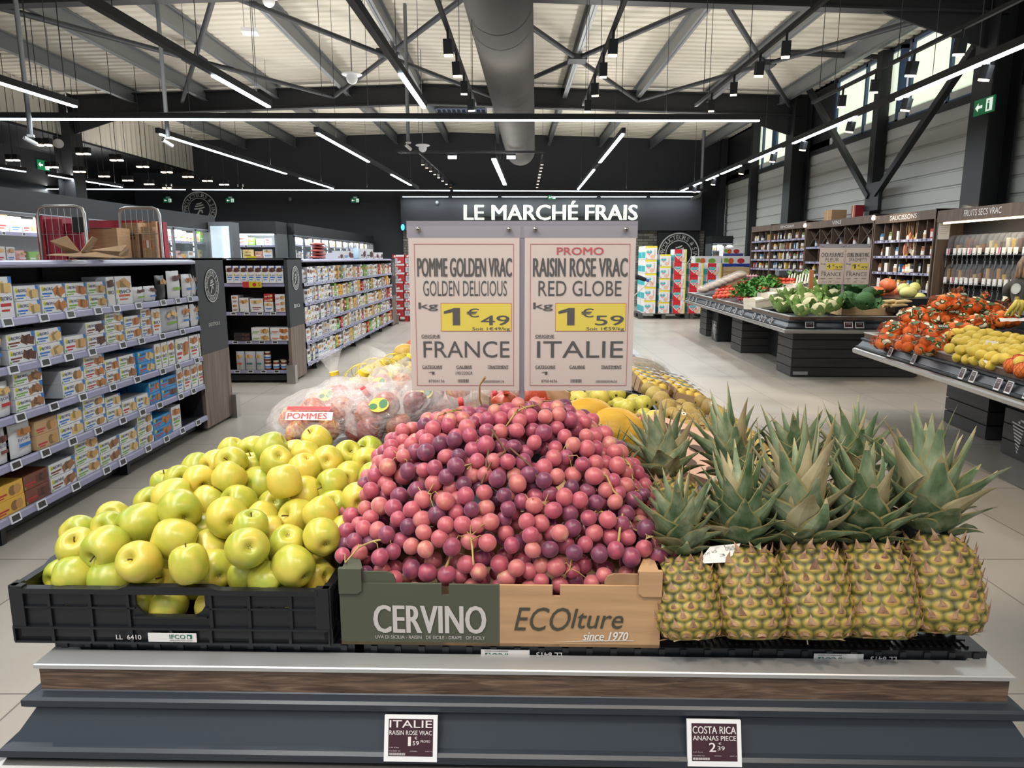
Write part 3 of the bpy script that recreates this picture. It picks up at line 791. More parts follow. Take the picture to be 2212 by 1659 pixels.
# ------------------------------------------------------------------ black folding crates and trays
def crate(name, label, Mx, w, d, h, group=None, front_text=None, cat='crate', thick=.012):
    """ventilated crate: floor, four walls (a handle opening in the long walls), rim"""
    th = thing(name, label, cat, Mx.translation.to_tuple(), Mx.to_euler().z, group)
    b = MB(Mx)
    b.box(-w / 2, w / 2, 0, d, 0, .012, CRATEB); b.build('crate_floor', th)

    def wall(m, L, nm):
        b = MB(Mx @ m); hb = .033 if h > .09 else h * .3
        b.box(-L / 2, L / 2, 0, thick, 0, hb, CRATEB)                               # lower band
        for i in range(9): x = -L / 2 + L * i / 8; b.box(max(x - .003, -L / 2), min(x + .003, L / 2), -.0045, 0, 0.003, hb - .003, CRATEB)
        b.box(-L / 2, L / 2, -.004, 0, hb - .004, hb, CRATEB); b.box(-L / 2, L / 2, -.004, 0, 0, .004, CRATEB)
        zt = h - .014
        hx = .066 if L > .3 else 0
        b.box(-L / 2, -L / 2 + .025, -.003, thick, hb, h, CRATEB); b.box(L / 2 - .025, L / 2, -.003, thick, hb, h, CRATEB)
        # recessed panel with slots, in columns
        slots = [-.23, -.2, -.145, .145, .17, .195, .22] if L > .5 else [-.12, -.09, .09, .12]
        xs = sorted([-L / 2 + .02, L / 2 - .02, -hx, hx] + [q for s in slots for q in (s - .006, s + .006)])
        zb = hb + (zt - hb) * .34; zm = hb + (zt - hb) * .52
        for i in range(len(xs) - 1):
            a, c = xs[i], xs[i + 1]; mid = (a + c) / 2
            if abs(mid) < hx:
                b.box(a, c, .003, .009, hb, zb, CRATEB)
            elif any(abs(mid - s) < .004 for s in slots):
                b.box(a, c, .003, .009, hb, zm, CRATEB); b.box(a, c, .003, .009, zm + .007, zt, CRATEB)
            else: b.box(a, c, .003, .009, hb, zt, CRATEB)
        if hx:
            for s in (-1, 1):
                b.prism([(s * hx, zb - .001), (s * (hx - .022), zb - .001), (s * (hx - .008), zb + .008), (s * hx, zb + .02)][::s], -.009, -.003, CRATEB, frame((0, 0, 0), (1, 0, 0), (0, 0, 1)))
            b.box(-hx - .004, hx + .004, -.003, .003, zb - .004, zb, CRATEB)
        for x in [-L * .38, -L * .25, -L * .13, L * .13, L * .25, L * .38]: b.box(x - .003, x + .003, -.002, .004, hb, zt, CRATEB)
        for q0, q1 in ((-L / 2 + .02, -hx), (hx, L / 2 - .02)): b.box(q0, q1, -.002, .004, hb + (zt - hb) * .55, hb + (zt - hb) * .6, CRATEB)
        # rim, raised a little over the handle
        b.box(-L / 2 + .02, L / 2 - .02, -.004, thick, zt, h - .004, CRATEB)
        rz = h + (.002 if hx else -.004)
        b.prism([(-.1, h - .005), (.1, h - .005), (.078, rz), (-.078, rz)], -thick, .004, CRATEB, frame((0, 0, 0), (1, 0, 0), (0, 0, 1)))
        return b.build(nm, th)
    wall(Matrix(), w, 'front_wall'); wall(TR(0, d, 0, PI), w, 'rear_wall')
    wall(TR(-w / 2, d / 2, 0, -PI / 2), d, 'side_wall'); wall(TR(w / 2, d / 2, 0, PI / 2), d, 'side_wall')
    if front_text: crate_marks(th, Mx @ frame((0, -.0052, 0), (1, 0, 0), (0, 0, 1)), front_text, h)
    return th


GRNI = M('label_green', (40, 108, 92), .5)


def crate_marks(th, m, code, h, flip=False, zc=.0155):
    """the printed number and the label of the crate pool (its square code is left blank)"""
    k = -1 if flip else 1
    m = m @ (TR(0, zc * 2, 0, PI) if flip else Matrix())
    b = MB(); b.text(code, m, .048, .0095, CHALK, .02, .001, -.080, zc); b.build('number', th)
    b = MB(); b.prism([(-.043, zc - .009), (.049, zc - .009), (.049, zc + .009), (-.043, zc + .009)], 0, .0008, PAPER, m)
    b.text('IFCO', m, .030, .0085, GRNI, .03, .0012, .013, zc + .002); b.rect(m, .031, .041, zc - .0025, zc + .0065, GRNI, .0012); b.disc(m, .035, zc + .001, .0025, .003, PAPER, .0016, 10)
    b.text('85003640275271603241', m, .044, .0026, INK, 0, .0012, .02, zc - .006); b.build('crate_label', th)


crate('apple_crate', 'low black ventilated crate of yellow apples numbered LL 6410', DM @ TR(-.652, .040, .882), .602, .40, .114, front_text='LL  6410')


def tray(label, lx, marks, w=.60, z0=.80, z1=.881, mark_x=0):
    Mx = DM @ TR(lx, .055, 0); th = thing('crate_tray', label, 'tray', Mx.translation.to_tuple(), R(-1.3), 'upside-down black trays under the front row')
    b = MB(Mx); b.box(-w / 2 + .012, w / 2 - .012, .012, .388, z0, z1 - .012, CRATEB); b.box(-w / 2, w / 2, 0, .4, z1 - .03, z1 - .004, CRATEB)
    for i in range(13): x = -w / 2 + .02 + (w - .04) * i / 12; b.box(x - .006, x + .006, -.003, .0, z1 - .028, z1 - .006, CRATEB)
    for i in range(40): x = -w / 2 + .03 + (w - .06) * i / 39; b.box(x - .003, x + .003, .012, .03, z1 - .004, z1 - .0005, CRATEB)
    b.box(-w / 2 + .02, w / 2 - .02, .035, .38, z1 - .004, z1, CRATEB); b.build('tray_body', th)
    if marks: crate_marks(th, Mx @ frame((mark_x, -.0035, 0), (1, 0, 0), (0, 0, 1)), marks, .03, True, z1 - .019)
    return th


tray('black upside-down tray under the apple crate', -.60, None, .58)
tray('black upside-down tray under the printed grape carton', .0, 'LL 6413', .585, mark_x=-.02)
tray('black upside-down tray carrying the pineapples', .585, 'LL 6413', .585, mark_x=.02)

# ------------------------------------------------------------------ the printed grape carton
OLV = M('olive_print', (74, 78, 62), .75); CARDIN = noise_mat('carton_inside', [(.3, (150, 116, 84)), (.7, (166, 130, 96))], (20, 20, 20), 3, .85)
SILV = M('carton_silver_ink', (192, 186, 182), .6); DKO = M('carton_dark_ink', (66, 64, 52), .7); CWH = M('carton_white_ink', (226, 220, 212), .6)
BX = DM @ TR(-.033, .045, .882); gb = thing('grape_carton', 'open printed cardboard carton heaped with red grapes, half olive green half brown', 'box', BX.translation.to_tuple(), R(-1.3))
bw, bd, bh, t = .598, .39, .123, .006
b = MB(BX); b.box(-bw / 2, bw / 2, 0, bd, 0, t, CARD); b.build('carton_base', gb)
b = MB(BX @ frame((0, 0, 0), (1, 0, 0), (0, 0, 1)))
xs = [-bw / 2, -.105, -.096, .0, .0, .0, .1, .109, bw / 2]
for x0, x1, h_, mt in ((-bw / 2, -.108, bh, OLV), (-.108, -.094, bh - .022, OLV), (-.094, .0, bh - .001, OLV), (.0, .098, bh - .001, CARD), (.098, .112, bh - .022, CARD), (.112, bw / 2, bh, CARD)):
    b.prism([(x0, 0), (x1, 0), (x1, h_), (x0, h_)], -t, 0, mt)
m = BX @ frame((0, -.0006, 0), (1, 0, 0), (0, 0, 1)); b.M = Matrix()
b.text('CERVINO', m, .209, .056, SILV, .03, .0006, -.131, .053); b.text('UVA DI SICILIA - RAISIN   DE SICILE - GRAPE   OF SICILY', m, .207, .0068, SILV, 0, .0006, -.131, .0165)
sh = Matrix(((1, .22, 0, 0), (0, 1, 0, 0), (0, 0, 1, 0), (0, 0, 0, 1)))
b.text('ECO', m @ TR(.082, .056, 0) @ sh, .100, .047, DKO, .0, .0006); b.text('lture', m @ TR(.184, .058, 0) @ sh, .094, .039, DKO, -.005, .0006)
b.text('since 1970', m @ TR(.198, .0235, 0) @ sh, .082, .0175, CWH, .03, .0012)
b.add([(.10, .0105, .0007), (.175, .0125, .0007), (.25, .0145, .0007), (.25, .0155, .0007), (.18, .0150, .0007)], [(0, 1, 2, 3, 4)], CWH, False, m)
b.build('front_panel', gb)
b = MB(BX); b.box(-bw / 2, bw / 2, bd - t, bd, 0, bh, CARD); b.build('rear_panel', gb)
for s, mt in ((-1, OLV), (1, CARD)):
    b = MB(BX); x = s * bw / 2; b.box(min(x, x - s * t), max(x, x - s * t), t, bd - t, t, .153, mt)
    ms = BX @ frame((x + s * .0006, bd / 2, .1), (0, s, 0), (0, 0, 1)); b.M = Matrix()
    if s < 0: b.text('ECOlture', ms, .11, .022, CWH, 0, .0006)
    ti = BX @ frame((x - s * (t + .0006), bd * .42, .112), (0, -s, 0), (0, 0, 1)); b.text('CERVINO', ti, .12, .022, DKO if s > 0 else CWH, .02, .0006)
    b.build('side_panel', gb)
    for yy, sg in ((0, -1), (bd, 1)):
        # corner post: front flap folded round the corner, top flap, inner gusset
        b = MB(BX); a0, a1 = (x, x - s * .043); y = yy + sg * .004
        poly = [(a0, .104), (a1 + s * .008, .104), (a1, .111), (a1, .153), (a0, .153)]
        b.prism(poly if s < 0 else poly[::-1], -.004, .0, mt, frame((0, y if sg < 0 else y - .004, 0), (1, 0, 0), (0, 0, 1)))
        c = [(x, yy), (x - s * .045, yy), (x - s * .02, yy - sg * .075), (x, yy - sg * .095)]
        b.prism(c if s * sg > 0 else c[::-1], .149, .153, mt)
        g = [(a1, .10), (a1 - s * .062, .10), (a1 - s * .062, .128), (a1 - s * .057, .140), (a1 - s * .045, .1445), (a1, .1445)]
        b.prism(g if s < 0 else g[::-1], 0, .004, OLV if s < 0 else CARDIN, frame((0, yy - sg * .008, 0), (1, 0, 0), (0, 0, 1)))
        b.build('corner_post', gb)

# ------------------------------------------------------------------ yellow apples
APPLE = noise_mat('golden_apple_skin', [(.24, (156, 166, 56)), (.5, (190, 182, 70)), (.76, (214, 188, 80))], (1.1, 1.1, .9), 3, .32, per_object=.34)
N_, L_, b_ = nodes(APPLE)          # pale speckles over the skin
base = b_.inputs['Base Color'].links[0].from_socket
vo = N_.new('ShaderNodeTexVoronoi'); vo.inputs['Scale'].default_value = 9; tcn = [q for q in N_ if q.type == 'TEX_COORD'][0]; L_.new(tcn.outputs['Object'], vo.inputs['Vector'])
cr = N_.new('ShaderNodeValToRGB'); cr.color_ramp.elements[0].position = .06; cr.color_ramp.elements[0].color = (.45, .45, .45, 1); cr.color_ramp.elements[1].position = .11; cr.color_ramp.elements[1].color = (0, 0, 0, 1)
mxx = N_.new('ShaderNodeMix'); mxx.data_type = 'RGBA'; mxx.inputs[7].default_value = (*lin((150, 140, 62)), 1)
L_.new(vo.outputs['Distance'], cr.inputs[0]); L_.new(cr.outputs[0], mxx.inputs[0]); L_.new(base, mxx.inputs[6]); L_.new(mxx.outputs[2], b_.inputs['Base Color'])
BROWN = M('stem_brown', (92, 66, 38), .7); CALYX = M('calyx_brown', (70, 60, 34), .8)
APROF = [(0, .60), (.05, .61), (.11, .67), (.20, .78), (.34, .88), (.5, .90), (.68, .83), (.84, .66), (.95, .42), (1, .12), (.99, -.18), (.92, -.46), (.79, -.70), (.62, -.86), (.45, -.93), (.3, -.92), (.18, -.84), (.09, -.75), (0, -.73)]


def apple_mesh(mat, nm, sq=1.0, lob=.03, n=28, seed=0):
    b = MB(); rd = random.Random(seed); p1, p2 = rd.uniform(0, 6), rd.uniform(0, 6); vs = []
    for r, z in APROF:
        for j in range(n):
            a = 2 * PI * j / n; q = 1 + lob * math.cos(5 * a + p1) * (1 if z < 0 else .4) * min(1, abs(z) * 1.3) + .03 * math.cos(2 * a + p2)
            vs.append((r * q * math.cos(a), r * q * math.sin(a), z * sq + .04 * r * math.cos(a + p2)))
    b.add(vs, [(i * n + j, (i + 1) * n + j, (i + 1) * n + (j + 1) % n, i * n + (j + 1) % n) for i in range(len(APROF) - 1) for j in range(n)], mat, True)
    return b.mesh(nm)


def apple_proto(mat, nm, cat, label='x', seed=0, sq=1.0):
    o = put(nm, apple_mesh(mat, nm, sq, seed=seed), None, label, cat)
    MB().tube([(0, 0, .58 * sq), (.03, .01, .75 * sq), (.12, .03, 1.02 * sq)], [.035, .03, .045], BROWN, 6).build('stem', o)
    b = MB()
    for k in range(5): a = 2 * PI * k / 5; b.add([(.03 * math.cos(a + 1), .03 * math.sin(a + 1), -.70 * sq), (.03 * math.cos(a - 1), .03 * math.sin(a - 1), -.70 * sq), (.13 * math.cos(a), .13 * math.sin(a), -.86 * sq)], [(0, 1, 2)], CALYX)
    b.disc(Matrix(), 0, 0, .06, .06, CALYX, -.715 * sq, 10); b.build('calyx', o)
    return Proto(o)


AP = [apple_proto(APPLE, 'golden_apple', 'apple', seed=k, sq=s) for k, s in enumerate((1.0, .95, 1.06))]
# heap read from the photograph: centre, radius (pixels of a 2.911x crop from (0, 900)), dimple and its kind
AL = [(500, 735, 110), (485, 835, 115, 503, 760, 's'), (672, 845, 128, 640, 885, 's'), (715, 640, 85, 735, 603, 's'), (690, 700, 85, 690, 676, 'c'), (880, 675, 135, 790, 705, 'c'), (1135, 590, 120, 1205, 628, 'c'),
      (880, 912, 125, 865, 858, 's'), (1100, 775, 125, 985, 740, 'c'), (480, 1010, 120), (670, 1030, 140), (1057, 1010, 125, 1065, 980, 's'), (390, 990, 70), (1360, 968, 125, 1435, 995, 'c'), (1310, 835, 115), (1555, 825, 120, 1610, 797, 'c'),
      (1430, 640, 122, 1497, 655, 'c'), (1100, 510, 115, 990, 548, 's'), (1310, 535, 105), (1500, 540, 110, 1440, 495, 's'), (1630, 420, 112), (1720, 565, 108, 1757, 512, 'c'), (1865, 640, 115, 1805, 600, 's'), (1805, 815, 118), (1820, 960, 125, 1915, 1018, 'c'),
      (2025, 755, 110, 2075, 795, 'c'), (1920, 475, 105), (1915, 340, 102), (1740, 285, 95, 1785, 240, 'c'), (1593, 212, 90, 1582, 225, 's'), (1455, 285, 80, 1455, 265, 's'), (1240, 320, 95), (1130, 405, 88), (1250, 405, 90, 1305, 430, 's'), (1440, 395, 100),
      (1360, 300, 70), (1460, 222, 60), (1590, 310, 80), (1700, 195, 60), (1990, 150, 88, 1945, 92, 's'), (2050, 280, 92, 2068, 272, 'c'), (2185, 245, 90, 2230, 200, 's'), (2195, 375, 85, 2195, 378, 'c'), (2085, 435, 74, 2030, 445, 's'), (2095, 565, 105, 2115, 500, 'c'),
      (2160, 725, 100), (2130, 890, 98), (1990, 900, 85, 1965, 905, 's'), (2015, 1000, 105), (1545, 1005, 98), (1680, 1025, 90), (1692, 920, 75), (1700, 740, 95), (1285, 715, 80), (945, 545, 80), (1045, 425, 70), (1860, 235, 72), (1925, 245, 68), (1215, 1040, 70), (1190, 925, 80),
      (1575, 700, 85), (2020, 612, 66), (1790, 410, 76), (1645, 640, 80), (2306, 284, 66, 2312, 290, 's'), (2432, 274, 74, 2440, 284, 'c'), (2322, 215, 52), (2352, 385, 80), (2246, 520, 96)]
pos, axs = [], []
rv = Vector((1, 0, 0)); uv = Vector((0, _sp, _cp)); fw = Vector((0, _cp, -_sp)); rd = random.Random(3)
for e in AL:
    u, v = e[0] / 2.911, 900 + e[1] / 2.911; dct = PX(u, v, y=1.0) - Vector((0, 0, H))   # ray with unit depth along the shop
    y = (H - .99 + .42 * 1.245) / (.42 - dct.z); p = Vector((0, 0, H)) + dct * y
    tt = (p - Vector((0, 0, H))).dot(fw); r = min(.043, max(.0355, e[2] / 2.911 * tt / F * 1.04)); pos.append([*p, r])
    if len(e) > 3:
        dx, dy = (e[3] - e[0]) / e[2], -(e[4] - e[1]) / e[2]; k = math.sqrt(max(.05, 1 - dx * dx - dy * dy)); a = rv * dx + uv * dy - fw * k
        axs.append(a if e[5] == 's' else -a)
    else:
        a = Vector((rd.gauss(0, 1), rd.gauss(.7, 1), rd.gauss(0, 1))); axs.append(a)
P_ = np.array(pos); A0 = P_[:, :3].copy(); nvis = len(P_)
cen = Dp(-.632, .24, 0)
for gy in range(5):                     # apples that carry the heap, lower layers
    for gx in range(8):
        for gz in range(2):
            q = Dp(-.632 - .255 + gx * .073 + (gy % 2) * .01, .085 + gy * .073, .936 + gz * .066)
            if q.z > .99 + .42 * (q.y - 1.245) - .045: continue
            P_ = np.vstack([P_, [q.x, q.y, q.z, .036]]); axs.append(Vector((rd.gauss(0, 1), rd.gauss(0, 1), rd.gauss(0, 1))))
A0 = P_[:, :3].copy()
for it in range(160):
    D_ = P_[:, None, :3] - P_[None, :, :3]; ds = np.sqrt((D_ ** 2).sum(-1)) + 1e-9; rs = (P_[:, None, 3] + P_[None, :, 3]) * .955
    ov = np.clip(rs - ds, 0, None); np.fill_diagonal(ov, 0)
    mv = (D_ / ds[..., None] * ov[..., None] * .42)
    wt = np.where(np.arange(len(P_)) < nvis, .35, 1.0)
    P_[:, :3] += mv.sum(1) * wt[:, None]
    dv = A0[:nvis] - P_[:nvis, :3]; fwn = A0[:nvis] - np.array([0, 0, H]); fwn /= np.linalg.norm(fwn, axis=1)[:, None]
    lat = dv - (dv * fwn).sum(1)[:, None] * fwn; P_[:nvis, :3] += lat * .25
    lo = np.minimum(P_[:, 2], 2); P_[:, 2] = np.maximum(P_[:, 2], .898 + P_[:, 3])
    yl = P_[:, 1] - (1.18 + .052 + (P_[:, 0] + .6) * -.0227 + .014); low = P_[:, 2] < 1.025
    P_[low, 1] += np.clip(P_[low, 3] * .97 - yl[low], 0, None)
    xl = P_[:, 0] + .935; P_[low, 0] += np.clip(P_[low, 3] - xl[low], 0, None)
    xr = -.355 - P_[:, 0]; lw = P_[:, 2] < 1.03; P_[lw, 0] -= np.clip(P_[lw, 3] - xr[lw], 0, None)
# say where each apple lies in the heap
rows = ['lowest', 'second', 'third', 'fourth', 'fifth', 'sixth', 'topmost']
order = {}
zb = np.digitize(P_[:nvis, 2], np.linspace(P_[:nvis, 2].min(), P_[:nvis, 2].max() + 1e-6, 8)) - 1
for k in range(7):
    idx = sorted([i for i in range(nvis) if zb[i] == k], key=lambda i: P_[i, 0])
    for j, i in enumerate(idx): order[i] = (k, j)
for i in range(len(P_)):
    a = axs[i].normalized(); q = Vector((0, 0, 1)).rotation_difference(a).to_matrix().to_4x4() @ Matrix.Rotation(rd.uniform(0, 6), 4, 'Z')
    Mx = Matrix.Translation(P_[i, :3]) @ q @ Matrix.Diagonal((P_[i, 3],) * 3 + (1,))
    hue = 'yellow-green apple'
    lab = '%s, %s layer of the heap, %s from the crate end' % (hue, rows[order[i][0]], ORD[order[i][1]]) if i < nvis else 'yellow apple low inside the black crate under the heap'
    AP[i % 3].at(Mx, lab, 'golden apples heaped in the black crate' if i < nvis else 'apples low in the black crate')

# ------------------------------------------------------------------ red grapes: bunches heaped in the carton
GRAPE = noise_mat('red_grape_skin', [(.18, (92, 46, 70)), (.32, (124, 56, 80)), (.46, (166, 72, 90)), (.60, (182, 86, 96)), (.80, (194, 112, 104)), (.93, (206, 174, 130))], (.9, .9, .9), 2, .36, per_object=.62, namp=.45)
nodes(GRAPE)[2].inputs['Subsurface Weight'].default_value = .25; nodes(GRAPE)[2].inputs['Subsurface Radius'].default_value = (.5, .2, .15); nodes(GRAPE)[2].inputs['Subsurface Scale'].default_value = .25; nodes(GRAPE)[2].inputs['Sheen Weight'].default_value = .25; nodes(GRAPE)[2].inputs['Sheen Tint'].default_value = (.85, .75, .95, 1)
STEMG = noise_mat('grape_stem_green', [(.3, (142, 112, 58)), (.7, (176, 156, 92))], (40, 40, 40), 2, .6); STEMD = M('grape_stem_brown', (96, 62, 38), .7)
gs = MB(); gs.ball((0, 0, 0), (1, 1, 1.07), GRAPE, 16, 11); GME = gs.mesh('grape')
GX0, GY0 = -.033, .245


def heap(x, y):
    """height of the grape heap over the carton (island coordinates)"""
    s = abs(x - GX0) / .345; q = (y - .06) / .27
    if s >= 1: return .9
    a = max(0.0, 1 - s ** 2.3) ** .62
    bq = math.sin(PI / 2 * min(1, max(0, q))) ** .8 if q < 1 else math.cos((q - 1) * 1.5)
    return .995 + .285 * a * bq * (1 + .06 * math.sin(17 * x + 3) * math.sin(14 * y)) - (.03 if q < .1 else 0)


rg = random.Random(11); G = []; gmin = .0152
cell = {}


def okk(p, r, f):
    ci = tuple(int(c // .035) for c in p)
    for a in (-1, 0, 1):
        for b2 in (-1, 0, 1):
            for c in (-1, 0, 1):
                for (q, rq) in cell.get((ci[0] + a, ci[1] + b2, ci[2] + c), ()):
                    if (p[0] - q[0]) ** 2 + (p[1] - q[1]) ** 2 + (p[2] - q[2]) ** 2 < ((r + rq) * f) ** 2: return False
    return True


for layer, (n_, off, f) in enumerate(((22000, 0, .82), (12000, .024, .84), (5000, .048, .90))):
    for _ in range(n_):
        x = rg.uniform(-.335, .335) + GX0; y = rg.uniform(.045, .43); hgt = heap(x, y)
        e = .004; nx, ny = (heap(x + e, y) - heap(x - e, y)) / (2 * e), (heap(x, y + e) - heap(x, y - e)) / (2 * e); ln = math.sqrt(1 + nx * nx + ny * ny)
        if rg.random() > ln / 4: continue
        o = off + rg.uniform(-.008, .008) + (.012 if rg.random() < .15 else 0); p = (x + nx / ln * o, y + ny / ln * o, hgt - o / ln); r = rg.choice((.0152, .0160, .0166, .0172, .0180))
        inb = p[2] < 1.035
        if inb and (abs(p[0] - GX0) > .299 - .008 - r or p[1] < .06 + r or p[1] > .425 - r): continue
        if p[2] < .905: continue
        if okk(p, r, f): cell.setdefault(tuple(int(c // .035) for c in p), []).append((p, r)); G.append((p, r, layer))
# one bunch per cluster of the heap
SEED = [(-.255, .10), (-.24, .22), (-.17, .14), (-.16, .32), (-.09, .09), (-.06, .21), (-.08, .38), (.02, .13), (.03, .30), (.10, .08), (.10, .20), (.13, .38), (.17, .13), (.22, .27), (.245, .12), (.25, .21)]
NM = ['at the carton corner beside the apples, lowest', 'spilling over the carton side towards the apples', 'pink, low in front near the olive corner', 'on the upper slope above the apples', 'hanging over the front edge on the olive half',
      'on the middle slope above the word on the carton', 'highest of the heap with a long stem against the price sheet', 'in the middle of the front slope', 'near the top below the signpost', 'over the front edge on the brown half', 'on the middle slope over the brown half',
      'at the top on the melon side', 'low in front towards the pineapples', 'on the upper slope towards the pineapples', 'at the carton corner beside the pineapples, lowest', 'spilling over the carton side towards the pineapples']
bun = [[] for _ in SEED]
for p, r, ly in G:
    k = min(range(len(SEED)), key=lambda i: (p[0] - SEED[i][0]) ** 2 + (p[1] - SEED[i][1]) ** 2 * 1.2 + 0.02 * (rg.random() - .5) ** 2); bun[k].append((p, r, ly))
for k, (sd, g) in enumerate(zip(SEED, bun)):
    c = Dp(sd[0], sd[1], heap(*sd)); th = thing('grape_bunch', 'bunch of red grapes ' + NM[k], 'grapes', c.to_tuple(), 0, 'red grape bunches in the carton')
    g.sort(key=lambda e: e[2])
    for p, r, ly in g[:100]:
        o = bpy.data.objects.new('grape', GME); COL.objects.link(o); o.parent = th
        o.matrix_basis = Matrix.Translation(Dp(*p) - c) @ Matrix.Rotation(rg.uniform(0, 6), 4, (rg.random(), rg.random(), rg.random() + .1)) @ Matrix.Diagonal((r, r, r, 1))
    # stem: a main stalk near the surface with side stalks down to grapes
    up = [Dp(e[0][0], e[0][1], e[0][2]) for e in g if e[2] == 0]
    b = MB(); nd = Vector((rg.uniform(-.04, .04), rg.uniform(-.03, .05), 0))
    st = [c + Vector((0, .0, .012)), c + nd * .6 + Vector((0, 0, .012)), c + nd * 1.3 + Vector((0, 0, .006)), c + nd * 2 - Vector((0, 0, .02))]
    if k == 6:
        a0 = PX(1044, 880, y=1.56); st = [PX(1048, 815, y=1.50), PX(1036, 832, y=1.515), PX(1036, 862, y=1.53), PX(1046, 892, y=1.545), PX(1052, 930, y=1.56)]
    b.tube(st, [.0026] + [.0020] * (len(st) - 2) + [.0014], STEMG if k % 3 else STEMG, 7)
    near = sorted(up, key=lambda q: min((q - s).length for s in st))[:6]
    for q in near:
        s = min(st, key=lambda s_: (q - s_).length); mid = (s + q) / 2 + Vector((rg.uniform(-.008, .008), rg.uniform(-.01, .004), .012)); b.tube([s, mid, q], [.0014, .0010, .0008], STEMG, 5)
    b.build('stalk', th)
# bare dark stalks lying over the heap
for k, pts in enumerate(([(1062, 928), (1092, 975), (1102, 968), (1150, 1010), (1160, 1032)], [(1068, 930), (1056, 968), (1050, 1010)], [(1092, 975), (1060, 1000), (1040, 1045)], [(955, 1028), (990, 1010), (1018, 1003), (1010, 1015)], [(1278, 1022), (1310, 1028), (1325, 1060), (1338, 1072)], [(960, 1235), (975, 1195), (990, 1168)], [(1335, 1180), (1338, 1150), (1345, 1110)])):
    q = []
    for u, v in pts:
        for yy in np.arange(1.2, 1.7, .004):
            p = PX(u, v, y=yy); l = DM.inverted() @ p
            if l.z < heap(l.x, l.y) + .017: break
        q.append(p)
    MB().tube(q, [.003] + [.0024] * (len(q) - 1), STEMD if k < 3 else STEMG, 7).build('grape_stalk', label='bare %s stalk lying on the grapes, %s' % ('dark' if k < 3 else 'pale', ['the long forked one near the top', 'the short one below the sign', 'the thin one reaching down the middle', 'the curled one on the apple side', 'the forked one on the pineapple side', 'the low one over the olive half', 'the low one near the pineapple corner'][k]), cat='stalk', group=None)
# ================================================================== pineapples
PEYE = noise_mat('pineapple_rind', [(.06, (150, 104, 74)), (.17, (176, 134, 84)), (.30, (172, 148, 66)), (.44, (114, 110, 50)), (.55, (72, 68, 36)), (.64, (46, 44, 24))], (34, 34, 34), 4, .55, bump=.35, namp=.42)
N_, L_, b_ = nodes(PEYE); at_ = N_.new('ShaderNodeAttribute'); at_.attribute_name = 'eye'; rp_ = [q for q in N_ if q.type == 'VALTORGB'][0]; ad_ = N_.new('ShaderNodeMath'); ad_.operation = 'ADD'; a2_ = N_.new('ShaderNodeMath'); a2_.operation = 'SUBTRACT'; a2_.inputs[1].default_value = .5
L_.new(rp_.inputs[0].links[0].from_socket, a2_.inputs[0]); L_.new(at_.outputs['Fac'], ad_.inputs[0]); L_.new(a2_.outputs[0], ad_.inputs[1]); L_.new(ad_.outputs[0], rp_.inputs[0])
PBRN = noise_mat('pineapple_bract', [(.3, (112, 78, 56)), (.7, (186, 150, 118))], (40, 40, 40), 3, .8)
LEAF = noise_mat('pineapple_leaf', [(.28, (56, 82, 44)), (.45, (96, 116, 82)), (.6, (134, 146, 114)), (.78, (174, 176, 142))], (34, 34, 6), 5, .5, per_object=.12)
LEAFE = noise_mat('pineapple_leaf_edge', [(.3, (122, 122, 74)), (.7, (160, 144, 96))], (30, 30, 30), 2, .6)
LEAFD = noise_mat('pineapple_leaf_dry', [(.3, (140, 122, 82)), (.7, (184, 172, 134))], (26, 26, 5), 3, .7)


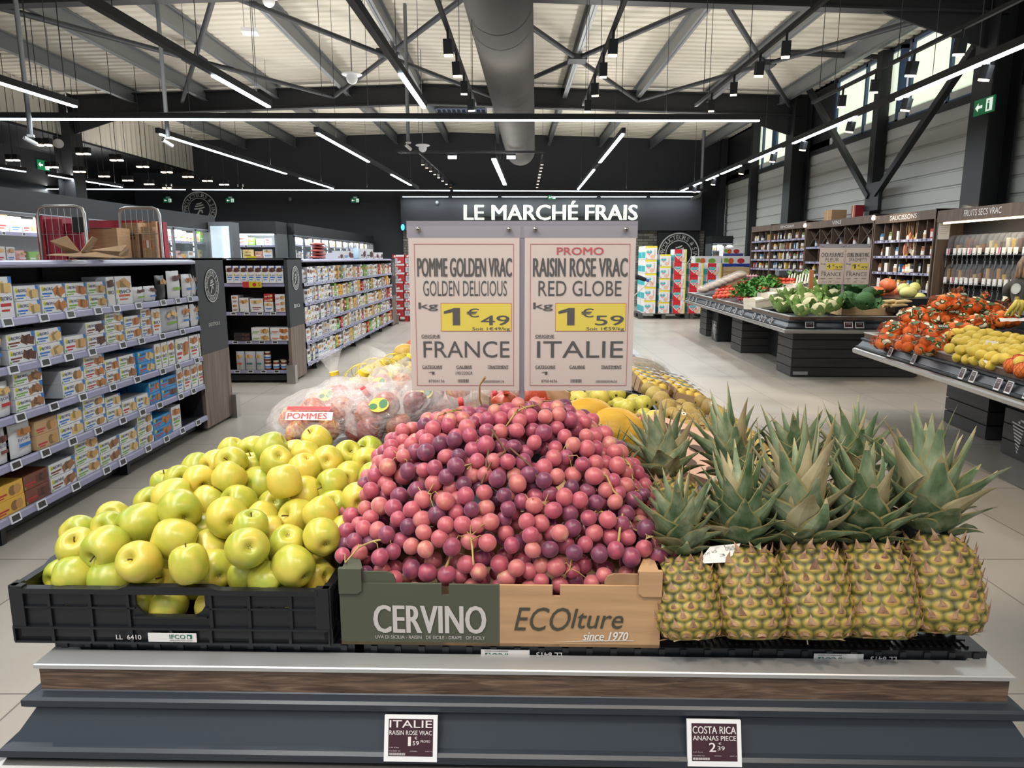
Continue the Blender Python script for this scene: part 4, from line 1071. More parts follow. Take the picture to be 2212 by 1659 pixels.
def pine_body(seed):
    """barrel with rows of eyes: raised shields, dark grooves, dry bracts"""
    rd = random.Random(seed); b = MB(); NC, NRW = 13, 9; n, m = NC * 8, 64; Lb, Rb = .160, .0640; vs = []; cls = []

    def prof(t): return Rb * (1.03 - .10 * t) * (1 - (.36 * (1 - t / .28) ** 2.4 if t < .28 else 0) - (.42 * ((t - .66) / .34) ** 2.2 if t > .66 else 0))
    for i in range(m + 1):
        t = i / m
        for j in range(n):
            a = j / n * NC; rr = t * NRW; best = 9
            for r0 in (math.floor(rr) - 1, math.floor(rr), math.floor(rr) + 1):
                off = .5 * (r0 % 2); c = round(a - off) + off
                dd_ = math.hypot((a - c) * 1.0, (rr - r0 - .5) * .94)
                if dd_ < best: best, bc = dd_, (r0, c)
            e = max(0, 1 - (best / .62) ** 2); h = .0065 * e ** .8
            r = prof(t) + h * min(1, 8 * t * (1 - t) + .2); ang = 2 * PI * j / n
            vs.append((r * math.cos(ang), r * math.sin(ang), t * Lb)); cls.append(best)
    k0 = len(b.v); b.add(vs, [(i * n + j, i * n + (j + 1) % n, (i + 1) * n + (j + 1) % n, (i + 1) * n + j) for i in range(m) for j in range(n)], PEYE, True); b.eye = (k0, [c + .05 * (i // n / m - .5) * 2 for i, c in enumerate(cls)])
    for r0 in range(NRW):
        for c in range(NC):
            t = (r0 + .42) / NRW; a = 2 * PI * (c + .5 * (r0 % 2)) / NC; r = prof(t) + .0045
            ra = Vector((math.cos(a), math.sin(a), 0)); ta = Vector((-ra.y, ra.x, 0)); z = Vector((0, 0, 1)); p = ra * r + z * t * Lb
            w = rd.uniform(.0065, .0100); l = rd.uniform(.012, .021); tw = ta * rd.uniform(-.007, .007)
            b.add([p - ta * w - z * .002, p + ta * w - z * .002, p + ra * .004 + z * l * .45 + ta * w * .45, p + ra * .0075 + z * l + tw, p + ra * .004 + z * l * .45 - ta * w * .45, p + ra * .0035], [(0, 5, 4), (0, 1, 5), (5, 1, 2), (5, 2, 3), (5, 3, 4)], PBRN)
    b.disc(Matrix(), 0, 0, Rb * .66, Rb * .66, PBRN, .001, 20)
    for c in range(11):      # ragged dry leaves around the cut base
        a = 2 * PI * c / 11 + rd.uniform(-.2, .2); ra = Vector((math.cos(a), math.sin(a), 0)); ta = Vector((-ra.y, ra.x, 0)); l = rd.uniform(.018, .036)
        p = ra * .040 + Vector((0, 0, .004)); q = ra * (.040 + l) + Vector((0, 0, rd.uniform(-.002, .012))); b.add([p - ta * .009, p + ta * .009, (p + q) / 2 + ta * .008, q, (p + q) / 2 - ta * .008], [(0, 1, 2, 3, 4)], LEAFD if c % 3 else PBRN)
    return b


def pine_crown(seed, L=.25):
    rd = random.Random(seed); b = MB(); N = 46
    for k in range(N):
        t = k / (N - 1); a = k * 2.39996 + rd.uniform(-.2, .2)
        # outer leaves short and bent out, inner ones long and upright
        ln = L * (.22 + .78 * t ** .62) * rd.uniform(.85, 1.12); wd = (.0150 + .0125 * math.sin(PI * min(1, t * 1.1))) * rd.uniform(.9, 1.15)
        el = R(8 + 66 * t ** .75 + rd.uniform(-7, 7)); curl = R(rd.uniform(-18, 34) if t > .3 else rd.uniform(20, 75)) * (1 if rd.random() > .12 else -2.2)
        ra = Vector((math.cos(a), math.sin(a), 0)); ta = Vector((-ra.y, ra.x, 0)); p = ra * (.024 * (1 - t) + .004) + Vector((0, 0, .004 + .055 * t)); vs = []; S = 9; e = el
        tw = rd.uniform(-.5, .5)
        for i in range(S + 1):
            s = i / S; w = wd * (1 - s ** 2.2) * (.75 + .5 * math.sin(PI * min(1, s * 1.3 + .15))) + .0006
            d = ra * math.cos(e) + Vector((0, 0, 1)) * math.sin(e); nrm = ra * -math.sin(e) + Vector((0, 0, 1)) * math.cos(e)
            tq = (ta * math.cos(tw * s) + nrm * math.sin(tw * s)); up = nrm * w * .38
            vs += [p + tq * w + up, p + tq * w * .86 + up * .72, p + tq * w * .4 + up * .15, p, p - tq * w * .4 + up * .15, p - tq * w * .86 + up * .72, p - tq * w + up]
            p = p + d * ln / S; e -= curl / S * (s * 1.6)
        dry = rd.random() < (.16 if t > .35 else .22)
        for i in range(S):
            for j in range(6):
                mt = LEAFD if dry or (i >= S - 1 and rd.random() < .7) else (LEAFE if j in (0, 5) else LEAF)
                b.add([vs[i * 7 + j], vs[i * 7 + j + 1], vs[(i + 1) * 7 + j + 1], vs[(i + 1) * 7 + j]], [(0, 1, 2, 3)], mt, True)
    return b


def pb_mesh(k):
    b = pine_body(k); me = b.mesh('body'); a = me.attributes.new('eye', 'FLOAT', 'POINT'); q = np.full(len(b.v), .9, np.float32); q[b.eye[0]:b.eye[0] + len(b.eye[1])] = b.eye[1]; a.data.foreach_set('value', q); return me


PB = [pb_mesh(k) for k in range(3)]; PC = [pine_crown(20 + k, .165 + .012 * (k % 3)).mesh('crown') for k in range(6)]


def pineapple(Mx, kb, kc, label, group, cs=1.0, ct=0):
    th = thing('pineapple', label, 'pineapple', (0, 0, 0), 0, group); th.matrix_basis = Mx
    for nm, me, m in (('body', PB[kb], Matrix()), ('crown', PC[kc], TR(0, 0, .153, ct, 0, 0, cs))):
        o = bpy.data.objects.new(nm, me); COL.objects.link(o); o.parent = th; o.matrix_basis = m
    return th


FR = [(1494, 1.235, .93, 27, -3, 'beside the grape carton, yellow at its base'), (1627, 1.235, 1.03, 26, -1, 'second from the grape carton, with few crown leaves'), (1762, 1.228, 1.07, 28, 0, 'third from the grapes, a dry thread down it'),
      (1900, 1.232, 1.07, 27, 2, 'fourth from the grape carton, lime-green eyes'), (2034, 1.25, 1.12, 26, 4, 'at the tray end farthest from the grapes')]
for k, (u, y, s, tilt, roll, nm) in enumerate(FR):
    p = PX(u, 1392, y=y - .025); tl = R(tilt)
    Mx = Matrix.Translation((p.x, y - .022, .886 + .042 * s * math.sin(tl))) @ Matrix.Rotation(R(roll), 4, 'Y') @ Matrix.Rotation(-tl, 4, 'X') @ Matrix.Rotation(k * 1.3, 4, 'Z') @ Matrix.Diagonal((s, s, s, 1))
    pineapple(Mx, k % 3, k, 'ripe pineapple of the front row, ' + nm, 'front row pineapples', (1.0, .96, 1.05, .98, 1.08)[k], k)
BR = [(1360, 1.47, -26, 0, 'leaning over the grapes'), (1475, 1.48, -8, 1, 'second from the grapes'), (1620, 1.50, -4, 2, 'in the middle'), (1745, 1.50, 2, 3, 'fourth from the grapes'), (1865, 1.49, 6, 4, 'at the tray end')]
for k, (u, y, roll, kc, nm) in enumerate(BR):
    p = PX(u, 1200, y=y); s = 1.02; tl = R(34)
    Mx = Matrix.Translation((p.x + (.035 if k == 0 else 0), y, .93 + .055 * math.sin(tl))) @ Matrix.Rotation(R(roll), 4, 'Y') @ Matrix.Rotation(-tl, 4, 'X') @ Matrix.Rotation(k * 2.1 + 1, 4, 'Z') @ Matrix.Diagonal((s, s, s, 1))
    pineapple(Mx, (k + 1) % 3, (kc + 3) % 6, 'pineapple of the back row, crown showing, ' + nm, 'back row pineapples', .90, k * 1.7)
MB(DM).box(.31, .88, .45, .86, .80, .93, CRATEB).build('crate_block', label='dark crate block hidden beneath the back row of pineapples', cat='crate')
# swing tags
p = PX(1553, 1196, y=1.25); th = thing('swing_tag', 'white paper tag with handwriting hanging from the first pineapple', 'tag', p.to_tuple())
Mx = frame(p, (1, 0, .18), (.25, .62, .75)); b = MB(); b.prism([(-.045, -.012), (.022, -.020), (.044, .012), (-.012, .016)], 0, .0012, PAPER, Mx); b.build('paper', th)
b = MB()
for i, (x, y) in enumerate(((-.022, .003), (-.008, .005), (.005, -.004))): b.text(['2,39', 'x5', '3'][i], Mx, .010, .005, C((90, 88, 92)), 0, .0018, x, y)
for i in range(7): b.rect(Mx, .014 + i * .0026, .0152 + i * .0026, .002, .010, C((90, 88, 92)), .0018)
b.build('writing', th)
p = PX(1944, 1190, y=1.31); th = thing('swing_tag', 'black tag with yellow letters bent behind the last pineapple', 'tag', p.to_tuple())
Mx = frame(p, (.45, -.75, -.2), (0, .3, 1)); b = MB(); b.add([(x * .014, y, .012 * math.sin(y * 40)) for y in (-.06, -.03, 0, .03, .055) for x in (-1, 1)], [(2 * i, 2 * i + 1, 2 * i + 3, 2 * i + 2) for i in range(4)], C((22, 22, 24)), True, Mx); b.build('paper', th)
b = MB(); b.text('lles', Mx @ Matrix.Rotation(R(90), 4, 'Z'), .03, .012, YEL, .01, .0155, .012, 0); b.build('writing', th)
THR = C((196, 172, 128), .7)
b = MB(); b.tube([PX(u, v, y=y) for u, v, y in ((1738, 1235, 1.262), (1750, 1275, 1.243), (1745, 1320, 1.222), (1740, 1360, 1.205), (1745, 1392, 1.20))], .0014, THR, 5); b.build('dry_thread', label='long dry straw thread hanging down the middle pineapple', cat='straw')

# ================================================================== price sign over the fruit
SGREY = M('sign_grey_lilac', (128, 124, 134), .4); SPAPER = M('price_sheet_paper', (192, 177, 170), .55); REDL = M('sheet_red_line', (168, 60, 66), .55)
SY = 1.68
SLEEVE = film('clear_sleeve', (240, 240, 240), .93, .06, 6, .15)


def sheet_art(b, m, T, k):
    """T: lines (text, x0, x1, y0, y1, colour, bold) in sheet units, y down"""
    for t, x0, x1, y0, y1, col, bo in T:
        if t == '#bar':
            xx = x0; rr_ = random.Random(4)
            while xx < x1: w_ = rr_.choice((2, 3, 5)); b.rect(m, xx * k, (xx + w_) * k, -y1 * k, -y0 * k, INK, .0012); xx += w_ + rr_.choice((2, 3, 4))
        elif t == '#line': b.rect(m, x0 * k, x1 * k, -y1 * k, -y0 * k, col, .0012)
        elif t == '#box':
            b.rect(m, x0 * k, x1 * k, -y1 * k, -y0 * k, REDL, .0008); b.rect(m, (x0 + 4) * k, (x1 - 4) * k, -(y1 - 4) * k, -(y0 + 4) * k, col, .0010)
        else: b.text(t, m, (x1 - x0) * k, (y1 - y0) * k, col, bo, .0014, (x0 + x1) / 2 * k, -(y0 + y1) / 2 * k)


def sheet_lines(top, l1, l2, euro, cents, origin, cal, code, ref, ow=None):
    T = [('#line', -382, 382, -548, -544, REDL, 0), ('#line', -382, 382, 548, 552, REDL, 0), ('#line', -382, -378, -548, 552, REDL, 0), ('#line', 378, 382, -548, 552, REDL, 0)]
    if top: T.append((top, -178, 178, -522, -466, RED, .03))
    o = ow or (-326, 348)
    T += [(l1, -358, 364, -442, -300, INK, .022), (l2[0], l2[1], l2[2], -270, -152, INK, 0), ('kg', -356, -206, -102, -38, INK, .03), ('#box', -186, 364, -98, 122, YEL, 0),
          ('#1' if euro == '1' else euro, -158, -40, -60, 74, INK, .04), ('€', 16, 112, -56, 12, INK, .03), (cents, 126, 346, -2, 74, INK, .035), ('Soit 1€%s/kg' % cents if euro == '1' else 'Soit %s€%s' % (euro, cents), 58, 350, 88, 120, INK, .01),
          ('ORIGINE', -340, -194, 148, 170, INK, .03), ('#line', -340, -194, 174, 177, INK, 0), (origin, o[0], o[1], 198, 328, INK, 0),
          ('CATEGORIE', -338, -182, 390, 412, INK, .03), ('#line', -338, -182, 415, 418, INK, 0), ('CALIBRE', -70, 52, 390, 412, INK, .03), ('#line', -70, 52, 415, 418, INK, 0), ('TRAITEMENT', 178, 340, 390, 412, INK, .03), ('#line', 178, 340, 415, 418, INK, 0),
          ('#1', -288, -244, 440, 462, INK, .03), (code, -290, -166, 504, 526, INK, 0), ('#bar', -60, 28, 500, 527, INK, 0), (ref, 140, 306, 508, 528, INK, 0)]
    if cal: T.append((cal, -76, 58, 438, 464, INK, 0))
    return T


def price_sign(label, y, uc, v0, v1, ww, sheets, half, post, M_face, zpost, k=None, thick=.014):
    """two price sheets in sleeves hung on a grey header with a post between them"""
    c = PX(uc, (v0 + v1) / 2, y=y); th = thing('price_sign_stand', label, 'price sign', (c.x, y, zpost))
    a, e = PX(uc, v0, y=y), PX(uc, v1, y=y); top, bot = a.z, e.z; hh = (top - bot)
    hx = hh * .0
    X = half
    b = MB(); b.box(c.x - X, c.x + X, y, y + thick, top - hh * .098, top, SGREY); b.build('header', th)
    b = MB(); b.box(c.x - post, c.x + post, y + .001, y + thick * .8, zpost, top - hh * .09, SGREY); b.build('post', th)
    b = MB(); b.box(c.x - .08, c.x + .08, y - .05, y + .06, zpost - .004, zpost + .006, CHAR); b.build('foot', th)
    sc_ = hh * .903 / 1185
    for s, T in zip((-1, 1), sheets):
        mc = frame((c.x + s * (X - 427 * sc_ - X * .012), y - .004, bot + 592 * sc_), (1, 0, 0), (0, 0, 1))
        b = MB(); b.prism([(-424 * sc_, -592 * sc_), (424 * sc_, -592 * sc_), (424 * sc_, 592 * sc_), (-424 * sc_, 592 * sc_)], -.002, 0, SPAPER, mc); sheet_art(b, mc, T, sc_); o = b.build('price_sheet', th)
        b = MB(); b.rect(mc, -430 * sc_, 430 * sc_, -600 * sc_, 680 * sc_, SLEEVE, .0035); b.build('sleeve', o)
        for sx in (-345, 345):
            b = MB(); b.M = mc @ TR(sx * sc_, 655 * sc_, .002); b.lathe([(0, 0), (19 * sc_, 0), (19 * sc_, .003), (12 * sc_, .006), (0, .0065)], STEEL, 14); b.rect(Matrix(), -11 * sc_, 11 * sc_, -2.5 * sc_, 2.5 * sc_, BLACK, .0067); b.rect(Matrix(), -2.5 * sc_, 2.5 * sc_, -11 * sc_, 11 * sc_, BLACK, .0067); b.build('bolt', th)
    return th


hs = (PX(1373, 650, y=SY).x - PX(882, 650, y=SY).x) / 2
price_sign('grey signpost over the grapes with two printed price sheets, FRANCE and ITALIE', SY, 1127.5, 477, 843, None,
           [sheet_lines(None, 'POMME GOLDEN VRAC', ('GOLDEN DELICIOUS', -318, 328), '1', '49', 'FRANCE', '190/220GR', '87004136', '0000000004136'),
            sheet_lines('PROMO', 'RAISIN ROSE VRAC', ('RED GLOBE', -318, 322), '1', '59', 'ITALIE', None, '87004636', '0000000004636')], hs, .0071, None, .99)

# ================================================================== fruit behind the signpost
def sheared(lx, ly, z0=None):
    """frame of a crate lying on the sloping deck (x across and down the slope)"""
    s = 1 if lx > 0 else -1
    return DM @ Matrix.Translation((lx, ly, (z0 if z0 is not None else zdeck(lx)))) @ Matrix.Rotation(R(14) * s, 4, 'Y')


CR = []
for lx, ly, d, h, nm in ((.325, 2.55 - 1.18, .60, .13, 'green pear crate behind the red fruit'), (.325, 1.09, .27, .10, 'small black crate holding a few red persimmons'), (.73, 1.20, .60, .07, 'black crate of brown pears nearest the pineapples'), (.73, 1.81, .60, .07, 'second black crate of brown pears along the rim'),
                         (-.32, .88, .60, .12, 'black crate under the dark red apple bag'), (-.72, .88, .60, .10, 'black crate under the apple bags at the rim'), (-.32, 1.49, .60, .12, 'black crate under the far apple bags'), (-.72, 1.49, .60, .10, 'black crate at the rim under the far apple bags'),
                         (-.72, 2.1, .60, .10, 'black crate under the netted lemons'), (-.72, 2.72, .60, .10, 'black crate at the rim holding mixed exotic fruit'), (.73, 2.42, .60, .08, 'black crate under the yellow fruit punnets'), (.73, 3.03, .60, .08, 'black crate under the nut bags')):
    m = sheared(lx, ly); CR.append(m); crate('fruit_crate', 'ventilated ' + nm, m, .39, d, h, 'crates on the fruit island')
WHS = C((222, 220, 214), .5)
b = MB(); a0, a1 = PX(842, 985, y=1.93), PX(893, 955, y=2.35); b.bar(a0, a1, .012, .05, WHS); b.build('divider_strip', label='pale divider strip between the yellow apples and the apple bags', cat='divider')


# pears
PEARG = noise_mat('green_pear_skin', [(.3, (176, 168, 62)), (.55, (204, 190, 84)), (.75, (206, 158, 84))], (16, 16, 10), 4, .4, per_object=.3)
PEARB = noise_mat('brown_pear_skin', [(.28, (132, 104, 52)), (.48, (172, 142, 72)), (.68, (196, 172, 92))], (22, 22, 14), 5, .5, per_object=.3)
PPROF = [(0, -.98), (.12, -.97), (.3, -1.0), (.55, -.93), (.82, -.72), (.98, -.38), (1.0, -.05), (.9, .3), (.72, .6), (.55, .9), (.46, 1.2), (.4, 1.45), (.28, 1.6), (.1, 1.66), (0, 1.62)]


def pear_proto(mat, nm, bend):
    b = MB(); n = 18; vs = [(r * math.cos(2 * PI * j / n) + bend * max(0, z) ** 2, r * math.sin(2 * PI * j / n), z) for r, z in PPROF for j in range(n)]
    b.add(vs, [(i * n + j, i * n + (j + 1) % n, (i + 1) * n + (j + 1) % n, (i + 1) * n + j) for i in range(len(PPROF) - 1) for j in range(n)], mat, True)
    o = put(nm, b.mesh(nm), None, 'x', 'pear'); k = bend * 2.6
    MB().tube([(k, 0, 1.58), (k * 1.1, .05, 1.9), (k * 1.2 + .1, .12, 2.25)], [.07, .05, .07], BROWN, 6).build('stem', o)
    MB().lathe([(0, -1.0), (.14, -1.01), (.16, -.97)], CALYX, 8).build('calyx', o)
    return Proto(o)


PGP = [pear_proto(PEARG, 'green_pear', x) for x in (0, .06)]; PBP = [pear_proto(PEARB, 'brown_pear', x) for x in (.0, .10, -.08)]
STK = M('round_sticker', (232, 226, 210), .5)


def lying(base, x, y, z, s, az, el=0):
    """set a long fruit down on its side at (x, y, z) of a crate frame"""
    return base @ Matrix.Translation((x, y, z)) @ Matrix.Rotation(az, 4, 'Z') @ Matrix.Rotation(R(90) + el, 4, 'Y') @ Matrix.Rotation(rd.uniform(0, 6), 4, 'Z') @ Matrix.Diagonal((s, s, s, 1))


rd = random.Random(21)
for r in range(6):
    for c in range(4):
        lay = .095 + (.035 if (r + c) % 3 == 0 else 0)
        PGP[(r + c) % 2].at(lying(CR[0], -.145 + c * .096, .055 + r * .098, lay, .038, rd.uniform(.6, 2.4), rd.uniform(-.3, .3)), 'yellow-green pear in the inner crate, %s row, %s from the ridge' % (ORD[r], ORD[c]), 'green pears in the inner crate')
for q in range(2):
    for r in range(7):
        for c in range(4):
            up = .045 if (r * 3 + c) % 3 == 0 else 0; s = rd.uniform(.037, .043)
            o = PBP[(r + c + q) % 3].at(lying(CR[2 + q], -.135 + c * .092 + (r % 2) * .02, .04 + r * .083, .072 + up, s, rd.uniform(-.9, 1.5), rd.uniform(-.25, .25)),
                                    'brownish pear in the %s crate along the rim, %s row, %s from the ridge' % ('nearest' if q == 0 else 'second', ORD[r], ORD[c]), 'brown pears along the rim')
            if (r * 4 + c + q) % 5 == 0:
                mw = o.matrix_basis.to_3x3().inverted() @ Vector((0, -.5, .85)); mw.z = 0; mw.normalize(); f = frame(mw * 1.0 + Vector((0, 0, -.1)), (0, 0, 1), mw.cross(Vector((0, 0, 1)))); b = MB(f if f.to_3x3().col[2].dot(mw) > 0 else f @ Matrix.Rotation(PI, 4, 'X')); b.ring(Matrix(), 0, 0, .10, .24, STK, .035, 16); b.disc(Matrix(), 0, 0, .10, .10, CHAR, .034, 12)
                q2 = b.mesh('sticker'); q3 = bpy.data.objects.new('sticker', q2); COL.objects.link(q3); q3.parent = o
# persimmons and melons, pomegranate carton
PERS = noise_mat('persimmon_skin', [(.3, (196, 84, 58)), (.7, (220, 122, 78))], (18, 18, 18), 3, .35, per_object=.3)
b = MB(); b.ball((0, 0, 0), (1, 1, .88), PERS, 18, 12); o = put('persimmon', b.mesh('persimmon'), None, 'x', 'persimmon')
b = MB()
for k in range(4): a = k * PI / 2; b.add([(.1 * math.cos(a), .1 * math.sin(a), .9), (.42 * math.cos(a + .5), .42 * math.sin(a + .5), .84), (.5 * math.cos(a), .5 * math.sin(a), .83), (.42 * math.cos(a - .5), .42 * math.sin(a - .5), .84)], [(0, 3, 2, 1)], C((110, 112, 60)))
b.build('calyx', o); PRP = Proto(o)
for k, (u, v, y, s) in enumerate(((1253, 883, 2.28, .036), (1290, 890, 2.30, .037), (1316, 902, 2.32, .034), (1374, 917, 2.22, .038), (1380, 928, 2.18, .033), (1412, 925, 2.30, .034), (1425, 940, 2.26, .034), (1385, 990, 1.98, .034))):
    p = PX(u, v, y=y); PRP.at(TR(*p, k, R(20 * (k % 3 - 1)), R(15 * (k % 2)), s), 'orange-red persimmon by the yellow melons, %s from the signpost' % ORD[k], 'persimmons in the small crate')
MEL = noise_mat('yellow_melon_rind', [(.35, (226, 164, 40)), (.6, (240, 190, 66)), (.75, (196, 140, 40))], (5, 26, 26), 5, .45, bump=.4)
for k, (u, v, y, sz, rz) in enumerate(((1262, 915, 1.93, (.105, .072, .072), .5), (1318, 935, 1.90, (.10, .070, .070), .35))):
    p = PX(u, v, y=y); b = MB(TR(p.x, p.y, p.z, rz)); b.ball((0, 0, 0), sz, MEL, 24, 16, lambda d: 1 + .012 * math.sin(9 * math.atan2(d.z, d.y)) - .05 * max(0, -d.x)); o = b.build('yellow_melon', None, 'ridged bright yellow melon behind the grapes, %s' % ('closer to the signpost' if k == 0 else 'touching the pineapple leaves'), 'melon')
    MB(TR(p.x, p.y, p.z, rz)).tube([(sz[0] * .97, 0, 0), (sz[0] * 1.08, .005, .01)], .006, STEMG, 6).build('stem', o)
mb = MB(DM); mb.box(.08, .30, .56, .86, .9, 1.0, CARD); mb.build('melon_carton', label='open brown carton carrying the yellow melons', cat='box')
# pomegranate carton around the post
pc = PX(1122, 868, y=2.05); cm = TR(pc.x, pc.y, pc.z - .09, .3); th = thing('fruit_carton', 'small brown carton of pomegranates behind the signpost foot', 'box', (pc.x, pc.y, pc.z - .09))
for nm, q in (('carton_floor', (-.12, .12, -.1, .1, 0, .005)), ('front_panel', (-.12, .12, -.1, -.095, 0, .11)), ('rear_panel', (-.12, .12, .095, .1, 0, .11)), ('side_panel', (-.12, -.115, -.1, .1, 0, .13)), ('side_panel', (.115, .12, -.1, .1, 0, .13))): MB(cm).box(*q, CARD).build(nm, th)
b = MB(cm @ frame((0, -.101, .05), (1, 0, 0), (0, 0, 1))); b.ring(Matrix(), .05, .01, .012, .018, INK, .001, 16); b.build('print', th)
POM = noise_mat('pomegranate_skin', [(.3, (188, 62, 42)), (.7, (206, 96, 58))], (14, 14, 14), 3, .35, per_object=.2)
b = MB(); b.ball((0, 0, 0), 1, POM, 18, 12, lambda d: 1 + .03 * math.cos(6 * math.atan2(d.y, d.x))); o = put('pomegranate', b.mesh('pomegranate'), None, 'x', 'pomegranate'); MB().lathe([(.14, .94), (.15, 1.1), (.22, 1.22), (.12, 1.1)], POM, 10).build('crown', o); POP = Proto(o)
for k, (x, y, z) in enumerate(((-.055, -.045, .085), (.05, -.045, .06), (-.05, .045, .07), (.055, .045, .085))):
    q = cm @ Vector((x, y, z)); POP.at(TR(*q, k, R(25), 0, .046), 'red pomegranate in the small carton, at its %s corner' % ['post-side front', 'melon-side front', 'apple-side rear', 'melon-side rear'][k], 'pomegranates in the small carton')
b = MB(DM); b.box(-.16, .26, .70, 1.05, .88, pc.z - .09, CRATEB); b.build('crate_block', label='dark crate block carrying the pomegranate carton', cat='crate')
# pressed cardboard fruit trays by the pineapples
for k, (u, v, y) in enumerate(((1478, 950, 2.08), (1500, 985, 1.98))):
    p = PX(u, v, y=y); m = TR(p.x, p.y, p.z, -.5, R(20), R(12)); th = thing('cardboard_tray', 'empty pinkish cardboard fruit tray behind the pineapple crowns, %s one' % ('upper' if k == 0 else 'lower'), 'tray', p.to_tuple())
    PK = C((196, 160, 140), .8); b = MB(m); b.box(-.13, .13, -.08, .08, -.03, 0, PK); b.build('tray_body', th)
    b = MB(m)
    for i in range(3):
        for j in range(2): b.disc(Matrix(), -.08 + i * .075, -.035 + j * .07, .024, .018, C((66, 40, 34)), .001, 14)  # flat dark discs on the tray face
    b.build('tray_dark_spot', th, kind=None); b = MB(m); b.rect(Matrix(), .085, .125, -.05, .0, PAPER, .0015); b.rect(Matrix(), .09, .12, -.045, -.025, C((60, 140, 130)), .002); b.build('paper_label', th)
b = MB(DM); b.box(.50, .92, .66, 1.2, .80, .90, CRATEB); b.build('crate_block', label='low dark crate carrying the cardboard fruit trays', cat='crate')
# yellow fruit punnets with printed paper bands
PUN = C((186, 150, 112), .8); APR = noise_mat('yellow_plum_skin', [(.3, (220, 180, 60)), (.7, (236, 206, 96))], (20, 20, 20), 2, .4)
b = MB(); b.ball((0, 0, 0), 1, APR, 12, 8); PLP = Proto(put('yellow_plum', b.mesh('yellow_plum'), None, 'x', 'plum'))
for r in range(4):
    for c in range(2):
        m = CR[10] @ TR(-.09 + c * .19, .07 + r * .14, .07); q = m.translation; th = thing('fruit_punnet', 'cardboard punnet of yellow fruit, %s row, %s side' % (ORD[r], ('ridge', 'rim')[c]), 'punnet', q.to_tuple(), 0, 'yellow fruit punnets')
        for nm, z in (('punnet_floor', (-.08, .08, -.06, .06, 0, .005)), ('long_wall', (-.08, .08, -.06, -.055, 0, .055)), ('long_wall', (-.08, .08, .055, .06, 0, .055)), ('short_wall', (-.08, -.075, -.06, .06, 0, .07)), ('short_wall', (.075, .08, -.06, .06, 0, .07)), ('paper_band', (-.08, .08, -.02, .02, .088, .09))): MB(m).box(*z, PAPER if nm == 'paper_band' else PUN).build(nm, th)
        b = MB(m); b.rect(Matrix(), -.05, .02, -.012, .012, C((70, 120, 60)), .0915); b.disc(Matrix(), .05, 0, .015, .015, C((230, 235, 230)), .092, 12); b.disc(Matrix(), .05, 0, .008, .008, C((60, 60, 60)), .093, 12); b.build('band_print', th)
        for i in range(3):
            for j in (-1, 1): w_ = m @ Vector((-.045 + i * .045, j * .03, .052)); PLP.at(TR(*w_, 0, 0, 0, .026), 'yellow plum in the %s %s-side punnet' % (ORD[r], ('ridge', 'rim')[c]), 'yellow plums, %s %s-side punnet' % (ORD[r], ('ridge', 'rim')[c]))
CLEARF = film('clear_bag_film', (254, 252, 250), .80, .05, 17, 1.0)
NUT = noise_mat('pistachio_shell', [(.3, (150, 120, 76)), (.7, (196, 170, 120))], (60, 60, 60), 2, .6)
for k, (x, y) in enumerate(((.0, .15), (.02, .38))):
    m = CR[11] @ TR(x, y, .10); th = thing('nut_bag', 'clear bag of shelled nuts at the far rim, %s one' % ('nearer' if k == 0 else 'farther'), 'bag', m.translation.to_tuple())
    MB(m).ball((0, 0, .01), (.14, .09, .05), NUT, 20, 10, lambda d: 1 + .08 * noise.noise(d * 9)).build('nut_fill', th); MB(m).ball((0, 0, .015), (.16, .11, .062), CLEARF, 24, 14, lambda d: 1 + .08 * noise.noise(d * 5)).build('bag_film', th)

# ------------------------------------------------------------------ bagged red apples
RAP = noise_mat('red_striped_apple_skin', [(.30, (150, 44, 40)), (.46, (186, 78, 56)), (.60, (206, 128, 76)), (.74, (206, 180, 92))], (5, 5, 3), 4, .35, per_object=.3)
RAD = noise_mat('dark_red_apple_skin', [(.30, (110, 34, 34)), (.5, (150, 52, 44)), (.70, (178, 96, 60))], (5, 5, 3), 4, .35, per_object=.3)
RP = [apple_proto(RAP, 'red_yellow_apple', 'apple', seed=9), apple_proto(RAD, 'dark_red_apple', 'apple', seed=8)]
GRNP = C((44, 110, 60)); YLP = C((232, 200, 50)); REDP = C((206, 40, 44))


def film_blob(c, ax, rz, seed, amp=.13):
    """crumpled bag skin around the fruit"""
    off = Vector((seed * 3.1, seed * 1.7, 0))
    return lambda b: b.ball((0, 0, 0), ax, CLEARF, 44, 26, lambda d: 1 + amp * noise.noise(d * 2.6 + off) + .05 * noise.noise(d * 9 + off) - .04 * abs(noise.noise(d * 16 + off)), TR(*c, rz))


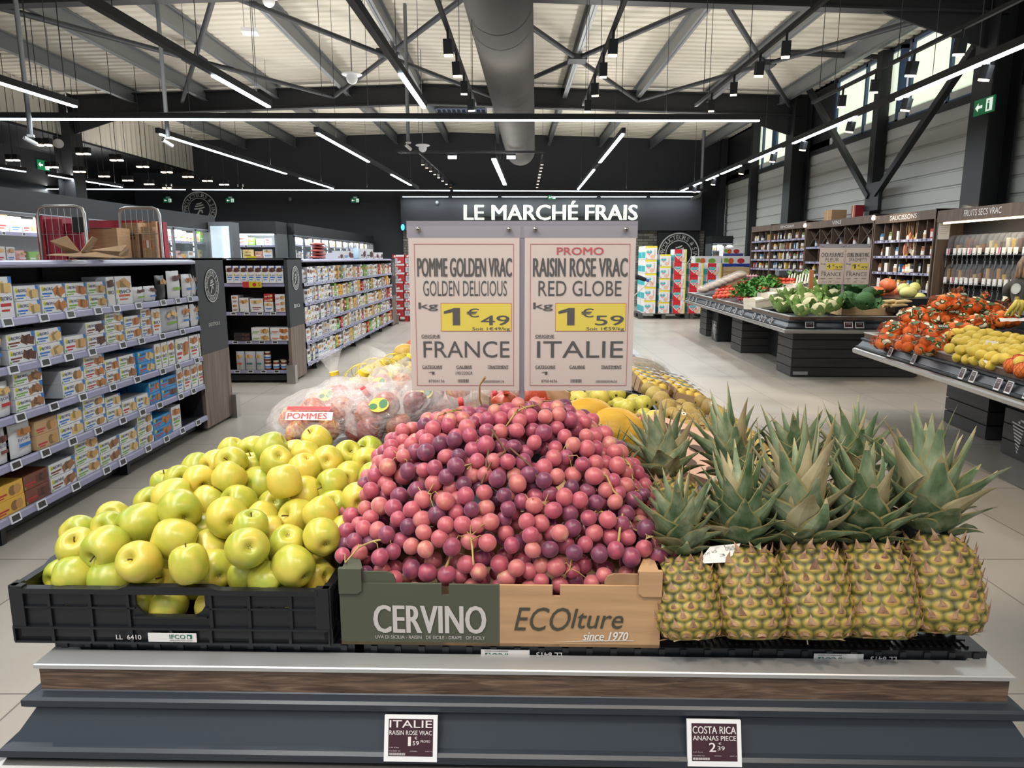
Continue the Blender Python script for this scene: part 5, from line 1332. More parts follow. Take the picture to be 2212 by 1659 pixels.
BAGS = [((865, 898), 1.93, (.155, .125, .095), .1, 'of dark red apples with a red clip beside the grapes', 1, (.19, .0, .035)), ((705, 905), 2.03, (.16, .13, .09), .3, 'with red lettering right behind the yellow apples', 0, (.12, -.05, .09)), ((765, 875), 2.36, (.15, .13, .095), -.2, 'wrinkled and shiny in the middle of the pile', 0, (.05, -.02, .12)),
        ((735, 868), 2.62, (.13, .12, .085), .2, 'bulging over the island rim', 0, (-.02, .05, .1)), ((960, 868), 2.10, (.15, .13, .085), .0, 'pale and slack below the apple price sheet', 0, (.17, -.03, .03)), ((845, 845), 2.75, (.15, .13, .10), .2, 'standing up with its neck twisted against the price sheet', 0, (.09, .0, .15)), ((1010, 872), 2.38, (.14, .12, .08), .3, 'half hidden behind the price sheet foot', 0, (.15, -.04, .02))]
for k, ((u, v), y, ax, rz, nm, dk, nk) in enumerate(BAGS):
    c = PX(u, v, y=y); th = thing('apple_bag', 'clear plastic bag ' + nm, 'bag', c.to_tuple(), 0, 'apple bags on the fruit island')
    b = MB(); film_blob(c, ax, rz, k)(b); b.build('bag_film', th)
    m = TR(*c, rz); n0 = m @ Vector((nk[0] * .75, nk[1], nk[2] * .75)); n1 = m @ Vector(nk); dn = (n1 - n0).normalized()
    b = MB(); b.tube([n0 - dn * .06, n0 - dn * .02, n0 + dn * .02, n0 + dn * .035, n0 + dn * .075, n0 + dn * .11], [.075, .04, .016, .014, .03, .05], CLEARF, 18, False); b.build('bag_neck', th)
    b = MB(); b.tube([n0 + dn * .02, n0 + dn * .034], .018, REDP if k in (0, 1, 4) else YLP, 10); b.build('bag_clip', th)
    b = MB(); f = frame(m @ Vector((-ax[0] * .3, -ax[1] * .76, ax[2] * .48)), m.to_3x3() @ Vector((1, -.35, 0)), m.to_3x3() @ Vector((.1, .6, .7)))
    if k == 1: b.rect(f, -.06, .07, -.03, -.005, PAPER, .012); b.text('POMMES', f, .11, .018, REDP, .02, .014, 0, -.018); b.rect(f, -.06, .06, .0, .012, REDP, .013)
    else: b.disc(f, 0, 0, .028, .022, YLP, .012, 14); b.disc(f, .012, .004, .012, .014, GRNP, .013, 10); b.disc(f, -.014, -.006, .012, .009, REDP if k % 2 else GRNP, .0135, 10)
    b.build('printed_patch', th)
    i = 0
    for lx, ly, lz in ((-.08, -.045, -.03), (0, -.055, -.02), (.08, -.045, -.03), (-.04, .03, -.02), (.05, .03, -.02), (-.035, -.03, .038), (.045, -.025, .036), (-.095, .03, .0)):
        q = m @ Vector((lx * ax[0] / .155, ly * ax[1] / .125, lz * ax[2] / .095)); a = Vector((rd.gauss(0, 1), rd.gauss(-.4, 1), rd.gauss(.2, 1))).normalized()
        RP[dk].at(Matrix.Translation(q) @ Vector((0, 0, 1)).rotation_difference(a).to_matrix().to_4x4() @ Matrix.Diagonal((.036,) * 3 + (1,)), '%s apple inside the bag %s, %s' % ('dark red' if dk else 'red-yellow', ' '.join(nm.split()[:5]), ORD[i]), 'apples in the bag ' + nm); i += 1
# netted lemons, lime, mango, apple at the far rim
LEM = noise_mat('lemon_peel', [(.3, (222, 190, 58)), (.7, (238, 214, 96))], (20, 20, 20), 3, .42, bump=.3, bscale=120)
b = MB(); b.ball((0, 0, 0), (1, 1, 1.3), LEM, 18, 14, lambda d: 1 + .28 * max(0, abs(d.z) - .86) / .14 * .5); LMP = Proto(put('lemon', b.mesh('lemon'), None, 'x', 'lemon'))
NET = M('yellow_net', (236, 206, 70), .5)
for k, (u, v, y) in enumerate(((822, 808, 3.22), (862, 795, 3.55), (800, 822, 3.0))):
    c = PX(u, v, y=y); th = thing('lemon_net', 'yellow net of lemons at the rim, %s from the apple bags' % ORD[(1, 2, 0)[k]], 'net bag', c.to_tuple(), 0, 'lemon nets'); b = MB()
    for j in range(8):
        for sg in (1, -1):
            b.tube([c + Vector((.115 * math.cos(2 * PI * j / 8 + sg * t * 1.5) * math.sin(PI * (t * .9 + .05)), .10 * math.sin(2 * PI * j / 8 + sg * t * 1.5) * math.sin(PI * (t * .9 + .05)), .075 * math.cos(PI * t))) for t in [i / 10 for i in range(11)]], .0016, NET, 3, False)
    b.build('net', th)
    for j, (x, yy, z) in enumerate(((-.06, -.03, -.01), (.0, -.05, .0), (.06, -.02, -.01), (-.03, .03, .0), (.04, .03, .0), (0, -.01, .04))):
        LMP.at(TR(c.x + x, c.y + yy, c.z + z, j, R(70), R(40 * j), .03), 'lemon inside the %s lemon net, %s' % (('middle', 'farthest', 'nearest')[k], ORD[j]), 'lemons in the %s net' % ('middle', 'farthest', 'nearest')[k])
EX = [('mango', 'yellow-orange mango at the far rim', (873, 764), 4.25, (.075, .06, .06), C((232, 184, 84), .4)), ('lime', 'small bright green lime next to the mango', (860, 783), 4.0, (.032, .03, .03), C((150, 190, 60), .4)), ('green_mango', 'green mango behind the price sheet edge', (890, 768), 4.3, (.06, .045, .045), C((128, 156, 70), .4)), ('red_mango', 'reddish mango half hidden by the price sheet', (892, 752), 4.5, (.06, .05, .06), C((208, 120, 84), .4))]
for nm, lb, (u, v), y, s, mt in EX:
    p = PX(u, v, y=y); b = MB(TR(*p, .4)); b.ball((0, 0, 0), s, mt, 18, 12, lambda d: 1 + .08 * d.x); o = b.build(nm, None, lb, nm.split('_')[-1]); MB(TR(*p, .4)).tube([(s[0] * .98, 0, 0), (s[0] * 1.08, 0, .004)], .004, BROWN, 5).build('stem', o)
# ================================================================== grocery aisle
GX = -2.85
PLAST = M('shelf_black', (30, 31, 34), .5); RAILZ = [1.262, .995, .715, .455, .16]
LBG = M('label_frame_white', (226, 226, 230), .4); LSC = M('label_screen_grey', (58, 54, 54), .35)
NAVY = M('navy_ink', (40, 46, 104), .5); LEMY = M('leaf_yellow', (222, 208, 50), .5); LEAFG = M('leaf_green', (120, 170, 50), .5); SKYB = M('packaging_blue', (50, 120, 196), .45); PKW = M('packaging_white', (226, 224, 224), .45)
PKG = M('packaging_grey_side', (186, 186, 190), .5)
SHN = ['top', 'second', 'middle', 'fourth', 'bottom']


def shelf_part(parent, face, ys, z, depth, tags, tw=.055, th_=.05):
    """one shelf: board, rail with its electronic labels; face = matrix (x along the shelf, y up, z towards the aisle)"""
    x0, x1 = ys
    b = MB(); f = face
    b.add([(x, y, zz) for zz in (-depth, -.004) for x, y in ((x0, z - .028), (x1, z - .028), (x1, z), (x0, z))], [(3, 2, 1, 0), (4, 5, 6, 7), (0, 1, 5, 4), (1, 2, 6, 5), (2, 3, 7, 6), (3, 0, 4, 7)], PLAST, False, f)
    pr = [(-.004, z + .004), (.012, z + .004), (.016, z - .004), (.022, z - .036), (.016, z - .042), (-.004, z - .040)]
    b.add([(x, yy, zz) for x in (x0, x1) for zz, yy in pr], [(i, (i + 1) % 6, 6 + (i + 1) % 6, 6 + i)[::-1] for i in range(6)], LILAC, False, f)
    o = b.build('shelf', parent)
    for t in tags:
        m = f @ TR(t, z - .016, .020, 0, R(-10)); c = MB(); c.prism([(-tw / 2, -th_ / 2), (tw / 2, -th_ / 2), (tw / 2, th_ / 2), (-tw / 2, th_ / 2)], 0, .006, LBG, m); c.rect(m, -tw * .38, tw * .38, -th_ * .32, th_ * .36, LSC, .0065); c.build('price_tag', o)
    return o


def gondola(label, y0, y1, ntag, seed, tw=.055):
    rd_ = random.Random(seed); th = thing('gondola_shelving', label, 'shelving', (GX - .5, (y0 + y1) / 2, 0)); fc = frame((GX, 0, 0), (0, 1, 0), (0, 0, 1))
    b = MB(); b.box(GX - .55, GX - .52, y0, y1, 0.05, 1.56, PLAST); b.build('back_panel', th)
    b = MB(); b.box(GX - .52, GX - .10, y0, y1, .03, .12, PLAST); b.build('base_plinth', th)
    y = y0 + .6
    while y < y1: MB().box(GX - .55, GX - .03, y - .02, y + .02, 0, .13, PLAST).build('foot', th); MB().box(GX - .53, GX - .5, y - .02, y + .02, .1, 1.56, BLACK).build('upright', th); y += 1.33
    for i, z in enumerate(RAILZ):
        tg = []; y = y0 + .15
        while y < y1 - .1: tg.append(y + rd_.uniform(-.04, .04)); y += (y1 - y0) / ntag * rd_.uniform(.75, 1.25)
        shelf_part(th, fc, (y0, y1), z, .5, tg, tw)
    b = MB(); pr = [(-.55, 1.545), (-.02, 1.545), (.012, 1.552), (.018, 1.565), (.010, 1.580), (-.02, 1.588), (-.55, 1.588)]
    b.add([(x, yy, zz) for x in (y0, y1) for zz, yy in pr], [(i, (i + 1) % 7, 7 + (i + 1) % 7, 7 + i)[::-1] for i in range(7)] + [tuple(range(7)), tuple(range(13, 6, -1))], LILAC, False, fc); b.build('top_cover', th)
    for yy in (y0, y1 + .012): MB().box(GX - .55, GX - .02, yy - .012, yy, .05, 1.55, PLAST).build('side_panel', th)
    return th


gondola('near biscuit shelving of five shelves along the aisle', 3.2, 6.43, 11, 2, .085)
gondola('far grocery shelving full of small packs along the aisle', 9.74, 16.9, 20, 3, .06)


def end_cap(label, y0, y1, front, word):
    """end unit: side panel with emblem facing the aisle, open shelves on the end"""
    th = thing('end_shelving', label, 'shelving', (GX - .5, (y0 + y1) / 2, 0)); xa, xb = GX - 1.05, GX
    b = MB(); b.box(xb - .04, xb, y0, y1, .72, 1.60, CHAR); b.build('upper_side_panel', th)
    b = MB(); b.box(xb - .04, xb + .002, y0, y1, .03, .72, WOODZ); b.build('lower_side_panel', th)
    b = MB(); b.box(xa, xa + .04, y0, y1, .03, 1.60, CHAR); b.build('far_side_panel', th)
    ym = y1 if front else y0; b = MB(); b.box(xa, xb - .04, ym - .03 if front else ym, ym if front else ym + .03, .05, 1.58, PLAST); b.build('back_panel', th)
    b = MB(); b.box(xa, xb, y0, y1, 1.585, 1.605, CHAR); b.build('top_cover', th)
    b = MB(); b.box(xa + .04, xb - .04, y0 + .02, y1 - .02, .03, .1, PLAST); b.build('base_plinth', th)
    m = frame((xb + .003, (y0 + y1) / 2, 1.345), (0, 1, 0), (0, 0, 1)); b = MB(); emblem(b, m, .155, EMB, C((36, 37, 40))); b.build('emblem', th)
    if word: b = MB(); b.text(word, m @ TR(0, -.36, 0), .25, .045, EMB, .0, .002); b.build('lettering', th)
    if front:
        fc = frame((0, y0 + .02, 0), (1, 0, 0), (0, 0, 1))
        for z in (1.285, .918, .548, .165): shelf_part(th, fc, (xa + .05, xb - .05), z, .5, [xa + .16 + .17 * i for i in range(5)] if z < 1.2 else [], .07, .035)
    bp = MB(); yb = y0 - .02 if front else y1 + .02; bp.box(xb - .06, xb + .05, yb - .05, yb + .05, 0, .24, STEEL); bp.build('bumper_post', th)
    return th


end_cap('end unit of the near shelving, seal emblem over a wooden side, facing away', 6.46, 7.08, False, 'DIÉTÉTIQUE')
end_cap('open end unit of the far shelving, four shelves facing the shopper', 9.10, 9.72, True, 'BIO')
end_cap('last end unit down the aisle with a seal emblem, facing away', 16.93, 17.5, False, None)


# ------------------------------------------------------------------ packs
def pic(b, f, x, y, rx, ry, kind, rd_):
    """the printed picture on a pack"""
    T = {'biscuit': (206, 160, 96), 'choc': (96, 54, 40), 'cream': (222, 184, 120), 'granola': (160, 110, 70), 'caramel': (190, 120, 62), 'round': (196, 146, 86)}
    c = C(T.get(kind, (206, 160, 96)), .5); c2 = C(tuple(max(0, int(q * .72)) for q in T.get(kind, (206, 160, 96))), .5)
    if kind == 'round':
        for dx in (-.45, .3): b.disc(f, x + dx * rx, y, rx * .62, ry * .9, c2 if dx < 0 else c, .0012 + (.0004 if dx > 0 else 0), 14)
    else:
        for k in range(3):
            a = rd_.uniform(-.5, .5); cx_, cy_ = x + (k - 1) * rx * .55, y + rd_.uniform(-.2, .2) * ry; w, h = rx * .62, ry * .72; ca, sa = math.cos(a), math.sin(a)
            b.add([(cx_ + (px * ca - py * sa) * 1, cy_ + (px * sa + py * ca), .0010 + .0004 * k) for px, py in ((-w, -h), (w, -h), (w, h), (-w, h))], [(0, 1, 2, 3)], (c, c2, c)[k], False, f)


def carton_mesh(nm, w, h, d, body, kind='biscuit', brand='BjORG', strip=None, band=None, tab=SKYB, seed=0):
    """front at z=0 looking along +z; x along the shelf from 0 to w, y up"""
    b = MB(); rd_ = random.Random(seed); I = Matrix()
    b.add([(0, 0, -d), (w, 0, -d), (w, h, -d), (0, h, -d), (0, 0, 0), (w, 0, 0), (w, h, 0), (0, h, 0)], [(3, 2, 1, 0), (4, 5, 6, 7)], body)
    b.add([(0, 0, -d), (w, 0, -d), (w, h, -d), (0, h, -d), (0, 0, 0), (w, 0, 0), (w, h, 0), (0, h, 0)], [(0, 1, 5, 4), (1, 2, 6, 5), (2, 3, 7, 6), (3, 0, 4, 7)], PKG if body is PKW else body)
    wide = w > h * 1.15
    if band: b.rect(I, 0, w, h * .0, h * (.55 if wide else .5), band, .0006)
    if wide:
        if brand:
            b.disc(I, w * .10, h * .72, w * .055, h * .18, LEMY, .0008, 12); b.disc(I, w * .115, h * .66, w * .028, h * .1, LEAFG, .0011, 8)
            b.text(brand, I, w * .34, h * .26, NAVY, .01, .0014, w * .33, h * .66)
        else: b.text('★ ★', I, w * .2, h * .2, C((150, 46, 44)), 0, .001, w * .3, h * .7) if False else None
        pic(b, I, w * .74, h * .46, w * .2, h * .38, kind, rd_)
        if strip: b.rect(I, w * .06, w * .46, h * .30, h * .42, strip, .0009); b.rect(I, w * .1, w * .36, h * .14, h * .22, strip, .0009)
        if tab: b.add([(w * .92, h * .62, .001), (w, h * .62, .001), (w, h, .001), (w * .88, h, .001)], [(0, 1, 2, 3)], tab)
    else:
        if brand: b.disc(I, w * .16, h * .47, w * .12, h * .07, LEMY, .0008, 12); b.text(brand, I, w * .7, h * .12, NAVY, .01, .0014, w * .56, h * .46)
        pic(b, I, w * .5, h * .74, w * .36, h * .16, kind, rd_)
        if strip: b.rect(I, w * .16, w * .84, h * .28, h * .36, strip, .0009); b.rect(I, w * .2, w * .7, h * .16, h * .21, strip, .0009)
        if tab: b.rect(I, w * .78, w, h * .82, h, tab, .0012)
    b.rect(I, w * .02, w * .07, h * .06, h * .22, LEAFG, .0009)
    return b.mesh(nm)


def bag_mesh(nm, w, h, d, body, kind='biscuit', brand='BjORG', strip=None, seed=0):
    """a pillow bag standing on the shelf"""
    b = MB(); rd_ = random.Random(seed); off = Vector((seed * 1.3, 0, 0)); n, m = 12, 10
    for sgn in (1, -1):
        vs = []
        for i in range(m + 1):
            for j in range(n + 1):
                x, y = j / n, i / m; bul = (math.sin(PI * x) ** .6) * (math.sin(PI * min(1, .12 + y * .88)) ** .6)
                vs.append((w * (x + .02 * noise.noise(Vector((x * 3, y * 3, sgn)) + off)), h * y * (1 + .02 * noise.noise(Vector((x * 4, 1, 2)) + off)), -d / 2 + sgn * d / 2 * bul * (1 + .12 * noise.noise(Vector((x * 5, y * 5, sgn)) + off))))
        fs = [(i * (n + 1) + j, i * (n + 1) + j + 1, (i + 1) * (n + 1) + j + 1, (i + 1) * (n + 1) + j) for i in range(m) for j in range(n)]
        b.add(vs, fs if sgn > 0 else [f[::-1] for f in fs], body, True)
    I = Matrix(); z = .002
    if brand: b.text(brand, I, w * .62, h * .12, NAVY, .01, z + .004, w * .5, h * .52)
    pic(b, TR(0, 0, z + .002), w * .5, h * .74, w * .26, h * .12, kind, rd_)
    if strip: b.rect(I, w * .22, w * .78, h * .3, h * .4, strip, z + .003)
    return b.mesh(nm)


ORGN = M('packaging_orange', (206, 98, 50), .45); GRNK = M('packaging_green', (112, 168, 66), .45); REDK = M('packaging_red', (188, 48, 48), .45); BRNK = M('packaging_brown', (120, 66, 48), .45); YLK = M('packaging_yellow', (226, 176, 70), .45); BLUK = M('packaging_bright_blue', (56, 146, 206), .45)
KR = M('packaging_kraft', (196, 158, 116), .6); BLKB = M('packaging_black', (40, 40, 44), .35)
FG = frame((GX + .0, 0, 0), (0, 1, 0), (0, 0, 1))
_pm = {}


def u2y(u, v): return PX(u, v, x=GX + .004).y


# shelf, u0, u1 (pixels at the shelf front), count stacked, kind of pack, its colours
LIST = [
    (0, 2, 37, 1, 'cracker carton', 'c', PKW, 'cream', REDK), (0, 40, 92, 2, 'butter biscuit carton', 'c', PKW, 'cream', SKYB), (0, 96, 149, 2, 'biscuit carton with blue band', 'c', PKW, 'caramel', SKYB), (0, 150, 194, 2, 'biscuit carton with green band', 'c', PKW, 'caramel', LEAFG),
    (0, 196, 234, 2, 'green fruit bar carton', 'c', PKW, 'biscuit', GRNK), (0, 236, 253, 1, 'white carton with chocolate sticks', 'n', PKW, 'choc', None), (0, 255, 290, 1, 'white carton with an orange flash', 'n', PKW, 'biscuit', ORGN), (0, 294, 320, 1, 'small white snack bag', 'b', PKW, 'choc', LEAFG), (0, 321, 345, 1, 'small white snack bag with blue print', 'b', PKW, 'choc', SKYB),
    (0, 346, 366, 1, 'black foil bag', 'b', BLKB, None, None), (0, 371, 398, 1, 'tall grey and white bag', 'b', PKW, 'choc', LEAFG), (0, 402, 420, 1, 'white blue snack bag', 'b', PKW, 'caramel', SKYB), (0, 421, 437, 1, 'white biscuit bag by the end panel', 'b', PKW, 'caramel', SKYB),
    (1, 0, 12, 1, 'blue and white biscuit bag', 'b', PKW, 'cream', SKYB), (1, 24, 84, 2, 'chocolate biscuit carton', 'c', PKW, 'choc', BRNK), (1, 86, 141, 2, 'sugar biscuit carton', 'c', PKW, 'cream', SKYB), (1, 144, 190, 1, 'honey biscuit carton', 'c', PKW, 'biscuit', REDK), (1, 193, 232, 2, 'filled chocolate biscuit carton', 'c', PKW, 'choc', BRNK),
    (1, 234, 272, 3, 'green and white cereal biscuit carton', 'c', PKW, 'biscuit', GRNK), (1, 275, 308, 2, 'ring biscuit carton', 'c', PKW, 'caramel', SKYB), (1, 310, 331, 3, 'blue tart carton', 'c', PKW, 'caramel', SKYB), (1, 333, 351, 1, 'tall carton with orange oval', 'n', PKW, 'biscuit', ORGN), (1, 357, 392, 1, 'pale green bag of crackers', 'b', PKG, 'cream', LEAFG), (1, 393, 418, 1, 'white bag with a blue corner', 'b', PKW, 'caramel', SKYB), (1, 420, 448, 1, 'large white bag sagging over the rail', 'b', PKW, 'caramel', SKYB),
    (2, 0, 36, 1, 'white bag of mini filled biscuits', 'b', PKW, 'cream', REDK), (2, 39, 101, 3, 'oat and seed bar carton', 'c', PKW, 'granola', GRNK), (2, 140, 188, 2, 'filled biscuit carton', 'c', PKW, 'round', SKYB), (2, 189, 233, 3, 'caramel square carton', 'c', PKW, 'caramel', REDK), (2, 234, 262, 2, 'cocoa biscuit carton', 'c', PKW, 'caramel', BRNK), (2, 263, 298, 2, 'seed bar carton', 'c', PKW, 'granola', GRNK),
    (2, 303, 337, 2, 'bright blue sponge cake carton', 'c', BLUK, 'cream', REDK), (2, 339, 352, 1, 'tall white cracker carton', 'n', PKW, 'cream', LEAFG), (2, 353, 366, 1, 'tall white cracker carton with green letters', 'n', PKW, 'cream', LEAFG), (2, 367, 381, 1, 'tall white oat carton', 'n', PKW, 'caramel', LEAFG), (2, 384, 411, 1, 'tall red and white cereal carton', 'n', PKW, 'caramel', REDK), (2, 413, 432, 1, 'tall white muesli carton', 'n', PKW, 'caramel', REDK), (2, 433, 447, 1, 'tall red muesli carton', 'n', PKW, 'caramel', ORGN),
    (3, 0, 30, 1, 'white bag of soft chocolate cakes', 'b', PKW, 'choc', BRNK), (3, 36, 82, 1, 'white bag of hazelnut biscuits', 'b', PKW, 'caramel', SKYB), (3, 84, 132, 2, 'kraft sesame biscuit carton', 'k', KR, 'round', REDK), (3, 133, 184, 2, 'shortbread carton', 'c', PKW, 'cream', SKYB), (3, 187, 233, 3, 'half-coated round biscuit carton', 'c', PKW, 'round', SKYB), (3, 235, 267, 2, 'peach biscuit carton', 'c', PKW, 'cream', SKYB), (3, 268, 298, 1, 'red fruit biscuit carton', 'c', PKW, 'cream', REDK), (3, 299, 326, 1, 'wafer biscuit carton', 'c', PKW, 'cream', SKYB),
    (3, 327, 350, 2, 'blue gluten-free waffle carton', 'c', BLUK, 'caramel', REDK), (3, 352, 385, 2, 'blue gluten-free cookie carton', 'c', BLUK, 'choc', REDK), (3, 386, 399, 1, 'tall white cereal carton', 'n', PKW, 'caramel', SKYB), (3, 400, 415, 1, 'tall pink cereal carton', 'n', PKW, 'caramel', REDK), (3, 416, 430, 1, 'tall oat flake carton', 'n', PKW, 'caramel', GRNK), (3, 431, 444, 1, 'tall muesli carton with biscuits', 'n', PKW, 'caramel', REDK),
    (4, -8, 59, 2, 'yellow kraft biscuit carton', 'k', YLK, 'round', REDK), (4, 60, 112, 2, 'dark chocolate kraft carton', 'k', BRNK, 'choc', REDK), (4, 114, 168, 2, 'chocolate chip cookie carton', 'c', PKW, 'granola', BRNK), (4, 170, 219, 3, 'green almond bar carton', 'c', PKW, 'biscuit', GRNK), (4, 220, 263, 2, 'nut bar carton', 'c', PKW, 'granola', GRNK), (4, 265, 301, 2, 'sesame crisp carton', 'c', PKW, 'cream', GRNK), (4, 303, 335, 3, 'cocoa round biscuit carton', 'c', PKW, 'round', GRNK), (4, 336, 373, 2, 'blue gluten-free biscuit carton', 'c', BLUK, 'caramel', REDK), (4, 375, 394, 1, 'tall carton with green letters', 'n', PKW, 'caramel', LEAFG)]
rl0 = [(699, 638), (805, 699), (914, 765), (1018, 826), (1127, 891)]
for q, (si, u0, u1, ns, nm, kd, body, art, st) in enumerate(LIST):
    va, vb = rl0[si]; yv = lambda u: u2y(u, va + (vb - va) * u / 450 - 12)
    y0, y1 = yv(u0), yv(u1); wd = y1 - y0 - .004; gap = (RAILZ[si - 1] if si else 1.545) - RAILZ[si] - .05
    hgt = {'c': min(gap / ns, .088 if ns > 1 else .105), 'n': min(gap, .205), 'b': min(gap, .20), 'k': .088}[kd]
    if nm.startswith(('cracker', 'tall grey')): hgt = gap
    if nm.startswith('small white'): hgt = .12
    key = 'food_bag' if kd == 'b' else 'food_carton'
    dp = .055 if kd == 'b' else .17
    me = bag_mesh(key, wd, hgt * .98, dp, body, art, 'BjORG' if kd == 'b' and art and si else None, st, q) if kd == 'b' else carton_mesh(key, wd, hgt - .002, dp, body, art, 'BjORG' if kd == 'c' else ('BIO' if kd == 'n' else None), st, (KR if False else PKW) if kd == 'k' and False else None, SKYB if kd == 'c' else None, q)
    if kd == 'k': pass
    for k in range(ns):
        put(key, me, None, '%s, %s shelf of the near shelving%s' % (nm, SHN[si], '' if ns == 1 else (', %s of its stack' % ['lowest', 'second' if ns == 3 else 'topmost', 'topmost'][k])), 'food pack', 'packs on the %s shelf of the near shelving' % SHN[si], None, FG @ TR(y0 + .002 + (k % 2) * .002, RAILZ[si] + .005 + k * hgt, -.006 - (k % 2) * .004))
    if kd in 'ck' and ns >= 2:      # more of the same standing behind, and one row beside it at the back
        put(key, me, None, '%s behind the front stack, %s shelf of the near shelving' % (nm, SHN[si]), 'food pack', 'packs on the %s shelf of the near shelving' % SHN[si], None, FG @ TR(y0 + .002, RAILZ[si] + .005 + (ns - 1) * hgt * (1 if gap < (ns + 1) * hgt else 1) , -.19))
# things lying on the near shelving: flattened cardboard
CARDD = noise_mat('flat_cardboard', [(.3, (150, 122, 92)), (.7, (176, 146, 112))], (9, 9, 9), 4, .8)
for k, (nm, quads) in enumerate((('torn open cardboard box lying flat on top of the near shelving', [((100, 552), (270, 558), (205, 545), (120, 549)), ((108, 521), (145, 509), (174, 545), (150, 551)), ((174, 545), (200, 511), (212, 516), (190, 552)), ((190, 541), (262, 544), (276, 528), (250, 556))]), ('loose flap of cardboard beside the torn box on the shelving', [((255, 556), (262, 530), (280, 536), (276, 552)), ((150, 556), (250, 550), (240, 560), (160, 560))]))):
    b = MB()
    for i, qd in enumerate(quads):
        pts = [PX(u, v, y=4.55 + .07 * j + k * .3 + i * .04) for j, (u, v) in enumerate(qd)]; pts = [Vector((p.x, p.y, max(1.592, p.z))) for p in pts]
        nn = (pts[1] - pts[0]).cross(pts[2] - pts[0]).normalized() * .004; n0 = len(pts)
        b.add(pts + [p + nn for p in pts], [(0, 1, 2, 3), (7, 6, 5, 4)] + [(a, a + 4, (a + 1) % 4 + 4, (a + 1) % 4) for a in range(4)], CARDD)
        if k == 0 and i == 1:
            c = sum(pts, Vector()) / 4; b.add([c + (p - c) * .55 + nn * 1.4 for p in pts], [(3, 2, 1, 0)], PAPER); b.add([c + (p - c) * .55 - nn * .4 for p in pts], [(0, 1, 2, 3)], PAPER)
    b.build('cardboard_sheet', None, nm, 'cardboard')

# roll cages behind the shelving, with red thermal covers and cartons
REDC = noise_mat('red_thermal_cover', [(.3, (136, 24, 44)), (.7, (168, 38, 60))], (8, 8, 8), 3, .5, bump=.6)


def roll_cage(label, u0, u1, vt, Y, dpt=.7):
    a, c = PX(u0, vt, y=Y), PX(u1, vt, y=Y); x0, x1 = a.x, c.x; zt = a.z; th = thing('roll_cage', label, 'roll cage', ((x0 + x1) / 2, Y, 0), 0, None)
    for nm, y in (('end_frame', Y),):
        b = MB(); b.tube([(x0, y, .15), (x0, y, zt - .07), (x0 + .02, y, zt - .02), (x0 + .07, y, zt), (x1 - .07, y, zt), (x1 - .02, y, zt - .02), (x1, y, zt - .07), (x1, y, .15)], .016, STEEL, 8); b.build(nm, th)
        b = MB()
        for i in range(1, 7): x = x0 + (x1 - x0) * i / 7; b.tube([(x, y, .2), (x, y, zt)], .003, STEEL, 5)
        for i in range(1, 7): z = .2 + (zt - .2) * i / 7; b.tube([(x0, y, z), (x1, y, z)], .003, STEEL, 5)
        b.build('wire_grid', th)
    b = MB(); b.box(x0 - .02, x1 + .02, Y - .02, Y + dpt, .13, .18, GALV); b.build('base', th)
    for sx in (x0 + .05, x1 - .05):
        for sy in (Y + .05, Y + dpt - .08): b = MB(); b.tube([(sx - .02, sy, .06), (sx + .02, sy, .06)], .06, BLACK, 14); b.box(sx - .025, sx + .025, sy - .03, sy + .03, .06, .135, GALV); b.build('caster', th)
    return x0, x1, zt, th


x0, x1, zt, th = roll_cage('wire roll cage with a red cover behind the shelving, nearer one', 80, 180, 446, 7.3)
b = MB(); b.box(x0 - .03, x0 + .04, 7.30, 7.95, .2, zt - .09, REDC); b.box(x0 + .04, x1 - .12, 7.42, 7.46, .2, zt - .16, REDC); b.box(x0 + .04, x1 - .25, 7.33, 7.35, .6, zt - .12, REDC); b.build('thermal_cover', None, 'red quilted thermal cover hung in the nearer roll cage', 'cover')
MB().box(x0 + .3, x1 - .02, 7.36, 7.40, zt - .25, zt - .1, BLACK).build('cage_pouch', None, 'black pouch strapped inside the nearer roll cage', 'pouch')
x2, x3, zt2, th = roll_cage('wire roll cage full of cartons behind the shelving, farther one', 256, 343, 449, 8.0)
b = MB(); b.box(PX(182, 500, y=8.3).x, x2 + .1, 8.3, 8.35, .2, PX(200, 476, y=8.3).z, REDC); b.box(x3 - .05, x3 + .01, 8.04, 8.14, .2, PX(340, 480, y=8.1).z, REDC); b.build('thermal_cover', None, 'red quilted thermal cover between the two roll cages', 'cover')
for k, (ua, ub, va, vb, Y, lb) in enumerate(((184, 258, 492, 560, 7.67, 'large plain brown carton standing between the roll cages'), (262, 304, 481, 555, 8.08, 'tall brown carton with a printed mark in the farther roll cage'), (304, 335, 490, 560, 8.04, 'brown display carton of small bottles in the farther roll cage'), (300, 338, 478, 500, 8.28, 'brown carton at the back of the farther roll cage'))):
    p, q = PX(ua, va, y=Y), PX(ub, vb, y=Y); th = thing('carton', lb, 'carton', ((p.x + q.x) / 2, Y, q.z)); b = MB(); b.box(p.x, q.x, Y, Y + .26, .19, p.z, CARD); b.build('carton_body', th)
    f = frame(((p.x + q.x) / 2, Y - .001, (p.z + q.z) / 2), (1, 0, 0), (0, 0, 1)); b = MB()
    if k == 1: b.rect(f, -.04, .045, .045, .075, BLACK, .001); [b.disc(f, -.04 + i * .04, .02, .012, .016, C((96, 60, 40)), .001, 10) for i in range(3)]; b.text('ABCD' if False else 'FRAGILE', f, .06, .014, PAPER, .0, .002, 0, .06); b.build('print', th)
    elif k == 2: [b.rect(f, -.05 + i * .034, -.022 + i * .034, -.05, .03, [ORGN, PAPER, ORGN][i], .001) for i in range(3)]; b.build('print', th)
    else: b.box(p.x + .05, q.x - .05, Y - .001, Y, p.z - .012, p.z - .004, BLACK); b.build('flap_slot', th)

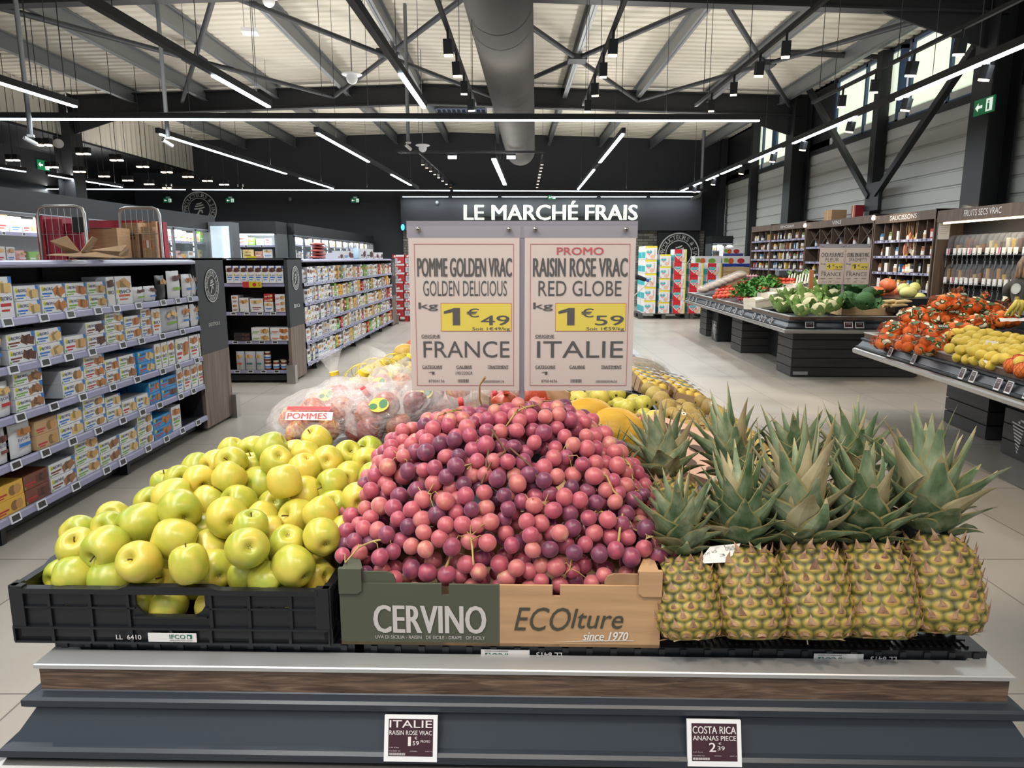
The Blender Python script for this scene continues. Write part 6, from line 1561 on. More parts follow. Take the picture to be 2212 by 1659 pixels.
# ------------------------------------------------------------------ packs on the far shelving
MILKB = carton_mesh('drink_carton', .088, .215, .07, PKW, 'choc', 'Lait', SKYB, None, M('packaging_deep_blue', (40, 80, 170), .45), 71)
fE = frame((0, 9.10, 0), (1, 0, 0), (0, 0, 1)); xe0, xe1 = GX - 1.0, GX - .05


def ux(u): return PX(498 + (u - 498) * .925, 640, y=9.1).x


for k in range(9):
    x = ux(492) + k * .0905
    if x < xe1 - .08: put('drink_carton', MILKB, None, 'blue and white drink carton on the end unit top shelf, %s from its outer side' % ORD[k], 'food pack', 'drink cartons on the end unit', None, fE @ TR(x, 1.292, .01))
b = MB(); p = fE @ Vector((ux(520), 1.258, .05)); b.add([(0, 0, 0), (.24, 0, 0), (.24, .075, 0), (0, .075, 0)], [(0, 1, 2, 3)], YEL, False, fE @ TR(ux(531), 1.235, .045)); b.rect(fE @ TR(ux(531), 1.235, .045), 0, .08, 0, .075, REDK, .001); b.disc(fE @ TR(ux(531), 1.235, .045), .15, .038, .025, .025, REDK, .001, 16); b.text('5', fE @ TR(ux(531), 1.235, .045), .03, .045, REDK, 0, .001, .21, .038); b.build('promotion_card', None, 'yellow and red promotion card clipped to the end unit top shelf', 'card')
EC = [(500, 516, .105, 2, .925, 'white carton with a maroon window', PKW, 'round', BRNK), (518, 540, .18, 1, .925, 'white carton of crispbread', PKW, 'biscuit', None), (543, 574, .17, 1, .925, 'white carton of rusks', PKW, 'cream', BRNK), (576, 597, .13, 1, .925, 'white carton with blue text', PKW, 'cream', SKYB), (602, 625, .075, 3, .925, 'small white carton with red print', PKW, 'biscuit', REDK),
      (542, 584, .085, 2, .555, 'white toast carton', PKW, 'biscuit', LEAFG), (586, 629, .085, 2, .555, 'white toast carton with orange sun', PKW, 'caramel', ORGN), (500, 538, .05, 2, .555, 'flat black tray', BLKB, None, None)]
for q, (u0, u1, h, ns, z, nm, body, art, st) in enumerate(EC):
    me = carton_mesh('food_carton', ux(u1) - ux(u0) - .004, h - .002, .2, body, art or 'choc', None, st, None, None, 90 + q)
    for k in range(ns): put('food_carton', me, None, '%s on the end unit, %s%s shelf' % (nm, '' if ns == 1 else ['lowest on the ', 'upper on the ', 'topmost on the '][k], 'second' if z > .7 else 'third'), 'food pack', 'cartons on the end unit', None, fE @ TR(ux(u0), z + k * h, .006))
for k in range(2): put('food_carton', carton_mesh('food_carton', ux(597) - ux(576) - .004, .048, .2, REDK, 'cream', None, PAPER, None, None, 88), None, 'flat red carton lying on the rusk cartons of the end unit, %s' % ('lower', 'upper')[k], 'food pack', 'red cartons on the end unit', None, fE @ TR(ux(576), .925 + .13 + k * .05, .006))
for k, (u0, u1, st, nm) in enumerate(((500, 520, ORGN, 'orange'), (521, 546, C((40, 110, 110)), 'teal'), (547, 566, C((60, 130, 116)), 'pale teal'))): put('food_bag', bag_mesh('food_bag', ux(u1) - ux(u0), .24, .09, PKG, 'cream', None, st, 120 + k), None, 'paper bag with a %s label on the end unit bottom shelf' % nm, 'food pack', 'paper bags on the end unit', None, fE @ TR(ux(u0), .172, .02))
JAM = M('jam_fill', (120, 50, 30), .25); LID = C((190, 180, 150), .35); b = MB(); b.lathe([(0, 0), (.038, 0), (.04, .006), (.04, .085), (.033, .098), (.033, .104)], JAM, 16); o = put('jam_jar', b.mesh('jam_jar'), None, 'x', 'jar'); MB().lathe([(.036, .100), (.037, .118), (0, .120)], LID, 16).build('lid', o); b = MB(); b.lathe([(.0405, .02), (.0405, .075)], PAPER, 16); b.lathe([(.0408, .03), (.0408, .05)], SKYB, 16); b.build('jar_label', o); JJ = Proto(o)
for k, (u, z, dy) in enumerate(((572, .172, .04), (572, .292, .04), (592, .172, .03), (610, .172, .04), (621, .172, .15), (600, .172, .16))): JJ.at(TR(ux(u) + .01, 9.1 + dy, z), 'jam jar on the end unit bottom shelf, %s from the paper bags' % ORD[k], 'jam jars on the end unit')
rs = random.Random(5); PAL = [(PKW, SKYB), (PKW, LEAFG), (PKW, REDK), (KR, LEAFG), (PKW, ORGN), (PKG, NAVY), (PKW, BRNK), (YLK, REDK), (GRNK, PAPER), (REDK, PAPER), (PKW, GRNK)]
KC = ['white blue', 'white green', 'white red', 'kraft', 'white orange', 'grey', 'white brown', 'yellow', 'green', 'red', 'white lime']
_cm = {}
for si in range(5):
    y = 9.8; k = 0
    while y < 16.8:
        w_ = rs.choice((.10, .12, .14, .16, .19)) * (1 + .03 * (y - 9.8)); gap = (RAILZ[si - 1] if si else 1.545) - RAILZ[si] - .05; tall = rs.random() < .75; h_ = gap * rs.uniform(.7, .95) if tall else gap / 2 * .95; ci = rs.randrange(len(PAL)) if y > 11.2 else rs.choice((0, 0, 1, 2, 5)); bg_ = rs.random() < .3 and tall
        key = (round(w_, 2), round(h_, 2), ci, bg_)
        if key not in _cm: _cm[key] = bag_mesh('food_bag', w_ - .006, h_, .08, PAL[ci][0], rs.choice(('biscuit', 'choc', 'cream', 'granola')), None, PAL[ci][1], len(_cm)) if bg_ else carton_mesh('food_carton', w_ - .006, h_ - .002, .14, PAL[ci][0], rs.choice(('biscuit', 'choc', 'cream', 'granola', 'round')), None, PAL[ci][1], None, None, len(_cm))
        for j in range(1 if tall else 2):
            put('food_bag' if bg_ else 'food_carton', _cm[key], None, '%s %s on the far shelving, %s shelf, %s from the end unit%s' % (KC[ci], 'bag' if bg_ else 'carton', SHN[si], ORD[k], '' if tall else (', lower', ', upper')[j]), 'food pack', 'packs on the far shelving, %s shelf' % SHN[si], None, FG @ TR(y, RAILZ[si] + .005 + j * h_, -.006))
        y += w_; k += 1
# goods stored on top of the far shelving
SAU = noise_mat('cured_sausage', [(.3, (150, 56, 52)), (.7, (196, 110, 100))], (6, 6, 6), 3, .4)
for k in range(5):
    p = PX(672 + (k % 2) * 3, 549 - k * 5.4, x=GX - .2); b = MB(); b.ball((0, 0, 0), (.11, .30, .026), SAU, 16, 8, lambda d: 1 + .05 * noise.noise(d * 4 + Vector((k, 0, 0)))); put('meat_pack', b.mesh('meat_pack'), None, 'flat red vacuum pack of cured meat stacked on the far shelving, %s from below' % ORD[k], 'meat pack', 'meat packs on the far shelving', None, TR(GX - .2, p.y + .35, 1.617 + k * .05, .1 * k))
for k, (lb, u0, u1, h, mt) in enumerate((('white blue carton on top of the far shelving', 742, 764, .14, SKYB), ('white tub beside the blue carton on the far shelving', 729, 741, .10, BRNK), ('black and white carton on top of the far shelving', 779, 790, .20, BLKB), ('second black and white carton on top of the far shelving', 792, 806, .20, BLKB), ('red topped pack at the end of the shelving top', 808, 818, .12, REDK), ('lilac pack last on the shelving top', 819, 827, .14, LILAC))):
    ya, yb_ = PX(u0, 545, x=GX - .1).y, PX(u1, 545, x=GX - .1).y; put('stored_carton', carton_mesh('stored_carton', yb_ - ya - .02, h, .2, PKW, 'choc', None, mt, None, None, 60 + k), None, lb, 'carton', None, None, frame((GX - .1, 0, 0), (0, 1, 0), (0, 0, 1)) @ TR(ya, 1.59, 0))
p = PX(769, 552, x=GX - .12); th = thing('spray_bottle', 'pale blue spray bottle standing on top of the far shelving', 'bottle', (p.x, p.y, 1.59)); b = MB(TR(p.x, p.y, 1.59)); b.lathe([(0, 0), (.05, 0), (.055, .02), (.055, .16), (.03, .2), (.02, .23)], C((170, 200, 214), .35), 16); b.build('bottle_body', th); b = MB(TR(p.x, p.y, 1.59)); b.box(-.02, .02, -.05, .03, .23, .29, WHITE); b.box(-.012, .012, -.08, -.05, .26, .285, WHITE); b.build('spray_head', th)
# ================================================================== refrigerated cabinets
FRI = noise_mat('fridge_inside_white', [(.3, (206, 210, 212)), (.7, (222, 226, 228))], (1, 1, 1), 2, .5); FRM = M('fridge_frame_grey', (112, 116, 120), .4, .4)
ICE = M('cabinet_led', (226, 240, 250), .4, emit=2.5)
CPK = [(PKW, SKYB), (PKW, LEAFG), (PKW, REDK), (YLK, PAPER), (GRNK, PAPER), (PKW, ORGN), (C((214, 190, 170)), REDK), (C((222, 160, 150)), PAPER), (C((60, 90, 160)), YLK), (C((236, 214, 150)), BRNK)]
CPN = ['white blue', 'white green', 'white red', 'yellow', 'green', 'white orange', 'beige', 'pink', 'dark blue', 'cream']


def cold_cabinet(name, label, M0, L, zt, nd, rows, seed, doors=True, short='cold cabinet', lo=1.3, pw=3.5):
    """glass fronted cabinet; M0: x along the front, y up, z towards the shopper"""
    rd_ = random.Random(seed); c = M0.translation; th = thing(name, label, 'cabinet', (c.x, c.y, 0)); D = .75
    I = M0

    def bx(b, x0, x1, y0, y1, z0, z1, mt): b.add([(x, y, z) for z in (z0, z1) for x, y in ((x0, y0), (x1, y0), (x1, y1), (x0, y1))], [(3, 2, 1, 0), (4, 5, 6, 7), (0, 1, 5, 4), (1, 2, 6, 5), (2, 3, 7, 6), (3, 0, 4, 7)], mt, False, I)
    b = MB(); bx(b, 0, L, .05, zt, -D, -D + .04, FRI); b.build('back_panel', th)
    b = MB(); bx(b, 0, L, 0, .35, -D, 0, CHAR); b.build('base', th)
    b = MB(); bx(b, 0, L, zt - .24, zt, -D, .02, BLACK); b.build('top_fascia', th)
    for x in (0, L - .05): b = MB(); bx(b, x, x + .05, .35, zt - .24, -D, -.02, FRM); b.build('side_wall', th)
    b = MB(); bx(b, .05, L - .05, zt - .27, zt - .245, -.12, -.06, ICE); b.build('light_strip', th)
    a = area('cabinet_light', (I @ Vector((L / 2, zt - .29, -.14))).to_tuple(), (I @ Vector((L / 2, .4, -.45))).to_tuple(), L * .95, .06, pw * L, (.93, .97, 1)); xd = I.to_3x3() @ Vector((1, 0, 0))
    dn = (I.to_3x3() @ Vector((0, -.8, -.4))).normalized(); a.rotation_euler = frame((0, 0, 0), xd, dn.cross(xd) * -1).to_euler() if False else Matrix((xd, (-dn).cross(xd), -dn)).transposed().to_euler()
    for k, z in enumerate(rows):
        b = MB(); bx(b, .05, L - .05, z - .02, z, -D + .04, -.16, FRI); bx(b, .05, L - .05, z - .035, z + .005, -.16, -.15, LILAC); o = b.build('shelf', th)
        for t in range(int(L / .32)):
            m = I @ TR(.2 + t * .32, z - .015, -.149); c2 = MB(); c2.rect(m, -.03, .03, -.02, .02, LBG, .0); c2.rect(m, -.022, .022, -.013, .014, LSC, .001); c2.build('price_tag', o)
    dw = (L - .04) / nd
    for k in range(nd):
        x = .02 + k * dw; o = None
        if doors:
            b = MB(); bx(b, x, x + .022, .36, zt - .25, -.02, .015, FRM); bx(b, x + dw - .022, x + dw, .36, zt - .25, -.02, .015, FRM); bx(b, x, x + dw, zt - .28, zt - .25, -.02, .015, FRM); bx(b, x, x + dw, .36, .39, -.02, .015, FRM); o = b.build('door_frame', th)
            b = MB(); b.rect(I @ TR(0, 0, 0), x + .022, x + dw - .022, .39, zt - .28, GLASS); b.build('door_glass', o)
            b = MB(); bx(b, x + dw - .016, x + dw - .006, .9, 1.3, .015, .035, STEEL); b.build('door_handle', o)
        b = MB(); [bx(b, x + .03, x + .045, lo + j * .085, lo + j * .085 + .05, -.06, -.05, ICE) for j in range(int((zt - .35 - lo) / .085))]; b.build('led_column', th)
    for r, z in enumerate(rows):
        x = .09; k = 0
        while x < L - .2:
            w_ = rd_.choice((.14, .17, .2, .24)); h_ = rd_.uniform(.12, .21); ci = rd_.randrange(len(CPK)); key = ('cold', w_, round(h_, 2), ci)
            if key not in _cm: _cm[key] = bag_mesh('chilled_pack', w_ - .01, h_, .08, CPK[ci][0], rd_.choice(('biscuit', 'choc', 'cream')), None, CPK[ci][1], len(_cm)) if ci % 2 else carton_mesh('chilled_pack', w_ - .01, h_, .12, CPK[ci][0], rd_.choice(('biscuit', 'cream', 'round')), None, CPK[ci][1], None, None, len(_cm))
            put('chilled_pack', _cm[key], None, '%s chilled pack in the %s, %s shelf, %s along' % (CPN[ci], short, ('upper', 'lower', 'third')[r], ORD[k]), 'chilled pack', 'chilled packs in the ' + short, None, I @ TR(x, z + .003, -.18)); x += w_ + .01; k += 1
    return th


m1 = frame((-5.3, 12.9, 0), (0, -1, 0), (0, 0, 1)); m1 = frame((-5.3, 5.0, 0), (0, 1, 0), (0, 0, 1))
cold_cabinet('glass_door_cabinet', 'long glass-door cold cabinet behind the near shelving and roll cages', m1, 7.9, 2.33, 10, (1.88, 1.55), 41, True, 'long glass-door cabinet')
b = MB(); b.box(-5.26, -4.86, 12.55, 12.9, 1.2, 2.22, FRM); th = thing('end_light_panel', 'lit glass end panel of the long cold cabinet', 'panel', (-5.05, 12.7, 1.2)); b.build('frame', th)
b = MB(); b.box(-5.22, -4.9, 12.53, 12.55, 1.25, 2.15, M('lit_glass_end', (190, 206, 214), .2, emit=.2)); b.build('glass', th)
b = MB(); [b.box(-5.0, -4.93, 12.5, 12.53, 1.3 + .07 * j, 1.34 + .07 * j, ICE) for j in range(12)]; b.build('led_column', th)
b = MB(); b.box(-5.26, -4.86, 12.52, 12.92, 0, 1.2, CHAR); b.build('pedestal', th)
m2 = frame((-6.55, 14.46, 0), (1, 0, 0), (0, 0, 1))
cold_cabinet('open_cold_cabinet', 'open chilled cabinet of meat facing the shopper between the shelvings', m2, 1.84, 2.33, 2, (1.86, 1.60), 44, False, 'open meat cabinet', pw=6)
b = MB(); b.add([(0, 0, 0), (.2, 0, 0), (.2, .1, 0), (0, .1, 0)], [(0, 1, 2, 3)], YEL, False, frame((-5.35, 14.5, 1.545), (1, 0, 0), (0, 0, 1))); b.build('promotion_card', None, 'small yellow card on the open meat cabinet shelf', 'card')
m3 = frame((-4.62, 15.3, 0), (0, 1, 0), (0, 0, 1))
cold_cabinet('glass_door_cabinet', 'farther glass-door cold cabinet running to the back wall', m3, 8.7, 2.33, 12, (1.90, 1.60), 45, True, 'farther glass-door cabinet')
m4 = frame((PX(1536, 540, y=22.9).x, 22.9, 0), (1, 0, 0), (0, 0, 1))
cold_cabinet('glass_door_cabinet', 'bright glass-door cabinet in the far corner by the windows', m4, PX(1622, 540, y=22.9).x - PX(1536, 540, y=22.9).x, 2.3, 3, (1.85, 1.5, 1.15), 46, True, 'far corner cabinet', lo=.8)

# ================================================================== pallets of goods at the back
PALW = M('pallet_wood_dark', (74, 70, 66), .7); PALR = M('pallet_red', (168, 40, 36), .6)


def pallet(label, x0, x1, y, d, mat):
    th = thing('pallet', label, 'pallet', ((x0 + x1) / 2, y, 0)); w_ = x1 - x0
    b = MB(); [b.box(x0, x1, y + d * t / 6, y + d * t / 6 + d / 8, .122, .144, mat) for t in range(6)]; b.build('deck_boards', th)
    for t in (0, .5, 1):
        b = MB(); xx = x0 + (w_ - .1) * t; b.box(xx, xx + .1, y, y + d, 0, .022, mat); [b.box(xx, xx + .1, y + (d - .12) * q, y + (d - .12) * q + .12, .022, .122, mat) for q in (0, .5, 1)]; b.build('runner', th)


TEAL = M('diaper_teal', (60, 178, 184), .45); PINKL = M('diaper_pink', (232, 150, 160), .45); HRED = M('diaper_red', (206, 38, 48), .45); DYEL = M('diaper_yellow', (228, 214, 60), .45); SKIN = M('printed_skin', (226, 182, 158), .6)


def diaper_mesh(w, h, d, red):
    b = MB(); I = Matrix(); b.add([(x, y, z) for z in (-d, 0) for x, y in ((0, 0), (w, 0), (w, h), (0, h))], [(3, 2, 1, 0), (4, 5, 6, 7), (0, 1, 5, 4), (1, 2, 6, 5), (2, 3, 7, 6), (3, 0, 4, 7)], PKW)
    b.add([(0, y, z) for z in (-d, .0) for y in (h * .1, h * .55)], [(0, 1, 3, 2)], TEAL, False, TR(-.001, 0, 0))
    if red: b.rect(I, 0, w * .62, 0, h, HRED, .001); b.rect(I, w * .9, w, 0, h, DYEL, .001)
    else: b.rect(I, 0, w, h * .86, h, DYEL, .001)

    def heart(cx, cy, s, mt, z): b.add([(cx + s * 16 * math.sin(t) ** 3 / 17, cy + s * (13 * math.cos(t) - 5 * math.cos(2 * t) - 2 * math.cos(3 * t) - math.cos(4 * t)) / 17, z) for t in [2 * PI * k / 24 for k in range(24)]], [tuple(range(24))[::-1]], mat_, False, I) if False else b.add([(cx + s * 16 * math.sin(t) ** 3 / 17, cy + s * (13 * math.cos(t) - 5 * math.cos(2 * t) - 2 * math.cos(3 * t) - math.cos(4 * t)) / 17, z) for t in [-2 * PI * k / 24 for k in range(24)]], [tuple(range(24))], mt, False, I)
    if red: heart(w * .32, h * .48, w * .30, PKW, .002)
    heart(w * .32, h * .52, w * .26, TEAL, .003); b.disc(I, w * .32, h * .42, w * .15, h * .06, PINKL, .004, 14); b.text('Pampers', I, w * .34, h * .09, PAPER, .01, .0045, w * .32, h * .60)
    b.disc(I, w * .62, h * .2, w * .2, h * .16, SKIN, .002, 14); b.text('GÉANT', I @ TR(w * .8, h * .5, 0, R(90)), h * .5, w * .09, REDK, .01, .002)
    for q in range(2): b.rect(I, w * (.04 + q * .08), w * (.09 + q * .08), h * .06, h * .12, HRED, .005)
    return b.mesh('diaper_carton')


YD = 19.0
cols = [(1390, 1421, 683, 531, 5, 0), (1422, 1451, 683, 549, 5, 0), (1452, 1485, 683, 538, 5, 1), (1486, 1521, 683, 568, 4, 1), (1524, 1560, 683, 568, 4, 1)]
pallet('dark pallet under the stacked diaper cartons', PX(1380, 683, y=YD).x, PX(1488, 683, y=YD).x, YD, 1.2, PALW); pallet('second dark pallet under the red diaper cartons', PX(1488, 683, y=YD).x + .02, PX(1564, 683, y=YD).x, YD, 1.2, PALW)
dm = {}
for k, (u0, u1, vb, vt, n, red) in enumerate(cols):
    p, q = PX(u0, vb, y=YD), PX(u1, vt, y=YD); h = (q.z - .146) / n; w_ = q.x - p.x - .01; dm[k] = diaper_mesh(w_, h - .006, .5, red)
    for j in range(n):
        for dpt in range(1 if red else 2):
            put('diaper_carton', dm[k], None, '%s diaper carton, %s stack from the sign, %s from the floor%s' % ('red yellow' if red else 'white yellow', ORD[k], ORD[j], ', rear row' if dpt else ''), 'carton', 'diaper cartons on the pallets', None, frame((p.x, YD - .0 + .01 * ((j + k) % 2), .146 + j * h), (1, 0, 0), (0, 0, 1)) @ TR(0, 0, -.55 * dpt))
# shrink-wrapped packs and a wooden crate behind the vegetables
YW = 20.3
for k, (u0, u1, v0, v1, c1, lb) in enumerate(((1562, 1608, 534, 553, C((70, 70, 140)), 'upper shrink-wrapped pack with purple print'), (1500, 1560, 553, 576, C((226, 230, 226)), 'shrink-wrapped white pack above the diaper cartons'), (1560, 1624, 553, 576, C((206, 220, 214)), 'shrink-wrapped pack with blue base beside the jar shelves'))):
    p, q = PX(u0, v1, y=YW), PX(u1, v0, y=YW); w_, h = q.x - p.x - .02, q.z - p.z - .005; b = MB(); b.box(0, w_, 0, h, -.4, 0, PKW); f = Matrix()
    b.rect(f, 0, w_, 0, h * .3, M('pack_deep_blue', (36, 60, 150), .45) if k == 2 else c1, .001); b.disc(f, w_ * .3, h * .55, h * .28, h * .28, ORGN, .002, 14); b.disc(f, w_ * .65, h * .55, h * .36, h * .25, REDK if k != 1 else GRNK, .002, 14); b.rect(f, w_ * .05, w_ * .2, h * .4, h * .8, LEAFG, .0015)
    o = put('wrapped_pack', b.mesh('wrapped_pack'), None, lb, 'pack', None, None, frame((p.x, YW, p.z), (1, 0, 0), (0, 0, 1))); MB().box(-.006, w_ + .006, -.0, h + .006, -.406, .006, GLASS)
p, q = PX(1560, 640, y=YW), PX(1618, 577, y=YW)
b = MB(); b.box(p.x, q.x, YW, YW + .5, .002, q.z, WOODC); [b.box(p.x - .01, q.x + .01, YW - .02, YW, z, z + .12, WOODC) for z in [q.z - .13 - i * .14 for i in range(6)]]; b.build('wooden_bin', None, 'pale wooden bin under the shrink-wrapped packs', 'bin')
b = MB(); b.box(PX(1498, 640, y=YW).x, p.x - .02, YW, YW + .5, 0.002, PX(1500, 576, y=YW).z, CARD); b.build('goods_carton_base', None, 'brown carton base behind the diaper stacks', 'carton')
# red cartons on the red pallet
YR = 18.2
pallet('red pallet under the red and white cartons by the aisle end', PX(846, 692, y=YR).x, PX(890, 692, y=YR).x + .25, YR, .8, PALR)


def red_carton(w, h, d, alt):
    b = MB(); I = Matrix(); b.add([(x, y, z) for z in (-d, 0) for x, y in ((0, 0), (w, 0), (w, h), (0, h))], [(3, 2, 1, 0), (4, 5, 6, 7), (0, 1, 5, 4), (1, 2, 6, 5), (2, 3, 7, 6), (3, 0, 4, 7)], REDK)
    b.rect(I, 0, w * .42, 0, h * .62, PKG, .001); b.disc(I, w * .22, h * .36, w * .11, h * .16, C((150, 158, 166)), .002, 12); b.rect(I, w * .3, w, h * .78, h, PKW, .001); b.add([(w * .4, h * .02, .0015), (w * .72, h * .1, .0015), (w * .66, h * .34, .0015), (w * .42, h * .22, .0015)], [(0, 1, 2, 3)], PKW)
    b.disc(I, w * .2, h * .82, w * .08, h * .12, PKW, .002, 10)
    if alt: b.rect(I, w * .1, w * .3, h * .65, h * .9, C((238, 222, 160)), .003)
    return b.mesh('red_carton')


z0 = .146; zt = PX(860, 550, y=YR).z; h = (zt - z0) / 7
for c, (u0, u1) in enumerate(((845, 871), (872, 897))):
    for j in range(7):
        x0 = PX(u0 + (4 if j > 3 else 0), 600, y=YR).x; w_ = PX(u1, 600, y=YR).x - PX(u0, 600, y=YR).x
        put('red_carton', red_carton(w_ - .01, h - .004, .5, j == 4 and c == 0), None, 'red and white carton on the red pallet, %s from the floor, %s stack' % (ORD[j], ('outer', 'inner')[c]), 'carton', 'red cartons on the red pallet', None, frame((x0, YR + .012 * ((j + c) % 2), z0 + j * h), (1, 0, 0), (0, 0, 1)))
# ================================================================== fruit and vegetable islands on the window side
def surf(M0, hw, u, v, base, slope):
    """point on the sloping heap of an island that shows at this place of the photograph"""
    inv = M0.inverted(); d = PX(u, v, y=1.0) - Vector((0, 0, H)); p = None
    for k in range(200, 2200):
        p = Vector((0, 0, H)) + d * (k * .01); l = inv @ p
        if l.z < base + slope * min(hw, max(0, l.x + hw)) and l.x > -hw or l.x > .35 * hw or l.y > (5.6 if hw > 1.02 else 3.7): break
    return p


V1 = TR(4.65, 9.155, 0, R(-2.5)); HW1, L1 = 1.05, 6.55
V2 = TR(4.21, 2.93, 0, R(-5)); HW2, L2 = 1.0, 4.17
WDK = noise_mat('dark_slat_cladding', [(.3, (52, 50, 50)), (.7, (66, 63, 62))], (2, 2, 30), 3, .55)


def side_tags(isl_, M0, hw, us, v, side=True, w_=.062, h_=.085):
    for u in us:
        p = PX(u[0], u[1], z=.755); l = M0.inverted() @ p
        f = frame((-hw - .040, l.y, .752), (0, -1, 0), (-.28 * -1, 0, .96)) if side else frame((l.x, -.040, .752), (1, 0, 0), (0, .28, .96))
        price_tag(isl_, M0 @ f, w_ if side else .11, h_, [('1,99', 0, .12, .5, .14, .01), ('FRANCE', 0, .3, .6, .08, 0)])


def slat_pillar(th, M0, x0, x1, y0, y1, nm='plinth', h=.64):
    b = MB(M0); b.box(x0 + .02, x1 - .02, y0 + .02, y1 - .02, 0, h, BLACK)
    for k in range(5): b.box(x0, x1, y0, y1, .012 + k * (h - .01) / 5, (k + 1) * (h - .01) / 5, WDK)
    b.build(nm, th)


def waste_bin(label, M0, x, y0, y1, depth=.45):
    c = M0 @ Vector((x, (y0 + y1) / 2, 0)); th = thing('waste_bin', label, 'bin', c.to_tuple()); L = y1 - y0
    b = MB(M0); b.box(x + .02, x + depth, y0, y1, .02, .60, BLACK); b.build('bin_housing', th)
    b = MB(M0); [b.box(x - .012, x + .02, y0, y1, .01 + k * .13, .13 + k * .13, WDK) for k in range(3)]; b.build('front_panel', th)
    b = MB(M0)
    for a in ((x, x + .02, y0, y0 + .02, .40, .60), (x, x + .02, y1 - .02, y1, .40, .60), (x, x + .02, y0, y1, .58, .60)): b.box(*a, CHAR)
    b.build('opening_frame', th); b = MB(M0); b.box(x + .012, x + .02, y0 + .02, y1 - .02, .40, .58, M('bin_opening_shade', (8, 8, 9), .8)); b.build('opening', th)  # near-black slab stands in for the shade inside the bin
    f = M0 @ frame((x - .0135, (y0 + y1) / 2, .20), (0, -1, 0), (0, 0, 1)); s = L / .6; b = MB()
    b.disc(f, .045 * s, .165, .028 * s, .024, EMB, 0, 16)
    b.add([(.10 * s, .125, 0), (.115 * s, .115, 0), (.135 * s, .03, 0), (.135 * s, -.005, 0), (.075 * s, -.005, 0), (.075 * s, .04, 0), (.06 * s, .09, 0), (-.075 * s, .12, 0), (-.08 * s, .132, 0)], [tuple(range(9))[::-1]], EMB, False, f)
    b.add([(.075 * s, -.012, 0), (.135 * s, -.012, 0), (.125 * s, -.10, 0), (.115 * s, -.17, 0), (.105 * s, -.17, 0), (.098 * s, -.09, 0), (.075 * s, -.17, 0), (.065 * s, -.17, 0)], [tuple(range(8))[::-1]], EMB, False, f)
    for k in range(9):
        hw_ = (.085 - .0065 * k) * s; y = .085 - .027 * k; b.add([(-.10 * s - hw_ + .005 * k, y + .012, 0), (-.10 * s + hw_, y - .006, 0), (-.10 * s + hw_ - .003, y - .018, 0), (-.10 * s - hw_ + .005 * k + .003, y, 0)], [(0, 3, 2, 1)], EMB, False, f)
    b.disc(f, -.09 * s, .105, .016 * s, .012, EMB, 0, 10); b.build('pictogram', th)


i1 = thing('vegetable_island', 'dark vegetable island with small label holders along its side', 'display stand', (V1 @ Vector((0, 3, 0))).to_tuple()); island_shell(i1, V1, HW1, L1)
i2 = thing('citrus_island', 'fruit island of bagged oranges and lemons cut by the edge', 'display stand', (V2 @ Vector((0, 2, 0))).to_tuple()); island_shell(i2, V2, HW2, L2)
for th, M0, hw, L in ((i1, V1, HW1, L1), (i2, V2, HW2, L2)):
    b = MB(M0); b.box(-hw + .03, hw - .03, .03, L - .03, .64, .80, CHAR); b.add([(x, y, z) for y in (1.35 if L > 5 else .05, L - .05) for x, z in ((-hw + .04, .80), (-hw + .05, .84), (0, .98), (hw - .05, .84), (hw - .04, .80))], [(4, 3, 2, 1, 0), (5, 6, 7, 8, 9), (1, 2, 7, 6), (2, 3, 8, 7), (3, 4, 9, 8), (0, 1, 6, 5)], CRATEB); b.build('deck', th)
slat_pillar(i1, V1, -.85, .85, .40, 1.0); slat_pillar(i1, V1, -.86, .4, 2.85, 3.5); slat_pillar(i1, V1, -.86, .4, 5.5, 6.1)
MB(V1).box(-.4, .6, 1.0, 5.5, 0, .64, BLACK).build('inner_base', i1); MB(V1 @ frame((-.72, .395, .05), (1, 0, 0), (0, 0, 1))).prism([(-.1, -.02), (.1, -.02), (.1, .025), (-.1, .025)], 0, .006, ALU).build('vent_plate', i1)
slat_pillar(i2, V2, -.27, .5, 3.2, 3.92); slat_pillar(i2, V2, -.27, .5, .3, 1.0); MB(V2).box(.2, .7, 1.0, 3.3, 0, .64, BLACK).build('inner_base', i2)
waste_bin('dark waste bin with a white litter pictogram under the citrus island', V2, -.36, 2.20, 2.78); waste_bin('dark waste bin with a pictogram under the vegetable island', V1, -.86, 4.55, 4.95)
side_tags(i1, V1, HW1, [(1490, 640), (1501, 644), (1508, 646), (1514, 648), (1532, 654), (1539, 656), (1546, 659), (1553, 661), (1563, 664), (1577, 668), (1585, 671), (1599, 675), (1618, 682), (1630, 686), (1637, 688), (1648, 692)], 0)
side_tags(i1, V1, HW1, [(1755, 703), (1838, 703), (1862, 703)], 0, False, h_=.08)
side_tags(i2, V2, HW2, [(1911, 760), (1960, 775), (2067, 806), (2092, 813), (2146, 829), (2170, 836), (2207, 848)], 0)

# ------------------------------------------------------------------ produce
TOM = noise_mat('tomato_skin', [(.3, (206, 52, 36)), (.7, (226, 96, 52))], (12, 12, 12), 2, .3, per_object=.5)
ORG = noise_mat('orange_peel', [(.3, (222, 100, 30)), (.7, (240, 136, 52))], (24, 24, 24), 2, .42, per_object=.3, bump=.25, bscale=160)
CAU = noise_mat('cauliflower_curd', [(.3, (206, 194, 148)), (.7, (236, 228, 190))], (60, 60, 60), 4, .8, bump=.8); CLF = noise_mat('cauliflower_leaf', [(.3, (92, 132, 62)), (.7, (150, 182, 100))], (14, 14, 14), 4, .5)
CAB = noise_mat('cabbage_leaf', [(.3, (34, 74, 34)), (.6, (60, 110, 48)), (.8, (110, 150, 70))], (16, 16, 16), 5, .55, bump=1.0, per_object=.2)
PUMP = noise_mat('pumpkin_skin', [(.3, (214, 92, 52)), (.7, (228, 124, 80))], (8, 8, 8), 3, .4, per_object=.3)
